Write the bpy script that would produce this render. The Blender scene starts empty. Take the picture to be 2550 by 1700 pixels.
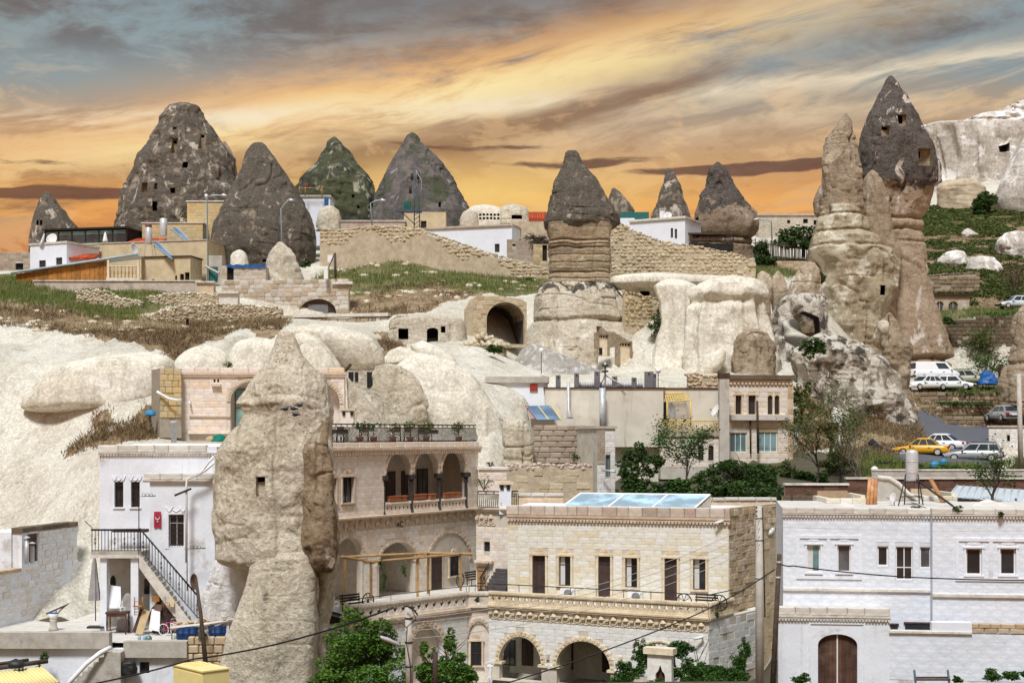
import bpy,bmesh,math,random
import numpy as np
from mathutils import Vector,Matrix
from mathutils.geometry import tessellate_polygon
rnd=random.Random(7)
# ---------------------------------------------------------------- camera, sky, sun, exposure
F,CX,HY=3600.0,1275.0,1080.0
SC=bpy.context.scene
COL=SC.collection
cam_d=bpy.data.cameras.new('camera');cam=bpy.data.objects.new('camera',cam_d);COL.objects.link(cam)
cam.location=(0,0,0);cam.rotation_euler=(math.radians(90),0,0)
cam_d.sensor_width=36.0;cam_d.lens=36.0*F/2550.0
cam_d.shift_y=(HY-850.0)/2550.0
cam_d.clip_start=1.0;cam_d.clip_end=20000.0
SC.camera=cam
SC.view_settings.view_transform='Standard';SC.view_settings.look='None'
SC.view_settings.gamma=1.0;SC.view_settings.use_curve_mapping=False
SC.view_settings.exposure=0.50
try:
 SC.cycles.use_denoising=True
 SC.cycles.max_bounces=6;SC.cycles.diffuse_bounces=3;SC.cycles.glossy_bounces=2
 SC.cycles.transparent_max_bounces=8;SC.cycles.caustics_reflective=False;SC.cycles.caustics_refractive=False
except Exception:
 pass
SUN_AZ,SUN_EL=math.radians(-166),math.radians(57)
sd=Vector((math.sin(SUN_AZ)*math.cos(SUN_EL),math.cos(SUN_AZ)*math.cos(SUN_EL),math.sin(SUN_EL)))
sun_d=bpy.data.lights.new('sun','SUN');sun=bpy.data.objects.new('sun',sun_d);COL.objects.link(sun)
sun_d.energy=2.7;sun_d.angle=math.radians(12);sun_d.color=(1.0,0.99,0.985)
sun.rotation_euler=(-sd).to_track_quat('-Z','Y').to_euler()
# ---- node graph helper
class G:
 def __init__(s,tree):
  s.t=tree;s.n=tree.nodes;s.l=tree.links
 def new(s,typ,**kw):
  nd=s.n.new(typ)
  for k,v in kw.items():setattr(nd,k,v)
  return nd
 def put(s,sock,v):
  if v is None:return
  if hasattr(v,'is_linked')or hasattr(v,'links'):s.l.new(v,sock)
  elif isinstance(v,(tuple,list))and sock.type=='RGBA':sock.default_value=tuple(v)[:3]+(1.0,)
  else:sock.default_value=v
 def math(s,op,a,b=None,c=None,clamp=False):
  nd=s.new('ShaderNodeMath',operation=op,use_clamp=clamp)
  for i,v in enumerate((a,b,c)):
   if v is not None:s.put(nd.inputs[i],v)
  return nd.outputs[0]
 def add(s,a,b):return s.math('ADD',a,b)
 def mul(s,a,b):return s.math('MULTIPLY',a,b)
 def sub(s,a,b):return s.math('SUBTRACT',a,b)
 def step(s,v,lo,hi,smooth=True):
  nd=s.new('ShaderNodeMapRange',interpolation_type='SMOOTHSTEP' if smooth else 'LINEAR');nd.clamp=True
  s.put(nd.inputs['Value'],v);s.put(nd.inputs['From Min'],lo);s.put(nd.inputs['From Max'],hi)
  return nd.outputs[0]
 def mix(s,f,a,b,mode='MIX'):
  nd=s.new('ShaderNodeMix',data_type='RGBA',blend_type=mode);nd.clamp_factor=True;nd.clamp_result=False
  s.put(nd.inputs[0],f);s.put(nd.inputs[6],a);s.put(nd.inputs[7],b)
  return nd.outputs[2]
 def scale(s,vec,sx,sy,sz,loc=(0,0,0),rot=(0,0,0)):
  nd=s.new('ShaderNodeMapping');s.put(nd.inputs[0],vec)
  nd.inputs['Scale'].default_value=(sx,sy,sz);nd.inputs['Location'].default_value=loc;nd.inputs['Rotation'].default_value=rot
  return nd.outputs[0]
 def noise(s,vec,scale,detail=5,rough=0.55,dist=0.0,color=False):
  nd=s.new('ShaderNodeTexNoise');s.put(nd.inputs['Vector'],vec)
  nd.inputs['Scale'].default_value=scale;nd.inputs['Detail'].default_value=detail
  nd.inputs['Roughness'].default_value=rough;nd.inputs['Distortion'].default_value=dist
  return nd.outputs[1 if color else 0]
 def voronoi(s,vec,scale,feature='F1',rand=1.0,out=0):
  nd=s.new('ShaderNodeTexVoronoi',feature=feature);s.put(nd.inputs['Vector'],vec)
  nd.inputs['Scale'].default_value=scale;nd.inputs['Randomness'].default_value=rand
  return nd.outputs[out]
 def ramp(s,f,stops,interp='LINEAR'):
  nd=s.new('ShaderNodeValToRGB');s.put(nd.inputs[0],f);cr=nd.color_ramp;cr.interpolation=interp
  while len(cr.elements)<len(stops):cr.elements.new(0.5)
  for e,(p,c)in zip(cr.elements,stops):
   e.position=p;e.color=(tuple(c)+(1.0,))[:4]if isinstance(c,(tuple,list))else(c,c,c,1)
  return nd.outputs[0]
 def xyz(s,vec):
  nd=s.new('ShaderNodeSeparateXYZ');s.put(nd.inputs[0],vec);return nd.outputs
 def comb(s,x,y,z):
  nd=s.new('ShaderNodeCombineXYZ')
  for i,v in enumerate((x,y,z)):s.put(nd.inputs[i],v)
  return nd.outputs[0]
 def bump(s,h,strength=0.5,dist=0.1,normal=None):
  nd=s.new('ShaderNodeBump');s.put(nd.inputs['Height'],h)
  nd.inputs['Strength'].default_value=strength;nd.inputs['Distance'].default_value=dist
  if normal is not None:s.put(nd.inputs['Normal'],normal)
  return nd.outputs[0]
def srgb(r,g,b):
 def c(v):
  v/=255.0
  return v/12.92 if v<=0.04045 else((v+0.055)/1.055)**2.4
 return(c(r),c(g),c(b))
def make_world():
 w=bpy.data.worlds.new('World');SC.world=w;w.use_nodes=True
 t=w.node_tree
 for nd in list(t.nodes):t.nodes.remove(nd)
 g=G(t)
 out=g.new('ShaderNodeOutputWorld');bg=g.new('ShaderNodeBackground')
 tc=g.new('ShaderNodeTexCoord');d=tc.outputs['Generated']
 x,y,z=g.xyz(d)
 az=g.math('ARCTAN2',x,y)
 el=g.math('ARCSINE',z)
 wv=g.comb(az,el,0.0)
 wr=g.mul(g.sub(g.noise(g.scale(wv,4,9,1),1.0,4,0.55),0.5),0.035)
 e2=g.add(el,wr);tilt=g.sub(e2,g.mul(az,0.20))
 def gau(v,c0,k):o=g.sub(v,c0);return g.math('POWER',2.718,g.mul(g.mul(o,o),-k))
 n_str=g.noise(g.comb(az,g.mul(tilt,7.0),0.0),2.6,6,0.55,0.2)
 n_fine=g.noise(g.comb(g.mul(az,0.9),g.mul(tilt,5.0),3.0),9.0,10,0.66,0.35)
 n_soft=g.noise(g.comb(az,g.mul(el,2.2),7.3),3.0,4,0.5)
 n_puff=g.noise(g.comb(az,g.mul(e2,2.6),2.2),16.0,9,0.64,0.3)
 n_low=g.noise(g.comb(az,g.mul(e2,7.0),1.7),6.0,9,0.66,0.3)
 c=g.ramp(g.math('MULTIPLY',el,2.2),[(0.0,srgb(150,88,48)),(0.25,srgb(196,114,48)),(0.33,srgb(216,146,76)),(0.41,srgb(200,156,110)),(0.48,srgb(174,154,130)),(0.56,srgb(148,144,138)),(0.66,srgb(112,112,116)),(1.0,srgb(168,184,204))])
 up=g.step(el,0.20,0.245)
 c=g.mix(g.mul(g.mul(g.step(n_soft,0.46,0.58),up),0.85),c,srgb(138,156,162))
 c=g.mix(g.mul(g.mul(gau(az,-0.26,50.0),gau(el,0.258,1300.0)),0.8),c,srgb(146,164,168))
 lid=g.mul(g.step(g.add(g.mul(n_soft,0.5),g.mul(n_puff,0.5)),0.58,0.44),g.step(el,0.228,0.268))
 c=g.mix(g.mul(lid,0.9),c,g.mix(n_puff,srgb(84,78,78),srgb(146,130,118)))
 glow=gau(az,-0.08,11.0)
 c=g.mix(g.mul(g.mul(gau(tilt,0.246,1500.0),g.step(n_fine,0.25,0.55)),g.add(0.12,g.mul(glow,0.75))),c,srgb(250,178,96))
 c=g.mix(g.mul(g.mul(gau(tilt,0.236,3200.0),glow),g.step(n_fine,0.32,0.60)),c,srgb(255,234,170))
 c=g.mix(g.mul(g.mul(gau(g.sub(el,g.mul(az,0.06)),0.2225,16000.0),g.step(n_fine,0.36,0.62)),0.85),c,srgb(252,236,204))
 c=g.mix(g.mul(g.mul(gau(g.sub(el,g.mul(az,0.06)),0.205,3500.0),g.step(n_fine,0.40,0.66)),g.mul(g.step(az,-0.25,0.0),0.7)),c,srgb(240,212,172))
 c=g.mix(g.mul(g.mul(gau(tilt,0.208,5000.0),g.step(n_str,0.42,0.56)),0.75),c,srgb(140,100,66))
 puff=g.mul(g.step(n_puff,0.50,0.60),g.step(el,0.27,0.20))
 c=g.mix(g.mul(puff,0.38),c,srgb(246,202,146))
 c=g.mix(g.mul(g.mul(g.step(n_puff,0.46,0.36),g.step(el,0.23,0.17)),0.55),c,srgb(150,94,52))
 c=g.mix(g.mul(g.mul(g.step(el,0.180,0.155),g.step(n_low,0.46,0.60)),0.6),c,srgb(248,176,88))
 c=g.mix(g.mul(g.mul(gau(az,-0.03,60.0),gau(el,0.165,2500.0)),0.7),c,srgb(255,214,120))
 for(a0,e0,ka,ke)in((0.03,0.186,90.0,40000.0),(-0.02,0.197,160.0,90000.0),(-0.30,0.153,120.0,30000.0),(0.19,0.178,60.0,60000.0),(-0.34,0.172,60.0,12000.0)):
  bm=g.mul(gau(az,a0,ka),gau(e2,e0,ke))
  c=g.mix(g.mul(g.step(g.add(bm,g.mul(g.sub(n_low,0.5),2.6)),0.55,0.85),0.85),c,srgb(96,58,46))
 lift=g.add(1.0,g.mul(g.step(el,0.34,1.0),1.1));c=g.mix(1.0,c,g.comb(lift,lift,lift),'MULTIPLY')
 sky=g.new('ShaderNodeTexSky',sky_type='NISHITA');sky.sun_disc=False
 sky.sun_elevation=SUN_EL;sky.sun_rotation=SUN_AZ;sky.air_density=1.0;sky.dust_density=2.0
 skyc=g.mix(1.0,sky.outputs[0],(0.07,0.07,0.07),'MULTIPLY')
 c=g.mix(0.93,skyc,c)
 g.put(bg.inputs['Color'],c);bg.inputs['Strength'].default_value=0.72
 g.l.new(bg.outputs[0],out.inputs[0])
make_world()
# ---------------------------------------------------------------- geometry helpers
def P(px,py,d):return Vector(((px-CX)*d/F,d,(HY-py)*d/F))
def M(px,d):return px*d/F
def mesh_np(name,V,faces_tri=None,faces_quad=None,smooth=True):
 me=bpy.data.meshes.new(name)
 V=np.asarray(V,dtype=np.float32)
 me.vertices.add(len(V));me.vertices.foreach_set('co',V.ravel())
 parts=[]
 nt=0 if faces_tri is None else len(faces_tri);nq=0 if faces_quad is None else len(faces_quad)
 loops=[];starts=[];tot=[]
 if nq:
  q=np.asarray(faces_quad,dtype=np.int32);loops.append(q.ravel());starts.append(np.arange(nq)*4);tot.append(np.full(nq,4))
 if nt:
  t=np.asarray(faces_tri,dtype=np.int32);loops.append(t.ravel());starts.append(nq*4+np.arange(nt)*3);tot.append(np.full(nt,3))
 lp=np.concatenate(loops).astype(np.int32)
 me.loops.add(len(lp));me.loops.foreach_set('vertex_index',lp)
 st=np.concatenate(starts).astype(np.int32)
 me.polygons.add(len(st));me.polygons.foreach_set('loop_start',st)
 me.update(calc_edges=True);me.validate()
 if smooth:me.polygons.foreach_set('use_smooth',np.ones(len(me.polygons),dtype=bool))
 return me
def link(name,me,mat=None,parent=None):
 o=bpy.data.objects.new(name,me);COL.objects.link(o)
 if mat is not None and me is not None and len(me.materials)==0:me.materials.append(mat)
 if parent is not None:
  o.parent=parent
  if parent.type=='EMPTY':o.location=-parent.location
 return o
def tag(o,label=None,cat=None,group=None,kind=None):
 if label:o['label']=label
 if cat:o['category']=cat
 if group:o['group']=group
 if kind:o['kind']=kind
 return o
def thing(name,label,cat,loc=(0,0,0),group=None):
 o=bpy.data.objects.new(name,None);COL.objects.link(o);o.location=loc;o.empty_display_size=0.3
 return tag(o,label,cat,group)
class MB:
 """collects shapes into one mesh (world coordinates)"""
 def __init__(s):s.v=[];s.f=[];s.sm=[]
 def poly(s,pts,flip=False):
  b=len(s.v);s.v+=[tuple(p)for p in pts];r=list(range(b,b+len(pts)))
  s.f.append(r[::-1]if flip else r);s.sm.append(False);return s
 def box(s,c,half,ax=None):
  ax=ax or(Vector((1,0,0)),Vector((0,1,0)),Vector((0,0,1)));b=len(s.v)
  for k in(-1,1):
   for j in(-1,1):
    for i in(-1,1):
     s.v.append(tuple(Vector(c)+ax[0]*(i*half[0])+ax[1]*(j*half[1])+ax[2]*(k*half[2])))
  for q in((0,2,3,1),(4,5,7,6),(0,1,5,4),(2,6,7,3),(0,4,6,2),(1,3,7,5)):
   s.f.append([b+i for i in q]);s.sm.append(False)
  return s
 def tube(s,pts,r,n=8,r2=None,cap=True):
  pts=[Vector(p)for p in pts];m=len(pts);b=len(s.v)
  up=None
  for i,p in enumerate(pts):
   t=(pts[min(i+1,m-1)]-pts[max(i-1,0)]).normalized()
   if up is None:
    up=Vector((0,0,1))if abs(t.z)<0.9 else Vector((1,0,0))
   a=t.cross(up)
   if a.length<1e-5:a=t.orthogonal()
   a.normalize();c=a.cross(t).normalized();up=c
   rr=r[i]if isinstance(r,(list,tuple))else(r if r2 is None else r+(r2-r)*i/max(1,m-1))
   for k in range(n):
    th=2*math.pi*k/n
    s.v.append(tuple(p+a*(rr*math.cos(th))+c*(rr*math.sin(th))))
  for i in range(m-1):
   for k in range(n):
    k2=(k+1)%n
    s.f.append([b+i*n+k,b+i*n+k2,b+(i+1)*n+k2,b+(i+1)*n+k]);s.sm.append(n>4)
  if cap:
   s.f.append([b+k for k in range(n)][::-1]);s.sm.append(False)
   s.f.append([b+(m-1)*n+k for k in range(n)]);s.sm.append(False)
  return s
 def lathe(s,base,prof,n=16,ax=None):
  """prof: list of (radius, height) from base upwards"""
  ax=ax or(Vector((1,0,0)),Vector((0,1,0)),Vector((0,0,1)));b=len(s.v);m=len(prof)
  for r,h in prof:
   for k in range(n):
    th=2*math.pi*k/n
    s.v.append(tuple(Vector(base)+ax[0]*(r*math.cos(th))+ax[1]*(r*math.sin(th))+ax[2]*h))
  for i in range(m-1):
   for k in range(n):
    k2=(k+1)%n
    s.f.append([b+i*n+k,b+i*n+k2,b+(i+1)*n+k2,b+(i+1)*n+k]);s.sm.append(True)
  s.f.append([b+k for k in range(n)][::-1]);s.sm.append(False)
  s.f.append([b+(m-1)*n+k for k in range(n)]);s.sm.append(False)
  return s
 def build(s,name,mat,parent=None):
  me=bpy.data.meshes.new(name);me.from_pydata(s.v,[],s.f);me.update()
  me.polygons.foreach_set('use_smooth',s.sm)
  return link(name,me,mat,parent)
class Fac:
 """an upright plane from A to B (world points); u runs from A to B, z is height, o is how far a point stands out towards the viewer"""
 def __init__(s,A,B):
  s.A=Vector(A);d=Vector(B)-s.A;d.z=0;s.len=d.length;s.u=d.normalized();s.n=Vector((s.u.y,-s.u.x,0));s.w=Vector((0,0,1))
 def uv(s,px,py,o=0.0):
  r=Vector(((px-CX)/F,1.0,(HY-py)/F));a=s.A+s.n*o
  p=r*(a.dot(s.n)/r.dot(s.n));return((p-s.A).dot(s.u),p.z)
 def U(s,px,py=1200,o=0.0):return s.uv(px,py,o)[0]
 def Z(s,px,py,o=0.0):return s.uv(px,py,o)[1]
 def pt(s,u,z,o=0.0):
  p=s.A+s.u*u+s.n*o;p.z=z;return p
 def ax(s):return(s.u,s.n,s.w)
 def box(s,mb,u0,u1,z0,z1,o0,o1):
  mb.box(s.pt((u0+u1)/2,(z0+z1)/2,(o0+o1)/2),(abs(u1-u0)/2,abs(o1-o0)/2,abs(z1-z0)/2),s.ax());return mb
 def slab(s,mb,outline,holes,o0,o1):
  """a plate with holes: outline and holes are lists of (u, z); front at o1, back at o0"""
  loops=[outline]+list(holes)
  flat=[p for l in loops for p in l]
  tris=tessellate_polygon([[Vector((p[0],p[1],0))for p in l]for l in loops])
  b=len(mb.v)
  for o in(o1,o0):
   for p in flat:mb.v.append(tuple(s.pt(p[0],p[1],o)))
  n=len(flat)
  for t in tris:
   a,c,d=(flat[i]for i in t)
   ccw=(c[0]-a[0])*(d[1]-a[1])-(c[1]-a[1])*(d[0]-a[0])>0
   t=list(t)if ccw else list(t)[::-1]
   mb.f.append([b+i for i in t]);mb.sm.append(False)
   mb.f.append([b+n+i for i in t[::-1]]);mb.sm.append(False)
  k=0
  for li,l in enumerate(loops):
   area=sum(l[i][0]*l[(i+1)%len(l)][1]-l[(i+1)%len(l)][0]*l[i][1]for i in range(len(l)))
   fl=(area>0)==(li==0)
   for i in range(len(l)):
    j=(i+1)%len(l);q=[b+k+i,b+k+j,b+n+k+j,b+n+k+i]
    mb.f.append(q[::-1]if fl else q);mb.sm.append(False)
   k+=len(l)
  return mb
def rect(u0,u1,z0,z1):return[(u0,z0),(u1,z0),(u1,z1),(u0,z1)]
def arch(u0,u1,z0,zs,rise=None,n=14,point=0.0):
 """door shape: straight sides to zs and a round head above"""
 r=(u1-u0)/2;rise=r if rise is None else rise;c=(u0+u1)/2
 pts=[(u0,z0),(u1,z0)]
 for i in range(n+1):
  t=math.pi*i/n;pts.append((c+r*math.cos(t),zs+rise*(math.sin(t)+point*max(0,1-abs(math.cos(t))*2.2))))
 return pts
def span_at(poly,z):
 xs=[]
 for i in range(len(poly)):
  (x0,z0),(x1,z1)=poly[i],poly[(i+1)%len(poly)]
  if(z0<=z<z1)or(z1<=z<z0):xs.append(x0+(x1-x0)*(z-z0)/(z1-z0))
 return(min(xs),max(xs))if len(xs)>=2 else None
def unit_block(bev=0.06):
 me=bpy.data.meshes.new('block');bm=bmesh.new();bmesh.ops.create_cube(bm,size=1.0)
 bmesh.ops.bevel(bm,geom=bm.edges[:],offset=bev,segments=1,affect='EDGES');bm.to_mesh(me);bm.free();return me
_blk={}
def block_mesh(mat,bev=0.05):
 k=(mat.name,bev)
 if k not in _blk:
  me=unit_block(bev);me.materials.append(mat);_blk[k]=me
 return _blk[k]
def stone_mesh(mat,seed):
 k=(mat.name,'stone',seed)
 if k not in _blk:
  me=bpy.data.meshes.new('stone');bm=bmesh.new();bmesh.ops.create_icosphere(bm,subdivisions=1,radius=0.62)
  r=random.Random(seed)
  for v in bm.verts:
   m=max(abs(v.co.x),abs(v.co.y),abs(v.co.z));v.co*=(0.5/m)**0.55*(0.5/0.62)**0.2*r.uniform(0.82,1.1)
  bm.to_mesh(me);bm.free();me.materials.append(mat);_blk[k]=me
 return _blk[k]
class Pieces:
 """like pieces of one owner: up to `limit` as objects that share mesh data, the rest joined as stuff"""
 def __init__(s,name,parent,mat,limit=300,stones=False,bev=0.05):
  s.name,s.par,s.mat,s.limit,s.stones,s.bev=name,parent,mat,limit,stones,bev;s.items=[]
 def put(s,c,size,ax,spin=0.0):s.items.append((Vector(c),size,ax,spin,s.mat))
 def flush(s):
  idx=list(range(len(s.items)))
  if len(idx)>s.limit:idx.sort(key=lambda i:-(s.items[i][1][0]*s.items[i][1][2])/s.items[i][0].length_squared)
  mb=MB()
  off=-s.par.location if s.par.type=='EMPTY' else Vector((0,0,0))
  for r,i in enumerate(idx):
   c,sz,ax,spin,mat=s.items[i]
   m3=Matrix((ax[0],ax[1],ax[2])).transposed()
   if spin:m3=m3@Matrix.Rotation(spin,3,'Y')
   if r<s.limit:
    me=stone_mesh(mat,rnd.randrange(6))if s.stones else block_mesh(mat,s.bev)
    o=bpy.data.objects.new(s.name,me);COL.objects.link(o);o.parent=s.par
    o.matrix_basis=Matrix.Translation(c+off)@m3.to_4x4()@Matrix.Diagonal((sz[0],sz[1],sz[2],1))
   else:
    a=[m3.col[0],m3.col[1],m3.col[2]]
    if s.stones:
     me=stone_mesh(mat,rnd.randrange(6));b=len(mb.v)
     for v in me.vertices:mb.v.append(tuple(c+a[0]*(v.co.x*sz[0])+a[1]*(v.co.y*sz[1])+a[2]*(v.co.z*sz[2])))
     for p in me.polygons:mb.f.append([b+k for k in p.vertices]);mb.sm.append(False)
    else:mb.box(c,(sz[0]/2,sz[1]/2,sz[2]/2),a)
  if mb.v:
   o=mb.build(s.name+'_rows',s.mat,s.par);o['kind']='stuff'
def course_blocks(fac,parent,mat,u0,u1,z0,z1,ch,bl,holes=(),proud=0.02,thick=0.12,gap=0.012,limit=300,name='block',stones=False,topfn=None,botfn=None,jit=0.25,bev=0.04,uneven=0.006,drop=0.0):
 pc=Pieces(name,parent,mat,limit,stones,bev)
 n=max(1,round((z1-z0)/ch));h=(z1-z0)/n
 for i in range(n):
  za,zb=z0+i*h,z0+(i+1)*h
  cuts=[]
  for hl in holes:
   lo=hi=None
   for k in range(5):
    sp=span_at(hl,za+(zb-za)*(0.02+0.24*k))
    if sp:lo=sp[0]if lo is None else min(lo,sp[0]);hi=sp[1]if hi is None else max(hi,sp[1])
   if lo is not None:cuts.append((lo-0.01,hi+0.01))
  cuts.sort();segs=[];a=u0
  for lo,hi in cuts:
   if lo>a:segs.append((a,min(lo,u1)))
   a=max(a,hi)
  if a<u1:segs.append((a,u1))
  for sa,sb in segs:
   u=sa;first=True
   while u<sb-0.02:
    L=bl*rnd.uniform(1-jit,1+jit)
    if first and i%2:L*=0.55
    first=False
    if sb-u-L<bl*0.35:L=sb-u
    cu=u+L/2;zc=(za+zb)/2;u+=L
    if topfn and zc+h*0.3>topfn(cu):continue
    if botfn and zc-h*0.3<botfn(cu):continue
    if drop and rnd.random()<drop:continue
    e=proud+rnd.uniform(-uneven,uneven);hh=h*(rnd.uniform(0.86,1.08)if stones else 1.0)
    kk=1.12 if stones else 1.0
    if stones:zc+=rnd.uniform(-.22,.22)*h;hh*=rnd.uniform(.75,1.25);e+=rnd.uniform(-.05,.04)
    pc.put(fac.pt(cu,zc,e-thick/2),((L-gap)*kk,thick,(hh-gap)*kk),fac.ax(),rnd.uniform(-0.35,0.35)if stones else 0.0)
 pc.flush()
# ---- numpy noise
def _hash(ix,iy,iz,seed):
 h=(ix.astype(np.int64)*374761393+iy.astype(np.int64)*668265263+iz.astype(np.int64)*2147483647+seed*1274126177)&0xFFFFFFFF
 h=((h^(h>>13))*1274126177)&0xFFFFFFFF
 h=((h^(h>>16))*2246822519)&0xFFFFFFFF
 return((h^(h>>15))&0xFFFF)/65535.0
def vnoise(x,y,z,seed=0):
 x=np.asarray(x,float);y=np.asarray(y,float);z=np.asarray(z,float)
 x,y,z=np.broadcast_arrays(x,y,z)
 ix,iy,iz=np.floor(x),np.floor(y),np.floor(z);fx,fy,fz=x-ix,y-iy,z-iz
 fx=fx*fx*fx*(fx*(fx*6-15)+10);fy=fy*fy*fy*(fy*(fy*6-15)+10);fz=fz*fz*fz*(fz*(fz*6-15)+10)
 r=0
 for a in(0,1):
  wa=fx if a else 1-fx
  for b in(0,1):
   wb=fy if b else 1-fy
   for c in(0,1):
    r=r+wa*wb*(fz if c else 1-fz)*_hash(ix+a,iy+b,iz+c,seed)
 return r*2-1
def fbm(x,y,z,oct=5,seed=0,gain=0.5,lac=2.03):
 r=0;a=1;t=0
 for i in range(oct):
  r=r+a*vnoise(x,y,z,seed+i*17);t+=a;a*=gain;x=x*lac;y=y*lac;z=z*lac
 return r/t
def ridged(x,y,z,oct=4,seed=0):
 r=0;a=1;t=0
 for i in range(oct):
  r=r+a*(1-np.abs(vnoise(x,y,z,seed+i*13))*2);t+=a;a*=0.5;x=x*2.03;y=y*2.03;z=z*2.03
 return r/t
def smooth01(a):a=np.clip(a,0,1);return a*a*(3-2*a)
def in_poly(x,y,poly):
 x=np.asarray(x);inside=np.zeros(x.shape,bool);n=len(poly)
 for i in range(n):
  x0,y0=poly[i];x1,y1=poly[(i+1)%n]
  c=((y0>y)!=(y1>y));
  with np.errstate(divide='ignore',invalid='ignore'):
   xx=(x1-x0)*(y-y0)/(y1-y0+1e-12)+x0
  inside^=c&(x<xx)
 return inside
# ---------------------------------------------------------------- materials
MAT={}
def new_mat(name):
 m=bpy.data.materials.new(name);m.use_nodes=True;t=m.node_tree
 for nd in list(t.nodes):t.nodes.remove(nd)
 g=G(t);o=g.new('ShaderNodeOutputMaterial');b=g.new('ShaderNodeBsdfPrincipled');g.l.new(b.outputs[0],o.inputs[0])
 tc=g.new('ShaderNodeTexCoord');MAT[name]=m
 return m,g,b,tc.outputs['Object']
def rand_obj(g):
 oi=g.new('ShaderNodeObjectInfo');ge=g.new('ShaderNodeNewGeometry')
 return g.math('FRACT',g.add(oi.outputs['Random'],g.mul(ge.outputs['Random Per Island'],3.7)))
def rock(name,c1,c2,dark,damt,white=None,wamt=0.0,scale=1.0,strata=0.0,bump=0.6,zsplit=None,pits=0.5,streak=0.35,green=None,gamt=0.0,blotch=0.5):
 m,g,b,co=new_mat(name)
 v=g.scale(co,scale,scale,scale)
 nb=g.noise(v,0.22,5,0.55);nm=g.noise(v,0.75,9,0.68,0.3);nf=g.noise(v,4.5,8,0.7)
 nv=g.noise(g.scale(co,0.9*scale,0.9*scale,0.16*scale),1.3,6,0.6)
 c=g.mix(g.step(nb,0.36,0.62),c1,c2)
 c=g.mix(g.mul(g.step(nv,0.5,0.68),streak),c,tuple(x*0.62 for x in c2))
 if strata:
  ns=g.noise(g.scale(co,0.12,0.12,1.9),1.0,5,0.6,0.3)
  c=g.mix(g.mul(g.step(ns,0.52,0.62),strata),c,tuple(x*0.5 for x in c2))
 c=g.mix(g.step(nf,0.42,0.66),g.mix(1.0,c,(0.78,0.77,0.76),'MULTIPLY'),g.mix(1.0,c,(1.08,1.08,1.08),'MULTIPLY'))
 c=g.mix(g.mul(g.step(g.noise(g.scale(co,1,1,1,(3,7,1)),0.9*scale,9,0.72,0.5),0.52,0.66),blotch),c,tuple(0.5*(x+sum(c2)/3)*0.62 for x in c2))
 if white is not None:
  nw=g.noise(g.scale(co,0.55*scale,0.55*scale,0.4*scale,(9,3,4)),1.0,7,0.62,0.6)
  wm=g.step(nw,0.66-0.3*wamt,0.71-0.3*wamt)
 f=g.add(g.mul(nm,0.62),g.add(g.mul(nb,0.22),g.mul(nf,0.20)))
 if zsplit is not None:
  z=g.xyz(co)[2]
  f=g.add(f,g.mul(g.sub(g.step(g.add(z,g.mul(g.sub(nm,0.5),zsplit[1]*3)),zsplit[0]-zsplit[1],zsplit[0]+zsplit[1]),0.5),0.34))
 f=g.add(f,g.mul(g.sub(nv,0.5),0.22))
 th=0.72-0.42*damt
 dm=g.step(f,th,th+0.075)
 dk=g.mix(g.step(nf,0.35,0.7),tuple(x*0.55 for x in dark),tuple(x*1.5 for x in dark))
 c=g.mix(g.mul(dm,0.94),c,dk)
 if green is not None:
  ng=g.noise(g.scale(co,0.3,0.3,0.3,(5,1,2)),1.0,5,0.6)
  c=g.mix(g.mul(g.step(ng,0.62-0.3*gamt,0.72-0.3*gamt),0.8),c,green)
 if white is not None:c=g.mix(g.mul(wm,0.9),c,white)
 ln=g.noise(g.scale(co,1,1,0.7,(2,5,8)),0.35*scale,7,0.62,0.8);lm=g.mul(g.step(g.math('ABSOLUTE',g.sub(ln,0.5)),0.010,0.003),g.step(nb,0.40,0.55))
 c=g.mix(g.mul(lm,0.6),c,tuple(x*0.4 for x in c2))
 if pits:
  pv=g.voronoi(g.scale(co,1,1,0.8),3.2*scale);np_=g.noise(v,1.7,4,0.6)
  pm=g.mul(g.step(pv,0.30,0.12),g.step(np_,0.48,0.60))
  c=g.mix(g.mul(pm,pits),c,tuple(x*0.35 for x in c2))
  p2=g.mul(g.step(g.voronoi(co,5.5*scale),0.26,0.12),g.step(g.noise(v,0.8,3,0.6),0.47,0.60));c=g.mix(g.mul(p2,pits),c,tuple(x*0.28 for x in c2))
 g.put(b.inputs['Base Color'],c);b.inputs['Roughness'].default_value=0.95;b.inputs['Specular IOR Level'].default_value=0.15
 h=g.add(g.mul(nm,0.6),g.add(g.mul(nf,0.3),g.mul(g.noise(v,14,5,0.7),0.12)))
 g.put(b.inputs['Normal'],g.bump(h,min(1.0,bump*1.15),0.5))
 return m
def plain(name,col,rough=0.7,var=0.12,scale=2.0,metal=0.0,bump=0.0,spec=0.3,dirt=None,damt=0.3,objvar=0.0,runs=0.0,runcol=None):
 m,g,b,co=new_mat(name)
 n=g.noise(co,scale,6,0.62);c=g.mix(g.step(n,0.3,0.7),tuple(x*(1-var)for x in col),tuple(min(1,x*(1+var))for x in col))
 if dirt is not None:
  n2=g.noise(co,scale*0.45,8,0.68,0.4);c=g.mix(g.mul(g.step(n2,0.56,0.70),damt),c,dirt)
 if runs:
  n3=g.noise(g.scale(co,2.2,2.2,0.22),1.0,6,0.62);c=g.mix(g.mul(g.step(n3,0.54,0.72),runs),c,runcol or tuple(x*0.55 for x in col))
 if objvar:
  r=rand_obj(g);k=g.add(1-objvar,g.mul(r,2*objvar));c=g.mix(1.0,c,g.comb(k,k,k),'MULTIPLY')
 g.put(b.inputs['Base Color'],c);b.inputs['Roughness'].default_value=rough;b.inputs['Metallic'].default_value=metal;b.inputs['Specular IOR Level'].default_value=spec
 if bump:g.put(b.inputs['Normal'],g.bump(g.noise(co,scale*5,7,0.65),bump,0.05))
 return m
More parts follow.
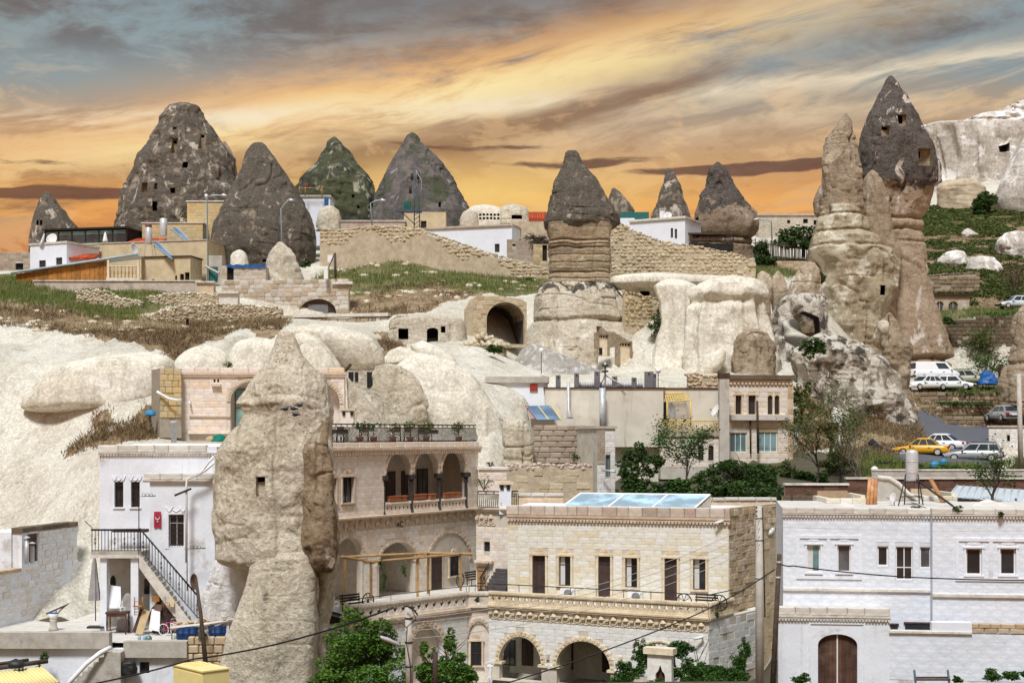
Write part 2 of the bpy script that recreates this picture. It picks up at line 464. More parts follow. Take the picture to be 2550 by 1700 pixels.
def masonry(name,cols,bump=0.35,dirt=None,damt=0.35,rough=0.9,scale=1.0,runs=0.25,stain=None):
 """cut stone: every block takes its own tone out of cols"""
 m,g,b,co=new_mat(name)
 r=rand_obj(g);k=len(cols)
 c=g.ramp(r,[(i/(k-1)if k>1 else 0,cc)for i,cc in enumerate(cols)])
 n=g.noise(co,3.0*scale,8,0.65);c=g.mix(g.step(n,0.3,0.72),g.mix(1.0,c,(0.84,0.83,0.81),'MULTIPLY'),g.mix(1.0,c,(1.08,1.08,1.07),'MULTIPLY'))
 if dirt is not None:
  n2=g.noise(co,0.5*scale,8,0.66,0.3);c=g.mix(g.mul(g.step(n2,0.52,0.68),damt),c,dirt)
 if runs:
  n3=g.noise(g.scale(co,1.8,1.8,0.2),1.0,6,0.6);c=g.mix(g.mul(g.step(n3,0.52,0.70),runs),c,stain or dirt or tuple(x*0.5 for x in cols[0]))
 g.put(b.inputs['Base Color'],c);b.inputs['Roughness'].default_value=rough;b.inputs['Specular IOR Level'].default_value=0.2
 g.put(b.inputs['Normal'],g.bump(g.add(n,g.mul(g.noise(co,22*scale,4,0.6),0.4)),bump,0.05))
 return m
def leafmat(name,c1,c2,trans=0.25):
 m,g,b,co=new_mat(name)
 ge=g.new('ShaderNodeNewGeometry');r=ge.outputs['Random Per Island']
 n=g.noise(co,0.9,3,0.5)
 c=g.mix(g.step(g.add(g.mul(r,0.6),g.mul(n,0.5)),0.25,0.85),c1,c2)
 g.put(b.inputs['Base Color'],c);b.inputs['Roughness'].default_value=0.6;b.inputs['Specular IOR Level'].default_value=0.3
 tr=g.new('ShaderNodeBsdfTranslucent');g.put(tr.inputs[0],c);mx=g.new('ShaderNodeMixShader');mx.inputs[0].default_value=trans
 out=[x for x in g.n if x.type=='OUTPUT_MATERIAL'][0]
 g.l.new(b.outputs[0],mx.inputs[1]);g.l.new(tr.outputs[0],mx.inputs[2]);g.l.new(mx.outputs[0],out.inputs[0])
 return m
def glassmat(name,col,rough=0.08):
 m,g,b,co=new_mat(name)
 n=g.noise(co,0.8,3,0.5);c=g.mix(g.step(n,0.4,0.65),tuple(x*0.7 for x in col),tuple(x*1.4 for x in col))
 g.put(b.inputs['Base Color'],c);b.inputs['Roughness'].default_value=rough;b.inputs['Specular IOR Level'].default_value=0.6
 return m
TUFF,TUFF2=(0.66,0.585,0.445),(0.55,0.47,0.345)
rock('tuff_white',(0.80,0.765,0.655),(0.71,0.665,0.545),(0.16,0.135,0.10),0.16,white=(0.78,0.76,0.69),wamt=0.10,bump=0.16,pits=0.6,streak=0.5,blotch=0.3)
rock('tuff_cream',(0.70,0.65,0.54),(0.59,0.53,0.42),(0.13,0.11,0.085),0.22,white=(0.72,0.66,0.54),wamt=0.3,bump=0.7,pits=0.6,streak=0.3)
rock('tuff_face',(0.79,0.73,0.59),(0.69,0.62,0.475),(0.12,0.10,0.08),0.26,white=(0.66,0.60,0.49),wamt=0.10,bump=0.9,pits=0.75,streak=0.35,blotch=0.3)
rock('tuff_tan',(0.47,0.385,0.28),(0.39,0.305,0.21),(0.12,0.095,0.075),0.26,white=(0.62,0.54,0.40),wamt=0.15,bump=0.9,streak=0.4)
rock('tuff_banded',(0.54,0.445,0.305),(0.45,0.355,0.235),(0.10,0.075,0.055),0.14,bump=0.8,strata=0.75,streak=0.12)
rock('tuff_mottled',(0.46,0.41,0.33),(0.34,0.29,0.22),(0.07,0.065,0.06),0.46,white=(0.70,0.66,0.57),wamt=0.62,scale=1.6,bump=1.0)
rock('lichen_grey',(0.40,0.335,0.26),(0.33,0.27,0.20),(0.125,0.108,0.088),0.68,white=(0.56,0.50,0.42),wamt=0.24,scale=1.3,bump=1.0)
rock('lichen_dense',(0.38,0.32,0.245),(0.31,0.255,0.19),(0.13,0.114,0.094),0.72,white=(0.48,0.43,0.36),wamt=0.14,scale=1.6,bump=1.0)
rock('lichen_green',(0.26,0.25,0.165),(0.20,0.19,0.12),(0.055,0.062,0.045),0.66,white=(0.44,0.42,0.32),wamt=0.25,scale=1.2,bump=0.9,green=(0.095,0.105,0.058),gamt=0.55)
rock('lichen_violet',(0.22,0.19,0.175),(0.17,0.15,0.14),(0.115,0.106,0.10),0.60,white=(0.40,0.36,0.33),wamt=0.12,scale=1.2,bump=0.8,green=(0.075,0.09,0.05),gamt=0.35)
rock('chalk',(0.70,0.66,0.60),(0.58,0.54,0.48),(0.20,0.18,0.16),0.24,white=(0.82,0.80,0.77),wamt=0.45,bump=0.7,scale=0.6)
rock('grey_gravel',(0.50,0.48,0.43),(0.42,0.40,0.36),(0.2,0.19,0.17),0.3,white=(0.62,0.61,0.58),wamt=0.4,scale=3.0,bump=0.6)
WHITE=(0.80,0.80,0.80)
plain('whitewash',(0.76,0.795,0.85),0.85,0.05,1.2,bump=0.35,dirt=(0.42,0.38,0.32),damt=0.7,runs=0.4,runcol=(0.50,0.46,0.40),spec=0.2)
plain('white_clean',(0.77,0.80,0.86),0.8,0.04,1.2,bump=0.2,dirt=(0.6,0.58,0.54),damt=0.25,spec=0.2)
plain('plaster_cream',(0.66,0.62,0.53),0.9,0.08,0.9,bump=0.3,dirt=(0.42,0.34,0.22),damt=0.5,runs=0.42,runcol=(0.42,0.33,0.20),spec=0.2)
plain('plaster_ochre',(0.58,0.48,0.31),0.9,0.1,1.2,bump=0.35,dirt=(0.42,0.31,0.16),damt=0.45,runs=0.25,spec=0.2)
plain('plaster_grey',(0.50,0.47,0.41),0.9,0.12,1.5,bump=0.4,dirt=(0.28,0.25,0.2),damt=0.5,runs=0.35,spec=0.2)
plain('concrete',(0.46,0.43,0.375),0.92,0.14,2.0,bump=0.45,dirt=(0.20,0.18,0.14),damt=0.55,runs=0.3,spec=0.2)
plain('concrete_pale',(0.60,0.57,0.52),0.92,0.10,1.5,bump=0.35,dirt=(0.33,0.30,0.25),damt=0.4,spec=0.2)
plain('mortar',(0.36,0.32,0.255),0.95,0.14,3.0,bump=0.5,spec=0.1)
plain('mortar_pale',(0.60,0.54,0.455),0.95,0.1,3.0,bump=0.4,spec=0.1)
plain('mortar_white',(0.64,0.665,0.71),0.95,0.08,3.0,bump=0.4,spec=0.1)
plain('mud',(0.50,0.42,0.30),0.97,0.16,1.6,bump=0.9,dirt=(0.36,0.27,0.17),damt=0.5,spec=0.1)
masonry('ashlar_pink',[srgb(224,213,201),srgb(231,222,212),srgb(217,203,188),srgb(235,229,221),srgb(226,212,190)],dirt=(0.42,0.34,0.27),damt=0.28,runs=0.14)
masonry('ashlar_rose',[srgb(222,208,196),srgb(229,217,206),srgb(234,224,215),srgb(228,204,176),srgb(237,229,220),srgb(219,201,188)],dirt=(0.5,0.36,0.28),damt=0.2,runs=0.08)
masonry('ashlar_cream',[srgb(226,222,208),srgb(232,230,222),srgb(224,216,194),srgb(230,227,216),srgb(234,232,226),srgb(222,208,176)],dirt=(0.5,0.42,0.27),damt=0.25,runs=0.12)
masonry('ashlar_white',[srgb(228,228,226),srgb(236,236,232),srgb(226,226,224),srgb(238,234,224)],dirt=(0.5,0.45,0.36),damt=0.22,runs=0.10)
masonry('ashlar_tan',[srgb(205,184,154),srgb(192,170,140),srgb(214,196,170),srgb(182,158,128),srgb(222,208,186)],dirt=(0.30,0.23,0.15),damt=0.45,runs=0.3,bump=0.6)
masonry('ashlar_yellow',[srgb(206,190,150),srgb(190,172,132),srgb(214,186,128),srgb(198,186,158)],dirt=(0.28,0.23,0.15),damt=0.4,bump=0.5)
masonry('painted_block',[srgb(227,234,245),srgb(231,237,247),srgb(222,230,241)],dirt=(0.50,0.45,0.38),damt=0.5,runs=0.32,bump=0.25,stain=(0.55,0.47,0.36))
masonry('limewash_block',[srgb(234,234,234),srgb(226,224,220),srgb(238,238,238),srgb(218,212,204)],dirt=(0.45,0.38,0.29),damt=0.4,runs=0.2,bump=0.8)
masonry('trim_stone',[srgb(212,192,170),srgb(222,204,184),srgb(204,182,158)],dirt=(0.36,0.28,0.21),damt=0.45,runs=0.25,bump=0.5)
masonry('trim_cream',[srgb(226,210,180),srgb(232,218,192),srgb(218,200,168)],dirt=(0.42,0.33,0.22),damt=0.4,runs=0.2,bump=0.5)
masonry('coping',[srgb(196,180,164),srgb(208,196,182),srgb(184,158,144),srgb(214,204,192),srgb(176,160,146)],dirt=(0.24,0.2,0.16),damt=0.6,runs=0.3,bump=0.6)
masonry('coping_white',[srgb(222,218,210),srgb(206,200,190),srgb(230,228,222)],dirt=(0.20,0.18,0.14),damt=0.6,runs=0.3,bump=0.7)
masonry('fieldstone',[srgb(196,180,142),srgb(178,160,122),srgb(214,202,170),srgb(160,142,106),srgb(206,186,144)],dirt=(0.24,0.2,0.14),damt=0.35,runs=0,bump=0.9)
masonry('fieldstone_pale',[srgb(214,204,178),srgb(196,184,156),srgb(226,220,202),srgb(182,168,138)],dirt=(0.27,0.23,0.16),damt=0.3,runs=0,bump=0.9)
masonry('rubble_tan',[srgb(202,188,158),srgb(188,172,142),srgb(213,202,176),srgb(178,160,130)],dirt=(0.36,0.27,0.17),damt=0.35,runs=0.1,bump=0.9)
masonry('dressed_grey',[srgb(206,200,190),srgb(192,184,172),srgb(216,212,206),srgb(178,166,150),srgb(200,184,160),srgb(168,152,130)],dirt=(0.27,0.23,0.17),damt=0.35,runs=0.12,bump=0.7)
masonry('terrace_stone',[srgb(150,134,112),srgb(132,116,96),srgb(170,154,130),srgb(116,100,82)],dirt=(0.10,0.10,0.06),damt=0.5,runs=0.1,bump=0.9)
masonry('dark_stone',[srgb(112,98,82),srgb(98,86,70),srgb(130,116,98),srgb(84,74,62)],dirt=(0.05,0.06,0.03),damt=0.5,runs=0.1,bump=0.9)
masonry('cinder',[srgb(172,158,142),srgb(160,146,130),srgb(182,170,154),srgb(150,134,118)],dirt=(0.22,0.18,0.14),damt=0.35,bump=0.5)
masonry('brick_brown',[srgb(112,84,72),srgb(100,74,62),srgb(124,96,84),srgb(92,66,56)],dirt=(0.10,0.07,0.05),damt=0.4,bump=0.5)
masonry('roof_tile',[srgb(190,84,50),srgb(170,70,42),srgb(204,98,62),srgb(150,62,40)],dirt=(0.16,0.08,0.05),damt=0.4,bump=0.4)
plain('iron',(0.022,0.021,0.022),0.55,0.2,4,spec=0.4)
plain('iron_rust',(0.05,0.032,0.024),0.7,0.3,4,spec=0.3)
plain('steel',(0.60,0.61,0.63),0.38,0.1,3,metal=0.35,spec=0.5)
plain('galv',(0.50,0.51,0.52),0.5,0.15,3,metal=0.3,spec=0.4)
plain('dark_metal',(0.16,0.16,0.17),0.6,0.15,3,spec=0.4)
plain('pole_concrete',(0.47,0.44,0.39),0.9,0.12,2.5,bump=0.3,dirt=(0.28,0.25,0.21),damt=0.4,runs=0.3)
plain('blue_pole',(0.38,0.48,0.53),0.6,0.1,2,spec=0.4)
plain('blue_steel',(0.055,0.09,0.12),0.6,0.2,2,spec=0.4)
plain('wood_dark',(0.055,0.032,0.022),0.75,0.3,3,bump=0.4,objvar=0.25)
plain('wood_door',(0.060,0.038,0.032),0.7,0.2,3,bump=0.3,objvar=0.15)
plain('wood_gate',(0.10,0.052,0.035),0.8,0.3,2,bump=0.6,dirt=(0.24,0.16,0.11),damt=0.5,objvar=0.25,runs=0.4,runcol=(0.045,0.025,0.018))
plain('wood_tan',(0.38,0.23,0.10),0.75,0.2,3,bump=0.3,objvar=0.15)
plain('wood_orange',(0.36,0.16,0.035),0.7,0.25,3,bump=0.3,objvar=0.25)
plain('wood_pole',(0.085,0.062,0.045),0.9,0.25,4,bump=0.6,runs=0.4)
plain('log',(0.42,0.20,0.085),0.85,0.25,3,bump=0.6,dirt=(0.62,0.50,0.36),damt=0.7,objvar=0.2)
plain('cardboard',(0.50,0.37,0.21),0.85,0.1,3,objvar=0.1)
glassmat('glass_dark',(0.030,0.032,0.035));glassmat('glass_curtain',(0.10,0.10,0.105),0.25);glassmat('glass_teal',(0.16,0.27,0.28),0.2)
glassmat('glass_blue',(0.36,0.52,0.62),0.15);glassmat('glass_car',(0.035,0.045,0.05),0.06);glassmat('glass_solar',(0.12,0.20,0.30),0.1)
glassmat('glass_green',(0.20,0.34,0.31),0.3)
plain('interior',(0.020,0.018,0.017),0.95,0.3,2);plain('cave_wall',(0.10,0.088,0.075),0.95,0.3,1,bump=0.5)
plain('curtain',(0.60,0.60,0.585),0.9,0.08,3,runs=0.5);plain('curtain_green',(0.24,0.36,0.33),0.9,0.08,3,runs=0.6)
plain('pvc',(0.80,0.80,0.80),0.4,0.03,3,spec=0.5);plain('plastic_blue',(0.01,0.09,0.30),0.5,0.3,3,spec=0.4);plain('plastic_cyan',(0.03,0.22,0.42),0.5,0.3,4)
plain('blue_drum',(0.006,0.035,0.12),0.45,0.2,3);plain('plastic_grey',(0.30,0.29,0.28),0.6,0.1,3);plain('plastic_black',(0.02,0.02,0.02),0.5,0.1,3)
plain('green_net',(0.0,0.14,0.10),0.8,0.3,8);plain('teal_paint',(0.02,0.13,0.12),0.6,0.15,3);plain('yellow_metal',(0.80,0.68,0.30),0.6,0.06,2,dirt=(0.6,0.5,0.25),damt=0.25)
plain('yellow_pipe',(0.70,0.50,0.12),0.5,0.1,2);plain('red_flag',(0.42,0.035,0.06),0.85,0.12,5);plain('red_box',(0.30,0.035,0.02),0.6,0.1,4)
plain('flag_white',(0.82,0.80,0.80),0.85,0.04,5);plain('terracotta',(0.40,0.14,0.06),0.8,0.15,4,objvar=0.15);plain('terracotta_dark',(0.15,0.07,0.05),0.8,0.2,4)
plain('cloth_grey',(0.33,0.31,0.30),0.95,0.12,3,runs=0.4);plain('cloth_white',(0.76,0.75,0.73),0.95,0.06,3);plain('pink_paint',(0.50,0.05,0.20),0.4,0.1,4)
plain('rubber',(0.02,0.02,0.02),0.9,0.1,5);plain('car_white',(0.80,0.81,0.82),0.25,0.03,1,spec=0.5);plain('car_yellow',(0.62,0.33,0.015),0.3,0.06,1,spec=0.5,dirt=(0.4,0.24,0.05),damt=0.3)
plain('car_silver',(0.42,0.44,0.46),0.3,0.06,1,metal=0.4,spec=0.5);plain('car_olive',(0.33,0.34,0.24),0.4,0.06,1,spec=0.4);plain('car_bluish',(0.55,0.62,0.64),0.3,0.05,1,spec=0.5)
plain('lamp_red',(0.30,0.015,0.02),0.3,0.1,3);plain('lamp_clear',(0.7,0.7,0.68),0.2,0.05,3);plain('number_white',(0.8,0.8,0.78),0.5,0.02,3)
plain('asphalt',(0.085,0.09,0.10),0.92,0.2,2.5,bump=0.5,dirt=(0.16,0.16,0.165),damt=0.5);plain('soil_dark',(0.045,0.038,0.03),0.97,0.4,2,bump=1.0)
plain('sheet_metal',(0.60,0.66,0.70),0.45,0.06,1.5,metal=0.25,spec=0.5,dirt=(0.42,0.45,0.47),damt=0.3);plain('basalt',(0.045,0.040,0.038),0.8,0.3,6,bump=0.7)
plain('slate_step',(0.095,0.085,0.085),0.85,0.15,4,bump=0.3);plain('bark',(0.075,0.058,0.042),0.95,0.3,4,bump=0.8);plain('bark_pale',(0.18,0.155,0.125),0.95,0.25,4,bump=0.8)
plain('twig',(0.09,0.07,0.05),0.95,0.25,4);plain('cable_black',(0.015,0.015,0.016),0.6,0.1,4);plain('cable_grey',(0.42,0.42,0.42),0.6,0.1,4);plain('cable_yellow',(0.55,0.50,0.22),0.6,0.1,4)
plain('bird_dark',(0.03,0.032,0.045),0.6,0.3,20);plain('bird_grey',(0.16,0.17,0.2),0.6,0.3,20);plain('wire_net',(0.50,0.51,0.50),0.6,0.2,3)
leafmat('leaf_tree',(0.040,0.110,0.014),(0.14,0.26,0.035));leafmat('leaf_dark',(0.024,0.058,0.012),(0.075,0.14,0.028));leafmat('leaf_ivy',(0.022,0.07,0.010),(0.085,0.18,0.028))
leafmat('leaf_yellow',(0.10,0.14,0.025),(0.24,0.27,0.06));leafmat('leaf_olive',(0.055,0.085,0.02),(0.15,0.18,0.05));leafmat('leaf_autumn',(0.12,0.09,0.02),(0.25,0.17,0.05))
leafmat('grass_green',(0.085,0.125,0.024),(0.21,0.25,0.06),0.2);leafmat('grass_dry',(0.22,0.17,0.08),(0.40,0.33,0.17),0.2);leafmat('grass_brown',(0.15,0.10,0.055),(0.28,0.19,0.105),0.2)
leafmat('blossom',(0.5,0.12,0.12),(0.6,0.3,0.25))
# ---------------------------------------------------------------- the hillside
COLS={-600:[(45,1990),(76,1720),(90,1500),(94,1400),(100,1240),(108,1050),(114,900),(120,842),(132,770),(145,700),(152,690),(200,640),(330,760)],0:[(45,1990),(76,1720),(90,1500),(94,1400),(99,1240),(104,1060),(105.8,970),(108,895),(111,868),(120,842),(132,770),(145,704),(152,694),(200,640),(330,760)],150:[(45,1990),(76,1720),(86,1480),(92,1330),(97,1180),(101.5,1080),(104,1020),(105.2,955),(106.5,893),(109.5,866),(119,845),(132,778),(145,709),(153,696),(200,632),(330,760)],300:[(45,1990),(78,1720),(89,1600),(92,1130),(96,1090),(100,1040),(102.5,990),(104,925),(106,882),(109,862),(114,848),(118,834),(130,802),(135,796),(139,757),(150,706),(158,690),(200,622),(330,760)],450:[(45,1990),(78,1720),(89,1600),(92,1130),(99,1090),(101,1082),(104,935),(110,868),(118,836),(128,814),(133,808),(137,778),(140,764),(150,718),(160,694),(200,612),(330,760)],700:[(45,1990),(70,1720),(89,1600),(93,1150),(99,1085),(101,1080),(104,930),(110,852),(118,824),(128,810),(132,808),(135,795),(141.4,795),(143.2,712),(150,702),(158,668),(165,642),(200,600),(330,750)],880:[(45,1990),(70,1710),(98,1700),(100,1110),(101,1060),(104,960),(112,870),(122,828),(130,818),(132,816),(134,800),(141.4,792),(143.2,722),(150,695),(157,658),(165,638),(200,592),(330,740)],1000:[(45,1990),(70,1710),(99,1700),(101,1110),(103,1060),(105,1010),(110,930),(117,894),(124,872),(129,868),(131.6,800),(134,780),(142,735),(150,690),(157,645),(165,622),(200,582),(330,740)],1200:[(45,1990),(72,1705),(99,1700),(101,1200),(103,1140),(106,1040),(111,950),(120,907),(128,852),(132,842),(136,775),(139,738),(145,712),(152,692),(158,674),(168,650),(200,590),(330,740)],1310:[(45,1990),(72,1700),(96,1700),(99,1270),(104,1170),(110,1060),(114,955),(122,930),(130,918),(134,900),(138,850),(142,745),(150,700),(158,680),(170,650),(200,590),(330,735)],1400:[(45,1990),(72,1700),(92,1700),(95,1290),(106,1200),(113,1190),(117.5,950),(122,938),(129,932),(134,920),(137.5,850),(142,745),(150,705),(158,688),(170,652),(200,590),(330,730)],1650:[(45,1990),(72,1695),(88,1700),(93,1290),(98,1235),(108,1190),(114,1180),(119,942),(128,936),(133,920),(136,830),(139,735),(146,698),(155,693),(165,662),(175,632),(200,590),(330,730)],1900:[(45,1990),(72,1695),(90,1700),(94,1260),(97,1232),(106,1170),(114,1150),(119,1010),(123,940),(130,925),(136,840),(141,745),(148,695),(158,668),(170,642),(185,604),(210,580),(330,700)],2050:[(45,1990),(72,1690),(80,1640),(84,1320),(95,1232),(106,1175),(114,1125),(121,1080),(131,930),(140,790),(150,710),(165,655),(185,604),(215,575),(330,690)],2200:[(45,1990),(72,1690),(80,1640),(84,1300),(95,1228),(106,1170),(114,1128),(122,1060),(130,1000),(138,960),(146,930),(155,850),(165,765),(180,690),(210,580),(240,505),(330,600)],2350:[(45,1990),(72,1690),(80,1640),(84,1300),(95,1226),(106,1166),(112,1143),(116,1121),(121,1095),(126,1068),(128.3,1066),(130.4,1044),(131.8,1044),(134,1016),(135.3,1016),(137.4,972),(140,968),(150,953),(156,940),(159,790),(166,774),(170,766),(175,715),(190,640),(215,560),(240,505),(258,470),(330,560)],2550:[(45,1990),(72,1690),(80,1640),(84,1300),(95,1226),(106,1172),(113,1143),(118,1121),(125,1076),(128.3,1066),(130.4,1044),(131.8,1044),(134,1016),(135.3,1016),(137.4,974),(140,970),(150,953),(156,940),(159,790),(166,774),(170,766),(177,700),(195,612),(220,532),(245,472),(262,430),(330,500)],3150:[(45,1990),(72,1690),(80,1640),(84,1300),(95,1226),(106,1172),(113,1143),(118,1121),(125,1076),(128.3,1066),(130.4,1044),(131.8,1044),(134,1016),(135.3,1016),(137.4,974),(140,970),(150,953),(156,940),(159,790),(166,774),(170,766),(177,700),(195,612),(220,532),(245,472),(262,430),(330,500)],}
PXS=np.arange(-560,3121,6.0)
DS=np.concatenate([np.arange(45,96,0.9),np.arange(96,126,0.26),np.arange(126,165,0.45),np.arange(165,262,0.9),np.arange(262,331,4)])
def gsm(a,sig,axis):
 r=int(sig*3)+1;k=np.exp(-0.5*(np.arange(-r,r+1)/sig)**2);k/=k.sum()
 pad=[(0,0)]*a.ndim;pad[axis]=(r,r);b=np.pad(a,pad,mode='edge')
 return np.apply_along_axis(lambda v:np.convolve(v,k,'valid'),axis,b)
def base_height():
 ks=sorted(COLS);du=np.arange(45,331,0.5)
 tab=np.array([np.interp(du,[c[0]for c in COLS[k]],[(HY-c[1])*c[0]/F for c in COLS[k]])for k in ks])
 tab=gsm(tab,2.0,1)
 Z=np.zeros((len(PXS),len(du)))
 for j in range(len(du)):Z[:,j]=np.interp(PXS,ks,tab[:,j])
 Z=gsm(Z,5.0,0)
 return du,Z
_DU,_Z=base_height()
def zone(px,py,poly,wob=9,seed=3):
 qx=px+wob*fbm(px/40,py/22,0,3,seed);qy=py+0.7*wob*fbm(px/40,py/22,9.5,3,seed+5)
 return in_poly(qx,qy,poly).astype(float)
GRASS=[[(-600,680),(95,690),(240,712),(330,722),(480,722),(500,748),(420,775),(330,800),(240,795),(140,768),(20,762),(-600,760)],[(780,690),(830,665),(940,650),(1050,648),(1200,672),(1370,700),(1370,725),(1240,730),(1100,708),(930,725),(800,740)],[(1500,690),(1600,688),(1700,692),(1640,699),(1520,703)],[(2290,520),(2600,480),(2700,480),(2700,530),(2290,590)],[(2320,770),(2620,760),(2620,795),(2320,795)],[(2140,1120),(2260,1150),(2480,1150),(2600,1140),(2600,1200),(2450,1185),(2280,1180),(2150,1190)],[(2280,955),(2560,955),(2560,985),(2290,985)],[(1880,650),(2040,640),(2040,690),(1880,700)]]
BROWN=[[(-600,752),(20,758),(140,765),(250,790),(330,800),(420,782),(520,800),(640,790),(720,795),(700,820),(600,818),(520,845),(470,860),(450,905),(412,890),(420,862),(330,850),(200,832),(40,812),(-600,812)],[(790,720),(940,715),(1100,700),(1220,722),(1150,740),(1000,760),(880,775),(800,770)],[(870,740),(1000,728),(1140,730),(1060,775),(960,790),(885,800)],[(935,835),(975,842),(1010,860),(990,880),(945,865)],[(235,1020),(275,1020),(275,1060),(330,1040),(350,1000),(400,1005),(400,1090),(240,1110),(160,1130),(200,1090),(236,1080)],[(2265,980),(2380,968),(2600,968),(2600,1060),(2470,1066),(2400,1058),(2290,1024)],[(2130,990),(2262,1000),(2300,1085),(2290,1118),(2150,1140),(2080,1150)],[(1980,960),(2060,1000),(2090,1110),(1990,1130)],[(2300,560),(2600,520),(2600,760),(2300,770)]]
TAR=[[(2270,1025),(2300,1020),(2400,1060),(2470,1062),(2480,1110),(2465,1150),(2150,1150),(2290,1120)]]
SOILP=[[(2080,1170),(2150,1120),(2480,1150),(2600,1150),(2600,1250),(2080,1250)],[(1180,1300),(1500,1180),(1560,1160),(1990,1125),(2140,1135),(2140,1300)]]
def make_terrain():
 nd=len(DS);npx=len(PXS)
 Z=np.array([np.interp(DS,_DU,_Z[i])for i in range(npx)])
 PX,DD=np.meshgrid(PXS,DS,indexing='ij')
 X=(PX-CX)*DD/F;Y=DD.copy()
 PY=HY-Z*F/DD
 gm=np.zeros_like(Z);bmk=np.zeros_like(Z);tar=np.zeros_like(Z);soil=np.zeros_like(Z)
 for p in GRASS:gm=np.maximum(gm,zone(PX,PY,p,16))
 for p in BROWN:bmk=np.maximum(bmk,zone(PX,PY,p,14,8))
 for p in TAR:tar=np.maximum(tar,zone(PX,PY,p,2,11))
 for p in SOILP:soil=np.maximum(soil,zone(PX,PY,p,6,15))
 vis=((DD>90)&(DD<262)).astype(float)
 for a in(gm,bmk,soil):a*=vis
 tar*=(DD>110)&(DD<132)
 front=(DD<84).astype(float)
 rough=0.04+0.30*np.clip(gm+bmk,0,1)
 rough=np.where(tar>0.5,0.02,rough)
 Z=Z+rough*fbm(X/2.2,Y/2.2,Z/2.2,4,4)*np.clip((DD-60)/30,0.1,1)-0.95*np.abs(vnoise(X/3.4,Y/16,0,31))**0.8*np.clip((DD-96)/6,0,1)*np.clip((126-DD)/8,0,1)*(1-tar)+0.6*fbm(X/9,Y/9,0,3,21)*np.clip((DD-96)/10,0,1)*(1-tar)
 V=np.stack([X,Y,Z],-1).reshape(-1,3)
 I=np.arange(npx*nd).reshape(npx,nd)
 q=np.stack([I[:-1,:-1],I[1:,:-1],I[1:,1:],I[:-1,1:]],-1).reshape(-1,4)
 last=I[:,-1];far=[];b=len(V);sk=[]
 for k,(dd,zz)in enumerate(((420,18),(900,5),(4000,-10),(15000,-40))):
  sk.append(np.stack([(PXS-CX)*dd/F*(1 if k<1 else 1.6),np.full(npx,dd),np.full(npx,float(zz))],-1))
 V=np.concatenate([V]+sk)
 prev=last
 for k in range(4):
  cur=b+k*npx+np.arange(npx)
  q=np.concatenate([q,np.stack([prev[:-1],prev[1:],cur[1:],cur[:-1]],-1)]);prev=cur
 me=mesh_np('ground',V,faces_quad=q)
 for nm,a in(('grass',gm),('brown',bmk),('tar',tar),('soil',np.maximum(soil,front))):
  at=me.attributes.new(nm,'FLOAT','POINT');full=np.zeros(len(V),np.float32);full[:npx*nd]=a.ravel();at.data.foreach_set('value',full)
 return me
def ground_mat():
 m,g,b,co=new_mat('ground_cover')
 def at(n):
  a=g.new('ShaderNodeAttribute');a.attribute_name=n;return a.outputs['Fac']
 nb=g.noise(co,0.18,5,0.55);nm=g.noise(co,0.9,8,0.66,0.3);nf=g.noise(co,5.0,8,0.7);nv=g.noise(g.scale(co,0.8,0.8,0.14),1.2,6,0.6)
 c=g.mix(g.step(nb,0.38,0.62),(0.66,0.635,0.55),(0.57,0.53,0.44))
 ln=g.noise(g.scale(co,1,1,0.7),0.28,7,0.62,0.8);c=g.mix(g.mul(g.mul(g.step(g.math('ABSOLUTE',g.sub(ln,0.5)),0.010,0.003),g.step(nb,0.40,0.55)),0.6),c,(0.26,0.23,0.17))
 c=g.mix(g.mul(g.step(nv,0.50,0.68),0.5),c,(0.42,0.37,0.28))
 c=g.mix(g.mul(g.step(nm,0.58,0.66),0.30),c,(0.80,0.785,0.74))
 c=g.mix(g.mul(g.step(g.noise(co,1.6,9,0.75),0.60,0.68),0.62),c,(0.25,0.225,0.18))
 c=g.mix(g.step(nf,0.40,0.66),g.mix(1.0,c,(0.76,0.75,0.74),'MULTIPLY'),g.mix(1.0,c,(1.10,1.10,1.10),'MULTIPLY'))
 gr=g.mix(g.step(nm,0.36,0.62),(0.10,0.12,0.035),(0.20,0.185,0.075));gr=g.mix(g.step(nf,0.40,0.62),g.mix(1.0,gr,(0.55,0.55,0.5),'MULTIPLY'),gr)
 br=g.mix(g.step(nm,0.34,0.64),(0.20,0.135,0.075),(0.35,0.26,0.155));br=g.mix(g.step(nf,0.38,0.60),g.mix(1.0,br,(0.55,0.53,0.5),'MULTIPLY'),br)
 wob=g.add(g.mul(g.sub(nm,0.5),0.9),g.mul(g.sub(nf,0.5),0.7))
 c=g.mix(g.mul(g.step(g.add(at('brown'),wob),0.42,0.60),0.95),c,br)
 c=g.mix(g.mul(g.step(g.add(at('grass'),wob),0.46,0.64),0.95),c,gr)
 c=g.mix(g.step(g.add(at('soil'),g.mul(wob,0.6)),0.42,0.6),c,g.mix(nm,(0.05,0.045,0.03),(0.13,0.115,0.075)))
 ta=g.mix(nm,(0.082,0.087,0.10),(0.13,0.135,0.15))
 c=g.mix(at('tar'),c,ta)
 g.put(b.inputs['Base Color'],c);b.inputs['Roughness'].default_value=0.95;b.inputs['Specular IOR Level'].default_value=0.12
 g.put(b.inputs['Normal'],g.bump(g.noise(co,0.7,3,0.5),0.3,0.5))
 return m
ground_mat()
GROUND_ME=make_terrain()
tag(link('ground',GROUND_ME,MAT['ground_cover']),'pale tuff hillside with grass and brown scrub rising from the street',None,None,'structure')
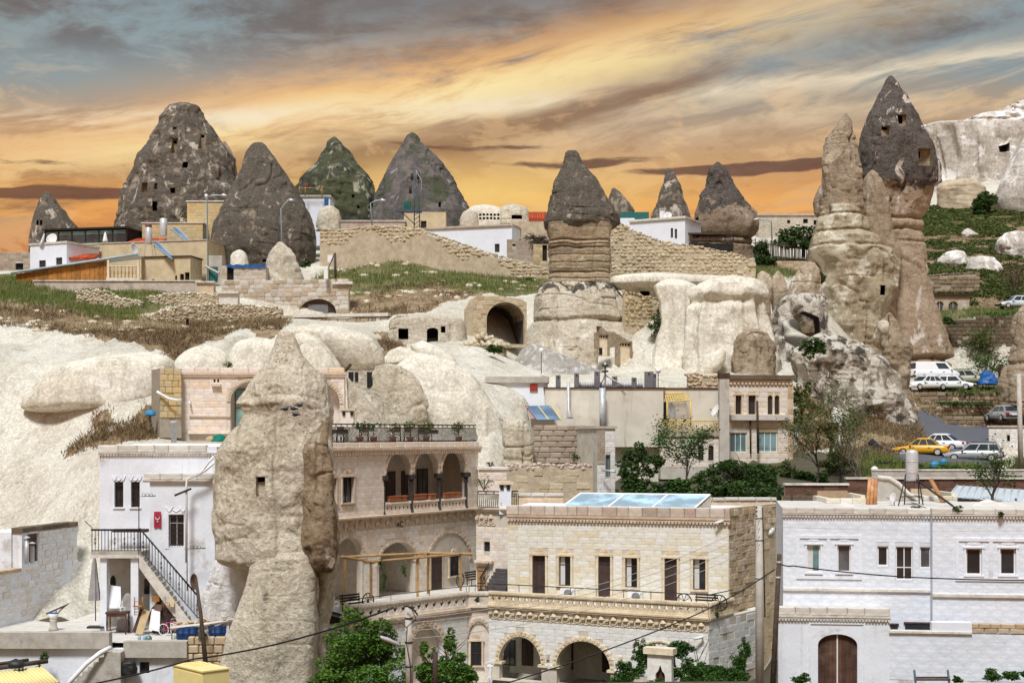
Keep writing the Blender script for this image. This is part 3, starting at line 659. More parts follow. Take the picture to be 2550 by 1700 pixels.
def ground_z(x,y):
 px=CX+x*F/y
 i=np.clip((px-PXS[0])/6.0,0,len(PXS)-1.001);j=np.clip((y-45)/0.5,0,len(_DU)-1.001)
 i0=int(i);j0=int(j);fi=i-i0;fj=j-j0
 return float((_Z[i0,j0]*(1-fi)+_Z[i0+1,j0]*fi)*(1-fj)+(_Z[i0,j0+1]*(1-fi)+_Z[i0+1,j0+1]*fi)*fj)
# ---------------------------------------------------------------- rocks
def box_cut(parts):
 mb=MB()
 for pts,y0,y1 in parts:
  ym=(y0+y1)/2
  n=len(pts);b=len(mb.v)
  for yy in(y0,y1):
   for(x,z)in pts:mb.v.append((x,yy,z))
  for i in range(n):
   j=(i+1)%n;mb.f.append([b+i,b+j,b+n+j,b+n+i]);mb.sm.append(False)
  mb.f.append([b+i for i in range(n)][::-1]);mb.sm.append(False);mb.f.append([b+n+i for i in range(n)]);mb.sm.append(False)
 me=bpy.data.meshes.new('cut');me.from_pydata(mb.v,[],mb.f);me.update()
 bm=bmesh.new();bm.from_mesh(me);bmesh.ops.recalc_face_normals(bm,faces=bm.faces);bm.to_mesh(me);bm.free()
 return me
def boolean(o,me,inner):
 if inner.name not in[m.name for m in o.data.materials]:o.data.materials.append(inner)
 for m in o.data.materials:me.materials.append(m)
 k=[m.name for m in o.data.materials].index(inner.name)
 me.polygons.foreach_set('material_index',[k]*len(me.polygons))
 c=bpy.data.objects.new('cut',me);COL.objects.link(c)
 md=o.modifiers.new('cut','BOOLEAN');md.operation='DIFFERENCE';md.object=c
 try:md.solver='MANIFOLD'
 except Exception:md.solver='EXACT'
 bpy.context.view_layer.update()
 dg=bpy.context.evaluated_depsgraph_get();nm=bpy.data.meshes.new_from_object(o.evaluated_get(dg),depsgraph=dg)
 if len(nm.polygons)<50:print('BOOLEAN FAILED',o.name)
 else:o.data=nm
 o.modifiers.clear();bpy.data.objects.remove(c)
ROCKS={}
def hermite(t,ts,vs):
 vs=np.asarray(vs,float);ts=np.asarray(ts,float);m=np.zeros_like(vs);h=np.diff(ts);d=np.diff(vs)/h
 m[0],m[-1]=d[0],d[-1]
 for i in range(1,len(vs)-1):
  if d[i-1]*d[i]>0:m[i]=2*d[i-1]*d[i]/(d[i-1]+d[i])
 i=np.clip(np.searchsorted(ts,t)-1,0,len(h)-1);s=(t-ts[i])/h[i]
 return(2*s**3-3*s**2+1)*vs[i]+(s**3-2*s**2+s)*h[i]*m[i]+(-2*s**3+3*s**2)*vs[i+1]+(s**3-s**2)*h[i]*m[i+1]
CG='fairy chimney rocks along the ridge'
def loft(name,label,secs,d,mat,depth=0.8,p=2.3,amp=0.25,freq=0.45,seed=1,rings=110,segs=110,crag=0.0,grooves=None,flute=0.0,cuts=(),cuts2=(),cut_mat='cave_wall',group=None,cat='rock',turn=0.0,kind=None,tip=0.35,maxdepth=99.0,crack=None,fiss=0.3,lobe=0.07):
 """secs: (py, left px, right px[, depth shift]) from the top down, read as the outline of the rock at distance d"""
 if group==CG:flute=flute or 0.25;lobe=0.05;amp*=0.8
 if cat=='rock' and group==CG:secs=list(secs)+[(secs[-1][0]+70,secs[-1][1]-8,secs[-1][2]+8)]
 if mat in('tuff_white','plastic_blue','plastic_cyan','cloth_white'):fiss=0.07
 t=np.array([s[0]for s in secs],float)
 k=np.linspace(0,1,rings);k=k*0.85+0.15*k*k
 py=t[0]+(t[-1]-t[0])*k
 xl=hermite(py,t,[s[1]for s in secs]);xr=hermite(py,t,[s[2]for s in secs]);dy=np.interp(py,t,[s[3]if len(s)>3 else 0.0 for s in secs])
 cx=((xl+xr)/2-CX)*d/F;a=np.maximum((xr-xl)/2*d/F,0.02);z=(HY-py)*d/F
 bdep=np.minimum(a*depth,maxdepth)
 th=np.linspace(0,2*math.pi,segs,endpoint=False)+turn
 c,s=np.cos(th),np.sin(th);rr=(np.abs(c)**p+np.abs(s)**p)**(-1/p)
 ux,uy=c*rr,s*rr
 X=cx[:,None]+a[:,None]*ux[None];Y=d+dy[:,None]+bdep[:,None]*uy[None];Z=np.repeat(z[:,None],segs,1)
 nx=ux/np.hypot(ux,uy);ny=uy/np.hypot(ux,uy)
 fade=np.clip(a[:,None]/1.2,0.12,1.0)
 D=amp*fbm(X*freq,Y*freq,Z*freq,6,seed,0.55)
 if crag:D=D+crag*(ridged(X*freq*0.9,Y*freq*0.9,Z*freq*0.6,5,seed+40)-0.45)
 if flute:D=D-flute*np.abs(vnoise(X*0.8,Y*0.8,Z*0.10,seed+60))**0.7-flute*-0.45
 if fiss:
  for(f1,f2,wd,k)in((0.55,0.09,0.07,1.0),(0.9,0.35,0.06,0.55),(0.25,0.8,0.05,0.5)):
   m1=np.clip(vnoise(X*0.35,Y*0.35,Z*0.35,seed+88)*1.5+0.35,0,1)
   D=D-fiss*k*m1*np.exp(-(vnoise(X*f1+0.3*D,Y*f1,Z*f2,seed+91)/wd)**2)
 D=D+lobe*np.minimum(a[:,None],5.0)*vnoise(ux[None]*1.6+5,uy[None]*1.6,Z*0.12,seed+95)
 if grooves:
  for(gy,gw,gd)in grooves:
   gz=(HY-gy)*d/F;w=gw*d/F
   D=D-gd*np.exp(-((Z-gz+0.12*fbm(X*0.8,Y*0.8,0,3,seed+int(gy)))/w)**2)*(0.55+0.6*np.clip(fbm(X*0.5,Y*0.5,gz,2,seed+9)+0.4,0,1))
 if crack:
  for(cxp,y0,y1,w,dep)in crack:
   x0=(cxp-CX)*d/F;ww=w*d/F;m=(np.clip((HY-y0)*d/F-Z,0,0.5)*2)*(np.clip(Z-(HY-y1)*d/F,0,0.5)*2)*(uy[None]<0.1)
   D=D-dep*m*np.exp(-((X-x0+0.5*fbm(Z*0.35,0*Z,0*Z,3,seed+77))/ww)**2)
 X=X+D*nx[None]*fade;Y=Y+D*ny[None]*fade;Z=Z+0.35*amp*fbm(X*freq,Y*freq,Z*freq+31,4,seed+3)*fade
 V=np.stack([X,Y,Z],-1).reshape(-1,3)
 top=np.array([[X[0].mean(),Y[0].mean(),Z[0].max()+tip*min(a[0],0.6)]]);bot=np.array([[X[-1].mean(),Y[-1].mean(),Z[-1].mean()]])
 V=np.concatenate([V,top,bot]);I=np.arange(rings*segs).reshape(rings,segs);J=np.roll(I,-1,1)
 q=np.stack([I[:-1],I[1:],J[1:],J[:-1]],-1).reshape(-1,4)[:,::1]
 tr=np.concatenate([np.stack([np.full(segs,len(V)-2),I[0],J[0]],-1),np.stack([np.full(segs,len(V)-1),J[-1],I[-1]],-1)])
 me=mesh_np(name,V,faces_tri=tr,faces_quad=q)
 o=link(name,me,MAT[mat]if isinstance(mat,str)else mat)
 ROCKS[label]=o
 def surf(px,pyy):
  i=int(np.clip(np.searchsorted(py,pyy),0,rings-1));xx=(px-CX)*d/F
  u=np.clip((xx-cx[i])/a[i],-0.98,0.98);return d+dy[i]-bdep[i]*(1-abs(u)**p)**(1/p)
 def world(lst,ys):
  return[((qx-CX)*ys/F,(HY-qy)*ys/F)for qx,qy in lst]
 for cs,mt,dep0 in((cuts,cut_mat,1.2),(cuts2,'interior',2.5)):
  if not cs:continue
  parts=[]
  for cdef in cs:
   pts=cdef[0];dep=cdef[1]if len(cdef)>1 else dep0
   mx=sum(q_[0]for q_ in pts)/len(pts);my=sum(q_[1]for q_ in pts)/len(pts);ys=surf(mx,my)
   parts.append((world(pts,ys),ys-2.5,ys+dep))
  boolean(o,box_cut(parts),MAT[mt])
 tag(o,label,cat,group,kind)
 return o
def wr(x0,y0,x1,y1):return[(x0,y0),(x1,y0),(x1,y1),(x0,y1)]
def wa(x0,y0,x1,y1,rise=None,n=8):
 r=(x1-x0)/2;rise=r if rise is None else rise;c=(x0+x1)/2
 return[(x0,y1),(x1,y1)]+[(c+r*math.cos(math.pi*i/n),y0+rise-rise*math.sin(math.pi*i/n))for i in range(n+1)]
loft('fairy_chimney','small leaning tuff cone with two window holes at the far left of the ridge',[(478,112,122),(490,103,132),(510,96,148),(547,86,178),(570,82,192),(612,76,200),(680,70,210)],172,'lichen_grey',amp=0.25,seed=3,rings=70,segs=70,cuts=[(wr(92,549,99,562),0.8),(wr(101,549,107,562),0.8)],group=CG)
loft('fairy_chimney','tallest dark lichen cone with many carved windows behind the ochre house',[(258,440,474),(264,424,488),(276,410,500),(305,397,522),(355,373,552),(395,345,576),(442,322,590),(490,305,606),(525,294,610),(583,285,615),(680,280,620)],178,'lichen_grey',amp=0.5,freq=0.35,crag=0.55,seed=5,rings=170,segs=170,tip=0.1,group=CG,cut_mat='tuff_tan',cuts=[(wr(429,345,443,385),0.45),(wa(498,333,512,375),0.4),(wr(355,456,370,482),0.35),(wr(386,458,394,474),0.35),(wr(320,450,330,466),0.5),(wr(432,318,442,325),0.3)],cuts2=[(wr(455,403,468,420),1.5),(wr(425,468,437,482),1.5),(wr(381,503,393,526),1.8),(wr(432,350,439,357),1.2),(wr(500,335,508,342),1.2)])
loft('fairy_chimney','jagged tan slab leaning on the shoulder of the tallest cone',[(352,556,562),(375,558,576),(405,564,590),(445,568,598),(560,560,606)],180,'tuff_tan',amp=0.4,crag=0.5,seed=8,rings=60,segs=60,group=CG)
loft('fairy_chimney','broad grey lichen cone with twin knobs on top beside the street lamps',[(356,632,656),(362,626,664),(375,619,673),(388,613,682),(424,599,706),(453,585,726),(486,569,746),(514,556,763),(536,547,774),(576,532,785),(623,526,788),(650,540,786),(690,545,782)],160,'lichen_dense',amp=0.35,freq=0.4,crag=0.25,seed=11,rings=170,segs=170,tip=0.05,group=CG,cuts2=[(wr(653,645,672,652),0.6)])
loft('fairy_chimney','green lichen cone with a knotted top behind the pergola terrace',[(342,828,838),(352,815,848),(369,806,862),(380,800,871),(412,781,897),(440,758,917),(463,742,932),(490,732,938),(530,728,942),(590,728,946)],182,'lichen_green',amp=0.5,freq=0.45,crag=0.45,seed=14,rings=120,segs=120,group=CG,cuts2=[(wr(876,484,881,492),0.8),(wr(889,512,895,519),0.6)])
loft('fairy_chimney','smooth violet grey cone with a green flank behind the transformer mast',[(331,1022,1032),(338,1012,1042),(355,1003,1054),(387,986,1083),(441,953,1127),(481,931,1148),(510,924,1165),(535,918,1180),(590,910,1190)],178,'lichen_violet',amp=0.3,freq=0.35,crag=0.3,seed=17,rings=140,segs=140,group=CG,cuts2=[(wr(1092,502,1098,516),0.6)],p=1.7)
loft('fairy_chimney','stub cone with a flat dark cap peeping behind the capped pillar',[(469,1524,1532),(478,1521,1544),(492,1516,1556),(508,1512,1568),(530,1510,1580),(580,1508,1584)],182,'lichen_grey',amp=0.25,seed=23,rings=60,segs=60,group=CG)
loft('fairy_chimney','slender two-toned cone behind the small white house with chimney',[(420,1660,1668),(428,1656,1677),(446,1650,1686),(476,1641,1698),(508,1629,1709),(526,1622,1716),(556,1616,1726),(590,1612,1732),(640,1610,1734)],174,'lichen_grey',amp=0.4,crag=0.35,seed=27,rings=100,segs=100,group=CG)
loft('fairy_chimney','wide grey cone over the dark restaurant terrace with tan foot',[(404,1784,1791),(410,1777,1797),(419,1768,1806),(458,1755,1831),(503,1738,1861),(541,1730,1884),(565,1729,1888),(582,1734,1884),(604,1742,1876),(612,1738,1879),(631,1740,1876),(680,1738,1880)],168,rock('lichen_over_tan',(0.40,0.31,0.22),(0.32,0.24,0.165),(0.10,0.09,0.08),0.62,white=(0.5,0.46,0.40),wamt=0.16,scale=1.2,bump=1.0,zsplit=((HY-520)*168/F,1.8)),amp=0.35,crag=0.3,seed=31,rings=150,segs=140,group=CG,grooves=[(592,5,0.6),(609,3,0.5)],cuts2=[(wr(1732,540,1740,575),1.0)])
loft('fairy_chimney','big dark conical cap rock on the banded pillar',[(376,1412,1436),(382,1406,1442),(413,1397,1462),(449,1380,1487),(479,1371,1506),(520,1364,1530),(540,1356,1540),(556,1352,1540),(568,1354,1526),(575,1366,1518),(579,1375,1508)],141,'lichen_dense',amp=0.3,freq=0.5,crag=0.22,seed=35,rings=150,segs=150,group='capped pillar',tip=0.1)
loft('fairy_chimney','square banded tan pillar with eroded level grooves under the dark cap',[(560,1362,1520),(575,1364,1519),(600,1370,1517),(612,1366,1518),(640,1369,1520),(680,1368,1520),(700,1366,1521),(715,1366,1524),(730,1362,1530)],141,'tuff_banded',p=5.0,amp=0.14,freq=0.8,seed=39,rings=190,segs=170,depth=0.85,group='capped pillar',grooves=[(604,2.5,0.3),(615,2,0.16),(622,3,0.3),(640,1.6,0.2),(659,1.6,0.14),(676,1.2,0.1),(685,2.2,0.3),(699,1.4,0.16)],crack=[(1420,580,710,3,0.12),(1478,600,700,2.5,0.15)])
loft('tuff_pedestal','broad pale flaring foot of the capped pillar with black lichen top and carved doorways',[(706,1356,1522),(714,1347,1530),(730,1340,1542),(750,1334,1553),(775,1330,1564),(795,1328,1572),(806,1320,1578),(830,1306,1590),(864,1286,1608),(914,1258,1626),(960,1238,1642),(1010,1230,1652)],139.5,rock('pedestal_rock',(0.68,0.62,0.50),(0.58,0.51,0.39),(0.075,0.066,0.055),0.30,white=(0.74,0.70,0.60),wamt=0.2,scale=1.2,bump=0.7,zsplit=((HY-738)*140/F,0.8),blotch=0.3),p=2.7,amp=0.35,seed=43,rings=200,segs=220,depth=0.72,maxdepth=7.5,grooves=[(803,6,0.75)],crack=[(1374,715,900,5,0.7),(1600,800,930,4,0.4)],cut_mat='tuff_tan',cuts=[(wr(1486,812,1588,925),0.5)])
TG='smooth pale tuff bulges on the slope'
loft('tuff_column','smooth sloping tuff flank between capped pillar and folded column',[(700,1640,1700),(715,1622,1730),(760,1640,1745),(800,1640,1740),(835,1632,1730),(870,1625,1735),(930,1610,1770),(1000,1600,1790)],134,'tuff_white',p=2.4,amp=0.35,freq=0.25,seed=51,rings=90,segs=100,flute=0.5)
loft('tuff_column','folded pale tuff column with a hooked head above the pink stone house',[(690,1800,1850),(700,1770,1885),(720,1735,1900),(745,1722,1905),(765,1716,1898),(800,1715,1905),(835,1712,1915),(870,1712,1930),(900,1706,1936),(940,1700,1940),(1000,1690,1950)],131,'tuff_white',p=2.6,amp=0.5,freq=0.3,crag=0.2,seed=56,rings=130,segs=140,flute=0.9,depth=0.6,grooves=[(752,10,0.5)])
loft('tuff_brow','pale rounded tuff brow over two dark cave windows',[(684,1545,1740),(692,1520,1820),(704,1518,1835),(718,1535,1760),(728,1560,1700),(760,1560,1700)],139,'tuff_white',depth=0.35,p=2.4,amp=0.25,freq=0.4,seed=58,rings=60,segs=150,maxdepth=3.5,cuts2=[(wr(1594,725,1618,740),1.6)])
loft('boulder','tan weathered lump at the foot of the folded column',[(820,1860,1885),(832,1840,1910),(860,1828,1930),(900,1822,1936),(930,1826,1934),(960,1830,1930)],127.5,'tuff_tan',amp=0.5,crag=0.5,seed=60,rings=70,segs=80)
loft('boulder','long pale slab slanting below the hooked tuff column',[(870,1790,1804),(878,1776,1808),(895,1758,1806),(915,1740,1796),(932,1732,1780),(950,1730,1772)],127.5,'tuff_white',amp=0.15,seed=62,rings=50,segs=50)
for i,(secs,d,sd_,lab)in enumerate((([(676,1893,1905),(684,1884,1915),(710,1880,1922),(760,1882,1922),(810,1890,1922),(850,1896,1920),(880,1895,1925)],134,64,'narrow streaked tuff column right of the folded column'),([(676,1932,1942),(690,1922,1952),(720,1916,1957),(760,1918,1956),(800,1924,1952),(860,1928,1950)],135,66,'streaked drop-shaped tuff column left of the dark hollow'),([(655,2005,2030),(670,1990,2040),(700,1970,2046),(740,1962,2048),(770,1966,2050),(800,1985,2046),(830,2000,2050)],137,68,'rough leaning tuff lobe against the tan spire'))):
 loft('tuff_column',lab,secs,d,rock('streaked_tuff%d'%i,(0.60,0.51,0.38),(0.45,0.35,0.24),(0.12,0.09,0.07),0.34,white=(0.72,0.67,0.57),wamt=0.35,bump=0.8,streak=0.8),amp=0.35,crag=0.25,seed=sd_,rings=80,segs=70,flute=0.3)
loft('rock_spire','tall dark-topped cone spire with square windows, tallest on the right',[(190,2212,2224),(200,2202,2234),(227,2192,2252),(258,2179,2269),(298,2158,2292),(339,2146,2315),(374,2142,2332),(428,2146,2344),(455,2150,2344),(475,2160,2322),(500,2165,2318),(525,2170,2308),(548,2168,2296),(562,2172,2300),(575,2172,2292),(602,2170,2296),(673,2160,2310),(727,2150,2320),(785,2135,2338),(830,2120,2352),(870,2110,2368),(890,2105,2374),(905,2105,2366),(960,2110,2350)],152,rock('spire_dark',(0.50,0.39,0.28),(0.42,0.32,0.22),(0.105,0.094,0.086),0.44,white=(0.64,0.57,0.50),wamt=0.22,scale=1.1,bump=1.0,zsplit=((HY-478)*152/F,1.1)),p=2.2,amp=0.45,freq=0.35,crag=0.3,seed=71,rings=260,segs=190,depth=0.75,cut_mat='tuff_tan',grooves=[(548,4,0.5),(575,3,0.35),(604,3,0.3),(898,6,1.0)],cuts=[(wr(2234,285,2258,318),0.5),(wr(2196,314,2216,338),0.5),(wr(2284,370,2320,414),0.6)],cuts2=[(wr(2238,286,2250,306),1.2),(wr(2199,315,2212,322),1.0),(wr(2287,374,2296,390),1.0)])
loft('rock_spire','tan upright blade spire standing in front of the dark-topped one',[(283,2103,2109),(295,2094,2116),(307,2086,2121),(325,2072,2126),(347,2059,2131),(374,2053,2137),(437,2051,2147),(500,2051,2150),(522,2050,2152),(535,2044,2152)],147,'tuff_tan',p=3.4,amp=0.35,freq=0.45,crag=0.3,seed=75,rings=140,segs=120,crack=[(2120,310,420,3,0.6)],depth=0.7,lobe=0.02)
loft('rock_spire','layered pale green ledges under the tan blade spire',[(514,2044,2152),(525,2048,2154),(545,2040,2160),(575,2036,2158),(590,2026,2178),(610,2024,2188),(622,2014,2212),(640,2020,2228),(660,2036,2236),(720,2040,2226),(790,2040,2210),(850,2034,2196),(930,2028,2200),(980,2020,2210)],146,rock('ledge_rock',(0.56,0.50,0.36),(0.45,0.365,0.24),(0.10,0.085,0.065),0.3,white=(0.68,0.64,0.52),wamt=0.35,bump=1.0,streak=0.3),p=2.6,amp=0.55,freq=0.4,crag=0.55,seed=79,rings=190,segs=150,grooves=[(537,3,0.3),(578,2.5,0.35),(615,4,0.4)],cuts2=[(wr(2190,711,2203,735),1.2)])
loft('rock_spire','brown recessed buttress between the two spires',[(425,2166,2178),(436,2158,2188),(460,2150,2200),(500,2146,2216),(560,2146,2226),(640,2150,2240),(760,2150,2236),(900,2150,2230)],149,'tuff_tan',amp=0.4,crag=0.4,seed=83,rings=120,segs=90,p=2.6)
loft('rock_spire','small dark shoulder rock left of the blade spire',[(456,2047,2055),(475,2034,2062),(505,2024,2066),(530,2026,2066),(545,2034,2064),(570,2028,2070),(620,2016,2076),(680,2006,2080)],150,'lichen_over_tan',amp=0.3,crag=0.3,seed=86,rings=70,segs=60)
loft('rock_mass','knobbly grey and white mottled rock below the twin spires',[(826,2040,2080),(836,2020,2100),(852,1996,2140),(880,1980,2190),(905,1978,2210),(940,1990,2230),(990,2010,2252),(1040,2040,2275),(1080,2075,2290),(1105,2085,2300),(1140,2080,2310)],127,'tuff_mottled',p=2.4,amp=0.9,freq=0.35,crag=0.9,seed=90,rings=180,segs=180,depth=0.55)
loft('rock_mass','split tan rock ridge running down to the road beside the parked cars',[(780,2205,2226),(800,2190,2240),(850,2190,2256),(900,2200,2262),(950,2215,2276),(1000,2226,2283),(1040,2232,2286),(1070,2236,2282),(1090,2230,2300),(1120,2226,2306)],128,'tuff_tan',p=2.8,amp=0.6,crag=0.7,freq=0.4,seed=94,rings=130,segs=100,crack=[(2210,780,860,3,0.6)])
loft('boulder','square cracked block perched on the rock ridge by the spires',[(798,2192,2206),(803,2186,2212),(815,2184,2214),(828,2190,2212),(834,2196,2206)],124,'tuff_cream',p=3.5,amp=0.15,seed=97,rings=40,segs=40)
loft('rock_mass','bare chalk white cliff on the skyline at the right edge',[(252,2552,2720),(272,2492,2800),(292,2420,2860),(300,2400,2880),(316,2300,2900),(360,2312,2910),(420,2320,2920),(480,2330,2930),(530,2330,2940),(620,2330,2940)],262,'chalk',depth=0.25,amp=1.2,freq=0.14,crag=0.5,seed=101,rings=130,segs=260,flute=1.8,maxdepth=14,cuts=[([(2488,364),(2514,356),(2512,378),(2490,378)],2.5)])
loft('rock_mass','smooth white chalk bulge in front of the cliff at the picture edge',[(335,2560,2640),(360,2540,2700),(410,2512,2740),(460,2490,2760),(500,2480,2780),(560,2500,2790)],225,'chalk',amp=0.6,freq=0.2,seed=104,rings=80,segs=100,depth=0.6)
loft('boulder','tan upright rock at the right picture edge beside the blue tarp',[(760,2548,2580),(775,2530,2600),(800,2518,2620),(830,2519,2630),(870,2522,2640),(900,2515,2640),(930,2500,2650),(960,2495,2660),(1000,2495,2660)],127,'tuff_tan',amp=0.35,crag=0.25,seed=107,rings=80,segs=80,grooves=[(906,5,0.4)])
loft('tuff_ledge','long pale overhanging tuff ledge on the left slope with a row of dark pockets',[(882,300,400),(890,230,424),(904,165,436),(928,116,440),(940,104,440),(955,88,440),(980,70,438),(1000,58,430),(1012,56,400),(1022,70,300),(1027,100,240)],105.0,'tuff_white',depth=0.5,p=2.2,amp=0.25,freq=0.3,seed=111,rings=110,segs=180,maxdepth=3.6)
loft('tuff_dome','low white tuff dome behind the pale arched facade, second from the left',[(862,488,530),(870,465,552),(885,448,566),(905,436,572),(940,430,575)],107,'tuff_white',amp=0.15,freq=0.3,seed=114,rings=50,segs=80,group=TG)
loft('tuff_dome','white tuff dome left of the pointed foreground rock tip',[(846,600,680),(856,584,705),(875,572,720),(905,566,735),(940,560,745)],107,'tuff_white',amp=0.15,freq=0.3,seed=117,rings=50,segs=80,group=TG)
loft('tuff_dome','tall smooth white dome right of the pointed foreground rock tip',[(832,735,770),(840,725,790),(860,716,812),(885,712,832),(915,710,850),(960,708,860)],106,'tuff_white',amp=0.15,freq=0.3,seed=119,rings=60,segs=80,group=TG)
loft('tuff_dome','largest smooth tuff dome above the dark shelter openings',[(812,745,830),(818,725,865),(828,715,900),(850,725,940),(880,760,955),(905,800,958),(918,830,950),(926,850,930),(930,862,915)],108.5,'tuff_white',amp=0.22,freq=0.3,seed=122,rings=80,segs=110,depth=0.55,group=TG,maxdepth=5)
loft('tuff_dome','small pointed tuff hummock with a sharp lower lip right of the domes',[(866,985,1010),(873,968,1030),(885,958,1048),(896,945,1060),(902,940,1058),(906,930,1030),(910,915,1000),(916,900,960)],110,'tuff_white',amp=0.15,freq=0.4,seed=125,rings=60,segs=90,depth=0.45,group=TG)
loft('tuff_dome','rounded tuff shoulder below the cave house doorway',[(854,1035,1070),(862,1020,1090),(880,1030,1120),(900,1050,1138),(920,1080,1140)],116,'tuff_white',amp=0.15,freq=0.4,seed=127,rings=50,segs=70,group=TG)
loft('tuff_cone','huge smooth pale tuff flank behind the roof terrace railing',[(884,1010,1080),(895,1000,1120),(912,975,1150),(935,955,1180),(985,938,1215),(1040,930,1255),(1090,930,1275),(1130,925,1288),(1200,920,1300)],107,'tuff_white',amp=0.4,freq=0.22,seed=130,rings=130,segs=150,depth=0.5,maxdepth=6,p=2.3,flute=0.25)
loft('tuff_cone','tan scooped rock face left of the pale flank behind the roof terrace',[(912,935,1000),(930,928,1030),(980,925,1055),(1030,925,1065),(1080,925,1060),(1150,925,1060)],103.2,'tuff_face',amp=0.3,freq=0.4,seed=133,rings=70,segs=80,depth=0.35)
loft('tuff_cone','square-cut tan rock buttress beside the rough block wall',[(1040,1258,1285),(1050,1254,1308),(1070,1252,1322),(1110,1252,1329),(1138,1250,1328),(1170,1248,1330)],103,'tuff_face',p=4.0,amp=0.15,seed=136,rings=60,segs=80,depth=0.8)
loft('tuff_cone','pale slanting rock edge beside the arched facade and roof terrace chimney',[(940,862,868),(960,864,884),(1000,866,920),(1040,868,950),(1085,868,975),(1130,868,985)],99,'tuff_cream',p=2.5,amp=0.2,seed=139,rings=60,segs=60,depth=0.5)
loft('cave_house','low tuff cave house with dark doorway and two small windows',[(788,985,1130),(796,972,1150),(815,968,1158),(840,966,1160),(862,962,1162),(890,960,1165)],129,'tuff_cream',p=4.0,depth=0.35,amp=0.2,freq=0.4,seed=142,rings=90,segs=170,cat='cave house',cuts2=[(wr(992,818,1017,845),1.5),(wa(1063,816,1091,863,8),1.8),(wr(1098,812,1109,828),1.2)],crack=[(1120,800,862,1.5,0.25)])
loft('tuff_cone','grey gravel scree under wire netting below the capped pillar',[(860,1315,1345),(872,1300,1375),(890,1290,1420),(915,1275,1480),(940,1250,1530),(980,1230,1560)],128,'grey_gravel',amp=0.25,seed=145,rings=60,segs=110,depth=0.35,maxdepth=4)
HERO=[(822,700,716),(828,694,728),(840,690,734),(862,684,742),(880,676,748),(905,662,768),(935,640,800),(965,618,816),(990,602,820),(1004,592,822),(1016,604,824),(1030,612,826),(1050,604,828),(1080,580,828),(1120,552,828),(1180,536,829),(1240,533,831),(1330,533,835),(1385,536,838),(1402,560,838),(1416,622,837),(1440,645,836),(1500,650,830),(1560,640,815),(1620,620,805),(1700,600,800),(1800,590,800)]
loft('foreground_rock','huge pointed tan rock tower standing between the white house and the hotel',HERO,75.5,'tuff_face',p=2.5,depth=0.72,amp=0.42,freq=0.42,crag=0.22,seed=150,rings=330,segs=300,tip=0.6,fiss=0.13,crack=[(792,1400,1640,4,0.9),(705,1030,1400,3,0.12)],cuts=[(wr(637,1187,660,1236),0.35)],cuts2=[(wr(639,1188,659,1200),0.7)],cut_mat='tuff_face')
loft('foreground_rock','lower smooth lobe of the great rock above the yellow cabinet',[(1372,655,775),(1392,625,788),(1440,612,792),(1500,598,793),(1560,575,792),(1610,560,790),(1700,548,785),(1800,545,785)],74.0,'tuff_face',p=2.6,depth=0.6,amp=0.25,freq=0.4,seed=155,rings=140,segs=140,fiss=0.1)
loft('foreground_rock','rough brown broken face on the right flank of the great rock',[(1050,800,824),(1075,782,829),(1110,760,830),(1160,748,831),(1230,745,832),(1300,748,836),(1350,742,839),(1390,752,840),(1412,770,838),(1425,795,830)],73.9,rock('tuff_brown',(0.42,0.325,0.215),(0.33,0.245,0.155),(0.11,0.09,0.07),0.34,white=(0.55,0.47,0.37),wamt=0.14,bump=1.0,streak=0.4),p=2.6,depth=0.8,amp=0.35,freq=0.6,crag=0.45,seed=158,rings=140,segs=110)
loft('rock_mass','dark hollow rock behind the mottled rock and streaked columns',[(735,1950,2040),(755,1930,2060),(800,1915,2064),(850,1910,2066),(900,1905,2070),(960,1900,2075)],133.5,'tuff_mottled',amp=0.5,crag=0.5,seed=99,rings=80,segs=100,depth=0.5,cuts2=[([(1950,800),(2000,775),(2040,790),(2046,850),(1990,870),(1955,850)],3.5)])
# ---------------------------------------------------------------- building kit
def R_(fac,x0,y0,x1,y1,o=0.0):
 xm,ym=(x0+x1)/2,(y0+y1)/2
 return(fac.U(x0,ym,o),fac.U(x1,ym,o),fac.Z(xm,y1,o),fac.Z(xm,y0,o))
def mesh_obj(me,name,parent,fac,u,z,o,s=(1,1,1),turn=0.0):
 ob=bpy.data.objects.new(name,me);COL.objects.link(ob);ob.parent=parent
 off=-parent.location if parent.type=='EMPTY' else Vector((0,0,0))
 m3=Matrix(fac.ax()).transposed().to_4x4()
 ob.matrix_basis=Matrix.Translation(fac.pt(u,z,o)+off)@m3@Matrix.Rotation(turn,4,'Y')@Matrix.Diagonal((s[0],s[1],s[2],1));return ob
_proto={}
def proto(key,mat,fn):
 k=(key,mat)
 if k not in _proto:
  mb=MB();fn(mb);me=bpy.data.meshes.new(key);me.from_pydata(mb.v,[],mb.f);me.update();me.polygons.foreach_set('use_smooth',mb.sm);me.materials.append(MAT[mat]);_proto[k]=me
 return _proto[k]
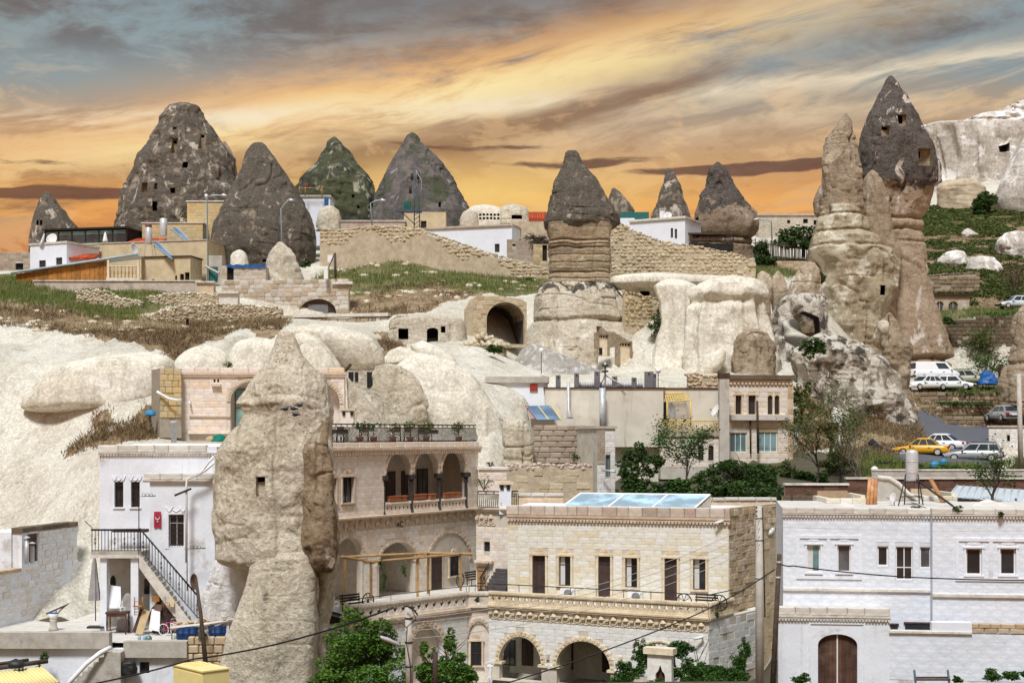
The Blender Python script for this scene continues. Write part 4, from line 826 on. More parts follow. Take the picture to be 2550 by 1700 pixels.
def window(fac,par,R,fm='pvc',gm='glass_dark',nx=1,nz=1,recess=0.16,fw=0.05,name='window',split=None,curtain=None):
 u0,u1,z0,z1=R;mb=MB();o1=-recess;o0=o1-0.06
 fac.box(mb,u0,u0+fw,z0,z1,o0,o1);fac.box(mb,u1-fw,u1,z0,z1,o0,o1)
 fac.box(mb,u0+fw,u1-fw,z0,z0+fw,o0,o1);fac.box(mb,u0+fw,u1-fw,z1-fw,z1,o0,o1)
 us=[u0+fw+(u1-u0-2*fw)*i/nx for i in range(nx+1)];zs=[z0+fw+(z1-z0-2*fw)*(i/nz if split is None else split[i])for i in range(nz+1)]
 h=fw*0.4
 for u in us[1:-1]:fac.box(mb,u-h,u+h,z0+fw,z1-fw,o0,o1+0.004)
 for z in zs[1:-1]:fac.box(mb,u0+fw,u1-fw,z-h,z+h,o0,o1+0.002)
 w=mb.build(name,MAT[fm],par)
 for i in range(nx):
  for j in range(nz):
   p=MB();fac.box(p,us[i]+0.002,us[i+1]-0.002,zs[j]+0.002,zs[j+1]-0.002,o0+0.012,o0+0.03);p.build('pane',MAT[gm],w)
 if curtain:
  p=MB();fac.box(p,us[0],us[0]+(us[-1]-us[0])*0.45,zs[0],zs[-1],o0+0.032,o0+0.038);p.build('curtain',MAT[curtain],w)
 return w
def door(fac,par,R,mat='wood_door',planks=3,recess=0.16,name='door',handle=True):
 u0,u1,z0,z1=R;n=planks;w=(u1-u0)/n
 mb=MB();fac.box(mb,u0,u1,z0,z1,-recess-0.06,-recess-0.03);d=mb.build(name,MAT[mat],par)
 for i in range(n):
  p=MB();fac.box(p,u0+i*w+0.006,u0+(i+1)*w-0.006,z0+0.01,z1-0.01,-recess-0.03,-recess);p.build('plank',MAT[mat],d)
 if handle:
  p=MB();zz=z0+(z1-z0)*0.45;fac.box(p,u1-0.14,u1-0.09,zz,zz+0.16,-recess,-recess+0.05);p.build('handle',MAT['iron'],d)
  for t in(0.25,0.8):
   p=MB();fac.box(p,u0+0.01,u1-0.01,z0+(z1-z0)*t,z0+(z1-z0)*t+0.05,-recess,-recess+0.012);p.build('hinge_strap',MAT['iron'],d)
 return d
def surround(fac,par,R,mat='trim_stone',w=0.12,proud=0.07,shell=True,sill=True,base=True):
 u0,u1,z0,z1=R;mb=MB()
 fac.box(mb,u0-w,u0,z0,z1,-0.02,proud);fac.box(mb,u1,u1+w,z0,z1,-0.02,proud);fac.box(mb,u0-w-0.05,u1+w+0.05,z1,z1+w,-0.02,proud+0.03)
 fac.box(mb,u0-w*0.5,u1+w*0.5,z1+w,z1+w*1.35,-0.02,proud)
 if sill:fac.box(mb,u0-w-0.04,u1+w+0.04,z0-0.09,z0,-0.02,proud+0.05)
 s=mb.build('surround',MAT[mat],par)
 if shell:
  c=(u0+u1)/2;r=min((u1-u0)*0.42,0.34);zb=z1+w*1.35
  mb=MB();pts=[(c+r*math.cos(math.pi*i/12),zb+r*0.95*math.sin(math.pi*i/12))for i in range(13)];fac.slab(mb,pts,[],-0.01,proud-0.015)
  sh=mb.build('shell_crest',MAT[mat],s if s.parent and s.parent.parent is None else par)
  mb=MB()
  for i in range(1,8):
   t=math.pi*i/8;mb.tube([fac.pt(c+r*0.15*math.cos(t),zb+0.04+r*0.15*math.sin(t),proud-0.01),fac.pt(c+r*0.92*math.cos(t),zb+0.02+r*0.86*math.sin(t),proud-0.008)],0.02,4)
  mb.build('shell_rib',MAT[mat],s)
 return s
def arch_ring(fac,par,c,zs,r_in,r_out,rise_k=1.0,mat='trim_stone',n=15,o0=-0.1,o1=0.06,name='voussoir',gap=0.012,teeth=True):
 for i in range(n):
  t0,t1=math.pi*i/n+gap/r_out,math.pi*(i+1)/n-gap/r_out
  pts=[(c+r_in*math.cos(t0),zs+r_in*rise_k*math.sin(t0)),(c+r_out*math.cos(t0),zs+r_out*rise_k*math.sin(t0)),(c+r_out*math.cos(t1),zs+r_out*rise_k*math.sin(t1)),(c+r_in*math.cos(t1),zs+r_in*rise_k*math.sin(t1))]
  mb=MB();fac.slab(mb,pts,[],o0,o1)
  if teeth:
   tm=(t0+t1)/2;rm=(r_in+r_out)/2;k=(r_out-r_in)*0.22
   mb.box(fac.pt(c+rm*math.cos(tm),zs+rm*rise_k*math.sin(tm),o1+0.015),(k,0.02,k),fac.ax())
  mb.build(name,MAT[mat],par)
def moulding(fac,par,u0,u1,z0,z1,o=0.1,mat='trim_stone',beads=0,name='cornice',steps=2):
 mb=MB();h=(z1-z0)/steps
 for i in range(steps):fac.box(mb,u0,u1,z0+i*h+0.001,z0+(i+1)*h,-0.05,o*(0.55+0.45*(i+1)/steps))
 c=mb.build(name,MAT[mat],par)
 if beads:
  mb=MB();n=max(1,int((u1-u0)/beads));w=(u1-u0)/n
  for i in range(n):
   uc=u0+(i+0.5)*w;mb.box(fac.pt(uc,z0-beads*0.28,o*0.45),(w*0.33,o*0.35,beads*0.26),fac.ax())
  mb.build('bead_row',MAT[mat],c)['kind']='stuff'
 return c
def coping_row(fac,par,u0,u1,z0,z1,o0,o1,mat='coping',bl=0.9,name='coping_stone'):
 pc=Pieces(name,par,MAT[mat],120,False,0.06);u=u0
 while u<u1-0.05:
  L=min(bl*rnd.uniform(0.75,1.25),u1-u)
  if u1-u-L<0.3:L=u1-u
  pc.put(fac.pt(u+L/2,(z0+z1)/2+rnd.uniform(-0.012,0.012),(o0+o1)/2+rnd.uniform(-0.012,0.012)),(L-0.015,abs(o1-o0),z1-z0),fac.ax());u+=L
 pc.flush()
def balustrade(fac,par,u0,u1,z0,z1,o=0.0,mat='trim_stone',pitch=0.62,thick=0.16):
 hb=(z1-z0);mb=MB();zl=z0+hb*0.16;zu=z1-hb*0.24;holes=[]
 n=max(1,int((u1-u0-0.2)/pitch));st=(u1-u0-0.1)/n;zm=(zl+zu)/2;hh=(zu-zl)/2
 for i in range(n):
  c=u0+0.05+(i+0.5)*st;holes.append([(c,zm-hh*0.92),(c+st*0.26,zm),(c,zm+hh*0.92),(c-st*0.26,zm)])
 fac.slab(mb,rect(u0,u1,zl,zu),holes,o-thick/2,o+thick/2);b=mb.build('balustrade_panel',MAT[mat],par)
 mb=MB();fac.box(mb,u0-0.02,u1+0.02,z0,zl,o-thick*0.75,o+thick*0.75);mb.build('plinth',MAT[mat],b)
 mb=MB();fac.box(mb,u0-0.03,u1+0.03,zu,z1,o-thick*0.8,o+thick*0.95);mb.build('handrail',MAT[mat],b)
 mb=MB();m=int((u1-u0)/0.12)
 for i in range(m):mb.box(fac.pt(u0+(i+0.5)*(u1-u0)/m,zu+(z1-zu)*0.55,o+thick*0.95+0.01),(0.035,0.02,(z1-zu)*0.26),fac.ax())
 mb.build('bead_row',MAT[mat],b)['kind']='stuff'
 mb=MB()
 for i in range(n):
  c=u0+0.05+i*st
  if i:
   for k in(-1,1):mb.tube([fac.pt(c,zm-hh*0.8,o+thick/2+0.004),fac.pt(c+k*st*0.14,zm,o+thick/2+0.01),fac.pt(c,zm+hh*0.8,o+thick/2+0.004)],0.015,4)
 if mb.v:mb.build('carved_line',MAT[mat],b)['kind']='stuff'
 return b
def frieze(fac,par,u0,u1,z0,z1,n,o=0.02,mat='trim_stone'):
 """a row of hooded rosettes on stepped brackets over a scalloped edge"""
 h=z1-z0;w=(u1-u0)/n
 def hood(mb):
  b=len(mb.v);mb.v+=[(-0.5,0,0),(0.5,0,0),(0.0,0,1),(-0.30,-0.9,-0.05),(0.30,-0.9,-0.05)]
  mb.f+=[[0+b,3+b,2+b],[3+b,4+b,2+b],[4+b,1+b,2+b],[0+b,1+b,4+b,3+b]];mb.sm+=[False]*4
  for k in range(-3,4):
   x=k*0.085;mb.tube([(x*1.4,-0.92*(1-abs(k)*0.02),0.0),(x*0.15,-0.05,0.92)],0.03,4)
 def bracket(mb):
  mb.box((0,-0.22,0.75),(0.5,0.5,0.25));mb.box((0,-0.1,0.38),(0.36,0.36,0.12));mb.box((0,-0.02,0.13),(0.24,0.26,0.12))
 def disc(mb):
  mb.lathe((0,0.1,0),[(0.5,0),(0.5,0.3),(0.42,0.36),(0.36,0.26),(0.12,0.26),(0.1,0.4),(0.02,0.42)],16,(Vector((1,0,0)),Vector((0,0,1)),Vector((0,-1,0))))
  for k in range(8):
   t=2*math.pi*k/8;mb.tube([(0.12*math.cos(t),-0.16,0.12*math.sin(t)),(0.34*math.cos(t),-0.18,0.34*math.sin(t))],0.05,4)
 ph,pb,pd=proto('hood',mat,hood),proto('bracket',mat,bracket),proto('rosette',mat,disc)
 for i in range(n):
  u=u0+(i+0.5)*w
  mesh_obj(ph,'hood',par,fac,u,z0+h*0.56,o,(w*0.52,-0.17,h*0.44))
  mesh_obj(pd,'rosette',par,fac,u,z0+h*0.32,o,(w*0.56,-0.13,h*0.50))
  mesh_obj(pb,'bracket',par,fac,u0+i*w,z0+h*0.22,o,(w*0.30,-0.17,h*0.42))
 mb=MB()
 for i in range(n*2):
  u=u0+(i+0.5)*w/2
  mb.tube([fac.pt(u+w*0.25*math.cos(t),z0+h*0.10-h*0.10*math.sin(t),o+0.01)for t in[math.pi*k/6 for k in range(7)]],0.022,4)
 mb.build('scallop_row',MAT[mat],par)['kind']='stuff'
def iron_rail(fac,par,u0,u1,z0,z1,o=0.0,mat='iron',pitch=0.13,belly=0.09,name='railing',rails=(0.0,0.82,1.0),scroll=True,z0b=None,z1b=None,bar=0.02):
 """bellied wrought iron railing; z0b, z1b give the heights at u1 when it slopes"""
 z0b=z0 if z0b is None else z0b;z1b=z1 if z1b is None else z1b
 def zz(u,k):
  t=(u-u0)/(u1-u0);a=z0+(z0b-z0)*t;b=z1+(z1b-z1)*t;return a+(b-a)*k
 for k in rails:mb=MB();mb.tube([fac.pt(u0,zz(u0,k),o),fac.pt(u1,zz(u1,k),o)],0.04 if k==1.0 else 0.024,5);r=mb.build('rail_bar',MAT[mat],par)
 mb=MB();n=max(1,int((u1-u0)/pitch));top=rails[-2]if len(rails)>2 else 1.0
 for i in range(n+1):
  u=u0+(u1-u0)*i/n
  if belly:mb.tube([fac.pt(u,zz(u,0),o),fac.pt(u,zz(u,0.1*top),o+belly*0.7),fac.pt(u,zz(u,0.3*top),o+belly),fac.pt(u,zz(u,0.55*top),o+belly*0.2),fac.pt(u,zz(u,0.75*top),o-belly*0.2),fac.pt(u,zz(u,top),o)],bar,4)
  else:mb.tube([fac.pt(u,zz(u,0),o),fac.pt(u,zz(u,top),o)],bar,4)
  if scroll and i%4==0 and len(rails)>2:
   mb.tube([fac.pt(u+0.06*math.cos(t),zz(u,(top+1)/2)+0.05*math.sin(t),o)for t in[2*math.pi*k/8 for k in range(9)]],0.018,4)
  elif scroll and not belly and i%3==1:
   for q in(0.35,0.55):mb.tube([fac.pt(u+0.045*math.cos(t),zz(u,q)+0.075*math.sin(t),o)for t in[2*math.pi*k/8 for k in range(9)]],0.012,4)
 b=mb.build('railing_bars',MAT[mat],par);b['kind']='stuff'
 return r
def shell_box(fac,par,u0,u1,z0,z1,o0,o1,mat,name='wall'):
 mb=MB();fac.box(mb,u0,u1,z0,z1,o0,o1);return mb.build(name,MAT[mat],par)
def lathe_obj(name,base,prof,mat,parent=None,n=16):
 mb=MB();mb.lathe(base,prof,n);return mb.build(name,MAT[mat],parent)
def cable(name,label,pts,r,mat,sag=0.0,cat='cable',n=14):
 out=[]
 for i in range(len(pts)-1):
  a,b=Vector(pts[i]),Vector(pts[i+1])
  for k in range(n+(1 if i==len(pts)-2 else 0)):
   t=k/n;p=a.lerp(b,t);p.z-=sag*4*t*(1-t);out.append(p)
 mb=MB();mb.tube(out,r,5);return tag(mb.build(name,MAT[mat]),label,cat)
def leaf_mesh(name,pts,size,mat,parent=None,seed=0,flat=0.35,k=1,kind=None):
 """one little two-triangle leaf at each point"""
 rs=np.random.RandomState(seed);pts=np.asarray(pts,float);n=len(pts)
 a=rs.normal(size=(n,3));a[:,2]*=flat;a/=np.linalg.norm(a,axis=1)[:,None]+1e-9
 b=rs.normal(size=(n,3));b-=a*(a*b).sum(1)[:,None];b/=np.linalg.norm(b,axis=1)[:,None]+1e-9
 s=size*rs.uniform(0.6,1.3,(n,1));w=s*rs.uniform(0.38,0.6,(n,1))
 V=np.stack([pts-a*s*0.5,pts+b*w*0.5,pts+a*s*0.5,pts-b*w*0.5],1).reshape(-1,3)
 I=np.arange(n)[:,None]*4;q=np.concatenate([I,I+1,I+2,I+3],1)
 me=mesh_np(name,V,faces_quad=q,smooth=False);o=link(name,me,MAT[mat],parent)
 if kind:o['kind']=kind
 return o
def blades(name,roots,h,w,mat,parent=None,seed=0,lean=0.35):
 rs=np.random.RandomState(seed);r=np.asarray(roots,float);n=len(r)
 th=rs.uniform(0,2*math.pi,n);hh=h*rs.uniform(0.5,1.35,n);ln=hh*lean*rs.uniform(0.2,1.6,n);al=rs.uniform(0,2*math.pi,n)
 dx=np.stack([np.cos(th),np.sin(th),np.zeros(n)],1)*(w*rs.uniform(0.6,1.4,n))[:,None]
 tip=r+np.stack([np.cos(al)*ln,np.sin(al)*ln,hh],1)
 V=np.stack([r-dx,r+dx,tip],1).reshape(-1,3);I=np.arange(n)[:,None]*3
 me=mesh_np(name,V,faces_tri=np.concatenate([I,I+1,I+2],1),smooth=False);return link(name,me,MAT[mat],parent)
def branches(mb,base,top,r0,depth,rs,spread=0.6,kids=3,out=None,wob=0.12,r_end=0.35):
 a,b=Vector(base),Vector(top);L=(b-a).length;n=5;pts=[]
 for i in range(n+1):
  t=i/n;p=a.lerp(b,t)
  if 0<i:p+=Vector((rs.uniform(-1,1),rs.uniform(-1,1),rs.uniform(-0.5,0.5)))*(L*wob*0.5*t)
  pts.append(p)
 mb.tube(pts,r0,7 if depth>1 else 5,r0*r_end)
 if out is not None and depth<=1:out+=[pts[k]for k in(2,3,4,5)]
 if depth<=0:return
 dirn=(pts[-1]-pts[0]).normalized()
 for k in range(kids):
  t=rs.uniform(0.35,1.0);s=pts[min(n,int(t*n))]
  v=(dirn+Vector((rs.uniform(-1,1),rs.uniform(-1,1),rs.uniform(-0.35,0.7)))*spread*1.3).normalized()
  branches(mb,s,s+v*L*rs.uniform(0.5,0.75),r0*r_end*1.25,depth-1,rs,spread,kids,out,wob,r_end)
 return pts
def satellite_dish(label,c,r,face,group='satellite dishes',mat='cloth_white',stand=0.6):
 """c: centre, face: direction it looks"""
 f=Vector(face).normalized();a=f.orthogonal().normalized();b=f.cross(a)
 t=thing('satellite_dish',label,'satellite dish',Vector(c)-Vector((0,0,stand)),group)
 mb=MB();mb.lathe(Vector(c)-f*r*0.2,[(0.02,0.0),(r*0.5,r*0.05),(r*0.85,r*0.15),(r,r*0.23),(r*0.99,r*0.25),(r*0.83,r*0.17),(r*0.5,r*0.075),(0.02,0.02)],20,(a,b,f));mb.build('reflector',MAT[mat],t)
 low=Vector(c)-Vector((0,0,r*0.85));mb=MB();tip=Vector(c)+f*r*0.9-Vector((0,0,r*0.2));mb.tube([low,tip],0.02,5);mb.build('feed_arm',MAT['galv'],t)
 mb=MB();mb.tube([tip-f*0.08,tip+f*0.06],0.05,8);mb.build('receiver',MAT['plastic_grey'],t)
 mb=MB();mb.tube([Vector(c)-f*r*0.25,Vector(c)-f*(r*0.25+0.1)-Vector((0,0,stand))],0.03,6);mb.build('mast',MAT['galv'],t)
 return t
# ---------------------------------------------------------------- the arcaded stone hotel, receding left wing
HL=Fac(P(830,1300,84),P(1190,1300,97))
def left_wing():
 f=HL;T=thing('hotel_wing','pink cut-stone hotel wing with a three-arched loggia and a roof terrace','building',f.pt(2,-13.5,0))
 uE=f.len;z_top=f.Z(1010,1113);z_led=f.Z(1010,1280);z_fl=f.Z(1010,1478);zw0=-14.0
 uS=-1.2
 win=R_(f,852,1187,880,1251);win0=R_(f,822,1190,836,1253)
 cols=[957,1027,1096,1163];cu=[f.U(x,1220)for x in cols]
 zb=f.Z(1060,1270);zsp=f.Z(1060,1180);zrail=f.Z(1060,1244)
 hole=[(cu[0],zb),(cu[3],zb),(cu[3],zsp)]
 for k in(2,1,0):
  a,b=cu[k]+0.16,cu[k+1]-0.16;c=(a+b)/2;r=(b-a)/2
  hole+=[(c+r*math.cos(math.pi*i/12),zsp+r*1.08*math.sin(math.pi*i/12))for i in range(13)]
 hole.append((cu[0],zsp))
 big=[]
 for(x0,x1,yc,ys)in((834,902,1338,1388),(944,1034,1350,1396)):
  u0,u1=f.U(x0,1400),f.U(x1,1400);xm=(x0+x1)/2;big.append((u0,u1,f.Z(xm,ys),f.Z(xm,yc)))
 holes=[rect(*win),rect(*win0),hole]
 for(u0,u1,zs,zc)in big:holes.append(arch(u0,u1,z_fl,zs,zc-zs))
 mb=MB();f.slab(mb,rect(uS,uE,z_fl-0.02,z_top),holes,-0.42,0.0);mb.build('wall',MAT['mortar_pale'],T)
 u0,u1=f.U(1064,1400),f.U(1170,1400);zs3,zc3=f.Z(1115,1402),f.Z(1115,1326)
 blk_holes=[rect(win[0]-.14,win[1]+.14,win[2]-.1,win[3]+.2),rect(win0[0]-.14,win0[1]+.14,win0[2]-.1,win0[3]+.3),hole]+[arch(a-.2,b+.2,z_fl,s,c-s+.2)for a,b,s,c in big]+[arch(u0-.05,u1+.05,z_fl,zs3,zc3-zs3+.05)]
 course_blocks(f,T,MAT['ashlar_pink'],uS,uE,z_led+0.05,z_top-0.1,0.36,0.72,blk_holes,limit=220)
 course_blocks(f,T,MAT['ashlar_pink'],uS,uE,z_fl,z_led-0.72,0.36,0.72,blk_holes,limit=200)
 shell_box(f,T,uS,uE,zw0,z_fl-0.03,-9.0,-0.1,'ashlar_pink','base_wall')
 shell_box(f,T,uS,uE,z_led-0.1,z_led+0.08,-9.0,-0.43,'concrete_pale','floor_slab')
 shell_box(f,T,uS,uE,z_top-0.2,z_top-0.02,-9.0,-0.1,'concrete_pale','roof_slab')
 shell_box(f,T,uS,uE-0.3,z_fl,z_top-0.2,-9.0,-2.6,'plaster_grey','back_wall')  # greyer than the facade: loggia shade is put into the wall colour
 shell_box(f,T,uE-0.36,uE,z_led+0.1,z_top-0.22,-9.0,-0.43,'ashlar_pink','side_wall')
 shell_box(f,T,uE-0.36,uE,z_fl,z_led-0.12,-9.0,-0.43,'ashlar_pink','side_wall')
 for uu in(cu[0]-0.35,):shell_box(f,T,uS,uu,z_led+0.1,z_top-0.22,-2.6,-0.43,'ashlar_pink','inner_wall')
 for uu in((big[0][1]+big[1][0])/2,big[1][1]+0.5):shell_box(f,T,uu-0.25,uu+0.25,z_fl,z_led-0.12,-2.6,-0.43,'ashlar_pink','inner_wall')
 shell_box(f,T,big[1][1]+.75,uE-.4,z_fl,z_led-.12,-2.6,-.43,'ashlar_pink','inner_wall')
 for k in range(3):
  a,b=cu[k]+0.16,cu[k+1]-0.16;arch_ring(f,T,(a+b)/2,zsp,(b-a)/2,(b-a)/2+0.22,1.08,n=13)
 for k,u in enumerate(cu):
  p=f.pt(u,zb-0.12,-0.08);hgt=zsp-zb+0.1
  c=lathe_obj('column',p,[(0.17,0),(0.17,0.1),(0.13,0.16),(0.11,0.3),(0.115,hgt*0.6),(0.105,hgt*0.72),(0.14,hgt*0.76),(0.12,hgt*0.82),(0.17,hgt*0.9)],'basalt',T,12)
  mb=MB();mb.box(p+Vector((0,0,hgt*0.95)),(0.21,0.24,hgt*0.06),f.ax());mb.build('capital',MAT['basalt'],c)
  mb=MB();mb.box(p+Vector((0,0,-0.04)),(0.2,0.2,0.05),f.ax());mb.build('column_base',MAT['basalt'],c)
 for k in range(3):balustrade(f,T,cu[k]+0.14,cu[k+1]-0.14,zb-0.02,zrail,-0.12,'ashlar_pink',0.36,0.12)
 for(xa,xb)in((963,986),(1002,1018)):
  Rr=(f.U(xa,1220,-2.5),f.U(xb,1220,-2.5),zb+0.0,f.Z(990,1172,-2.5));door(f,T,Rr,'wood_door',2,2.52)
 window(f,T,(f.U(1040,1220,-2.5),f.U(1066,1220,-2.5),zb+.1,f.Z(1060,1166,-2.5)),'wood_dark','glass_curtain',2,1,2.5)
 for w_ in(win,win0):
  window(f,T,w_,'wood_dark','glass_dark',2,2,0.16,split=(0,0.68,1));surround(f,T,w_)
 moulding(f,T,uS,uE+0.12,z_top-0.28,z_top+0.0,0.26,beads=0.26,name='cornice')
 coping_row(f,T,uS,uE+0.1,z_top+0.001,z_top+0.32,-0.4,0.06,'ashlar_pink',0.7,'parapet_block')
 moulding(f,T,uS,uE+0.1,z_led-0.08,z_led+0.08,0.34,name='ledge')
 frieze(f,T,uS+0.2,uE,z_led-0.78,z_led-0.06,16)
 for(x,y)in((921,1346),(1049,1335)):
  u,z=f.uv(x,y);mesh_obj(proto('medallion','trim_stone',lambda mb:(mb.lathe((0,0,0),[(0.5,0),(0.5,0.1),(0.42,0.14),(0.36,0.08),(0.1,0.08),(0.08,0.16)],20,(Vector((1,0,0)),Vector((0,0,1)),Vector((0,-1,0)))),[mb.tube([(0.1*math.cos(t),-0.1,0.1*math.sin(t)),(0.38*math.cos(t),-0.12,0.38*math.sin(t))],0.03,4)for t in[math.pi*k/6 for k in range(12)]])),'medallion',T,f,u,z,0.02,(0.78,1,1.05))
 u,z=f.uv(996,1305,0.2);mb=MB()
 mb.tube([f.pt(u+0.2+0.17*math.cos(t),z+0.17*math.sin(t),0.2)for t in[math.radians(40+28*k)for k in range(11)]],0.035,6);mb.build('crescent',MAT['iron_rust'],T)
 mb=MB();pts=[(u-0.16+(0.15 if i%2==0 else 0.06)*math.cos(math.pi*i/5+0.3),z+(0.15 if i%2==0 else 0.06)*math.sin(math.pi*i/5+0.3))for i in range(10)];f.slab(mb,pts,[],0.17,0.22);mb.build('star',MAT['iron_rust'],T)
 for(a,b,s,c)in big:arch_ring(f,T,(a+b)/2,s,(b-a)/2,(b-a)/2+0.26,(c-s)/((b-a)/2),n=17)
 for(a,b,s,c)in big:
  for u in(a-0.16,b+0.16):mb=MB();f.box(mb,u-0.22,u+0.22,s-0.16,s,-0.2,0.1);mb.build('impost',MAT['trim_stone'],T)
 arch_ring(f,T,(u0+u1)/2,zs3,(u1-u0)/2-0.05,(u1-u0)/2+0.2,(zc3-zs3)/((u1-u0)/2),n=19)
 dr=R_(f,1072,1382,1099,1478);wn=R_(f,1119,1383,1141,1433)
 door(f,T,(dr[0],dr[1],z_fl,dr[3]),'wood_door',3,-0.06);surround(f,T,(dr[0],dr[1],z_fl,dr[3]),shell=False,sill=False);window(f,T,wn,'wood_dark','glass_dark',2,2,-0.04,split=(0,.7,1));surround(f,T,wn)
 door(f,T,(f.U(850,1420,-2.5),f.U(884,1420,-2.5),z_fl,f.Z(868,1385,-2.5)),'wood_tan',4,2.5)
 door(f,T,(f.U(962,1420,-2.5),f.U(990,1420,-2.5),z_fl,f.Z(980,1382,-2.5)),'wood_door',3,2.5);window(f,T,(f.U(998,1420,-2.5),f.U(1024,1420,-2.5),f.Z(1010,1445,-2.5),f.Z(1010,1385,-2.5)),'wood_dark','glass_dark',2,2,2.5)
 mb=MB();f.box(mb,big[1][0]+.3,big[1][1]-.3,f.Z(990,1415),f.Z(990,1413),-2.55,-2.3);mb.build('shelf',MAT['trim_stone'],T)
 zr0=z_top+0.34;zr1=f.Z(1010,1057)
 iron_rail(f,T,uS,uE-0.1,zr0,zr1,-0.1,pitch=0.13,belly=0.14,bar=0.028)
 return T,z_top,z_fl,z_led,uE
HWL,HZ_TOP,HZ_FL,HZ_LED,HUE=left_wing()
# ---- terrace in front of the left wing
def front_terrace():
 f=HL;A=P(868,1520,80.0);B=P(1164,1480,87.2)
 t=Fac(A,B);z1=t.Z(1000,1491);z0=t.Z(1000,1533);T=thing('stone_terrace','raised stone terrace with diamond-pierced balustrade under the wooden pergola','terrace',t.pt(3,-14,0))
 L=t.len;zf=HZ_FL
 balustrade(t,T,0,L,z0,z1,0.0,'ashlar_pink',0.62)
 moulding(t,T,-0.1,L+0.1,z0-0.3,z0,0.22,name='ledge');mb=MB()
 n=22
 for i in range(n):
  u=(i+.5)*L/n;mb.tube([t.pt(u+L/n/2*math.cos(a),z0-0.34-0.1*math.sin(a),0.03)for a in[math.pi*k/6 for k in range(7)]],0.022,4)
 mb.build('scallop_row',MAT['trim_stone'],T)['kind']='stuff'
 c=t.U(1062,1600);r=t.U(1106,1600)-c;zs=t.Z(1062,1640)
 mb=MB();t.slab(mb,rect(-0.2,L,-15,z0-0.3),[arch(c-r,c+r,-14.9,zs,r*1.3)],-0.4,0.0);mb.build('wall',MAT['white_clean'],T)
 shell_box(t,T,-0.2,L,-15,z0-0.35,-2.5,-0.42,'ashlar_pink','back_wall')
 course_blocks(t,T,MAT['ashlar_white'],-0.2,L,-13.4,z0-0.45,0.36,0.75,[arch(c-r-.3,c+r+.3,-15,zs,r*1.3+.3)],limit=120)
 arch_ring(t,T,c,zs,r,r+0.34,1.3,n=15)
 pts=[t.pt(-0.2,zf-0.02,-0.1),t.pt(L,zf-0.02,-0.1),HL.pt(HUE+1.5,zf-0.02,0),HL.pt(-1.2,zf-0.02,0)]
 mb=MB();mb.poly(pts);mb.poly([p-Vector((0,0,0.25))for p in pts],True);mb.build('floor',MAT['concrete_pale'],T)
 e=Fac(P(850,1510,82.5),A);balus=MB();e.box(balus,0,e.len,z0-.3,z1,-0.1,0.1);balus.build('end_parapet',MAT['trim_stone'],T)
 e2=Fac(B,P(1218,1470,87.2));balustrade(e2,T,0.05,e2.len,z0,z1,0,'ashlar_pink',0.6);shell_box(e2,T,0.0,e2.len,-15,z0,-2.5,-0.12,'ashlar_pink','return_wall')
 wn=R_(e2,1172,1596,1199,1656,0);window(e2,T,wn,'wood_dark','glass_dark',2,2,0.0);surround(e2,T,wn,proud=0.0)
 cc=(e2.U(1166,1600)+e2.U(1218,1600))/2;arch_ring(e2,T,cc,e2.Z(1190,1585),0.62,0.78,1.5,n=11,o0=-0.15,o1=0.03)
 for ff,La in((t,L),(e2,e2.len)):
  mb=MB();mb.tube([ff.pt(0.1,z1+0.32,0),ff.pt(La-0.1,z1+0.32,0)],0.025,6);h=mb.build('hand_bar',MAT['iron'],T)
  mb=MB()
  for k in range(4):mb.tube([ff.pt(0.1+(La-.2)*k/3,z1-0.02,0),ff.pt(0.1+(La-.2)*k/3,z1+0.32,0)],0.018,5)
  mb.build('bar_post',MAT['iron'],T)
 return t,z1
TF,TZ1=front_terrace()
def pergola():
 T=thing('pergola','light wooden pergola frame on the stone terrace','pergola',P(960,1478,84))
 posts=[(859,83.5,1388,1475),(924,81.8,1400,1492),(1040,85,1390,1485),(1066,88,1378,1478),(1147,89,1380,1470)]
 tops=[]
 for(x,d,y0,y1)in posts:
  a,b=P(x,y1,d),P(x,y0,d);mb=MB();mb.box((a+b)/2,(0.075,0.075,(b-a).z/2));mb.build('post',MAT['wood_tan'],T);tops.append(b)
 for(i,j,ext)in((0,1,.3),(1,2,.5),(0,3,.4),(2,3,.3),(3,4,.8),(2,4,.5)):
  a,b=tops[i],tops[j];v=(b-a).normalized();mb=MB();mb.tube([a-v*ext+Vector((0,0,.05)),b+v*ext+Vector((0,0,.05))],0.075,4);mb.build('beam',MAT['wood_tan'],T)
pergola()
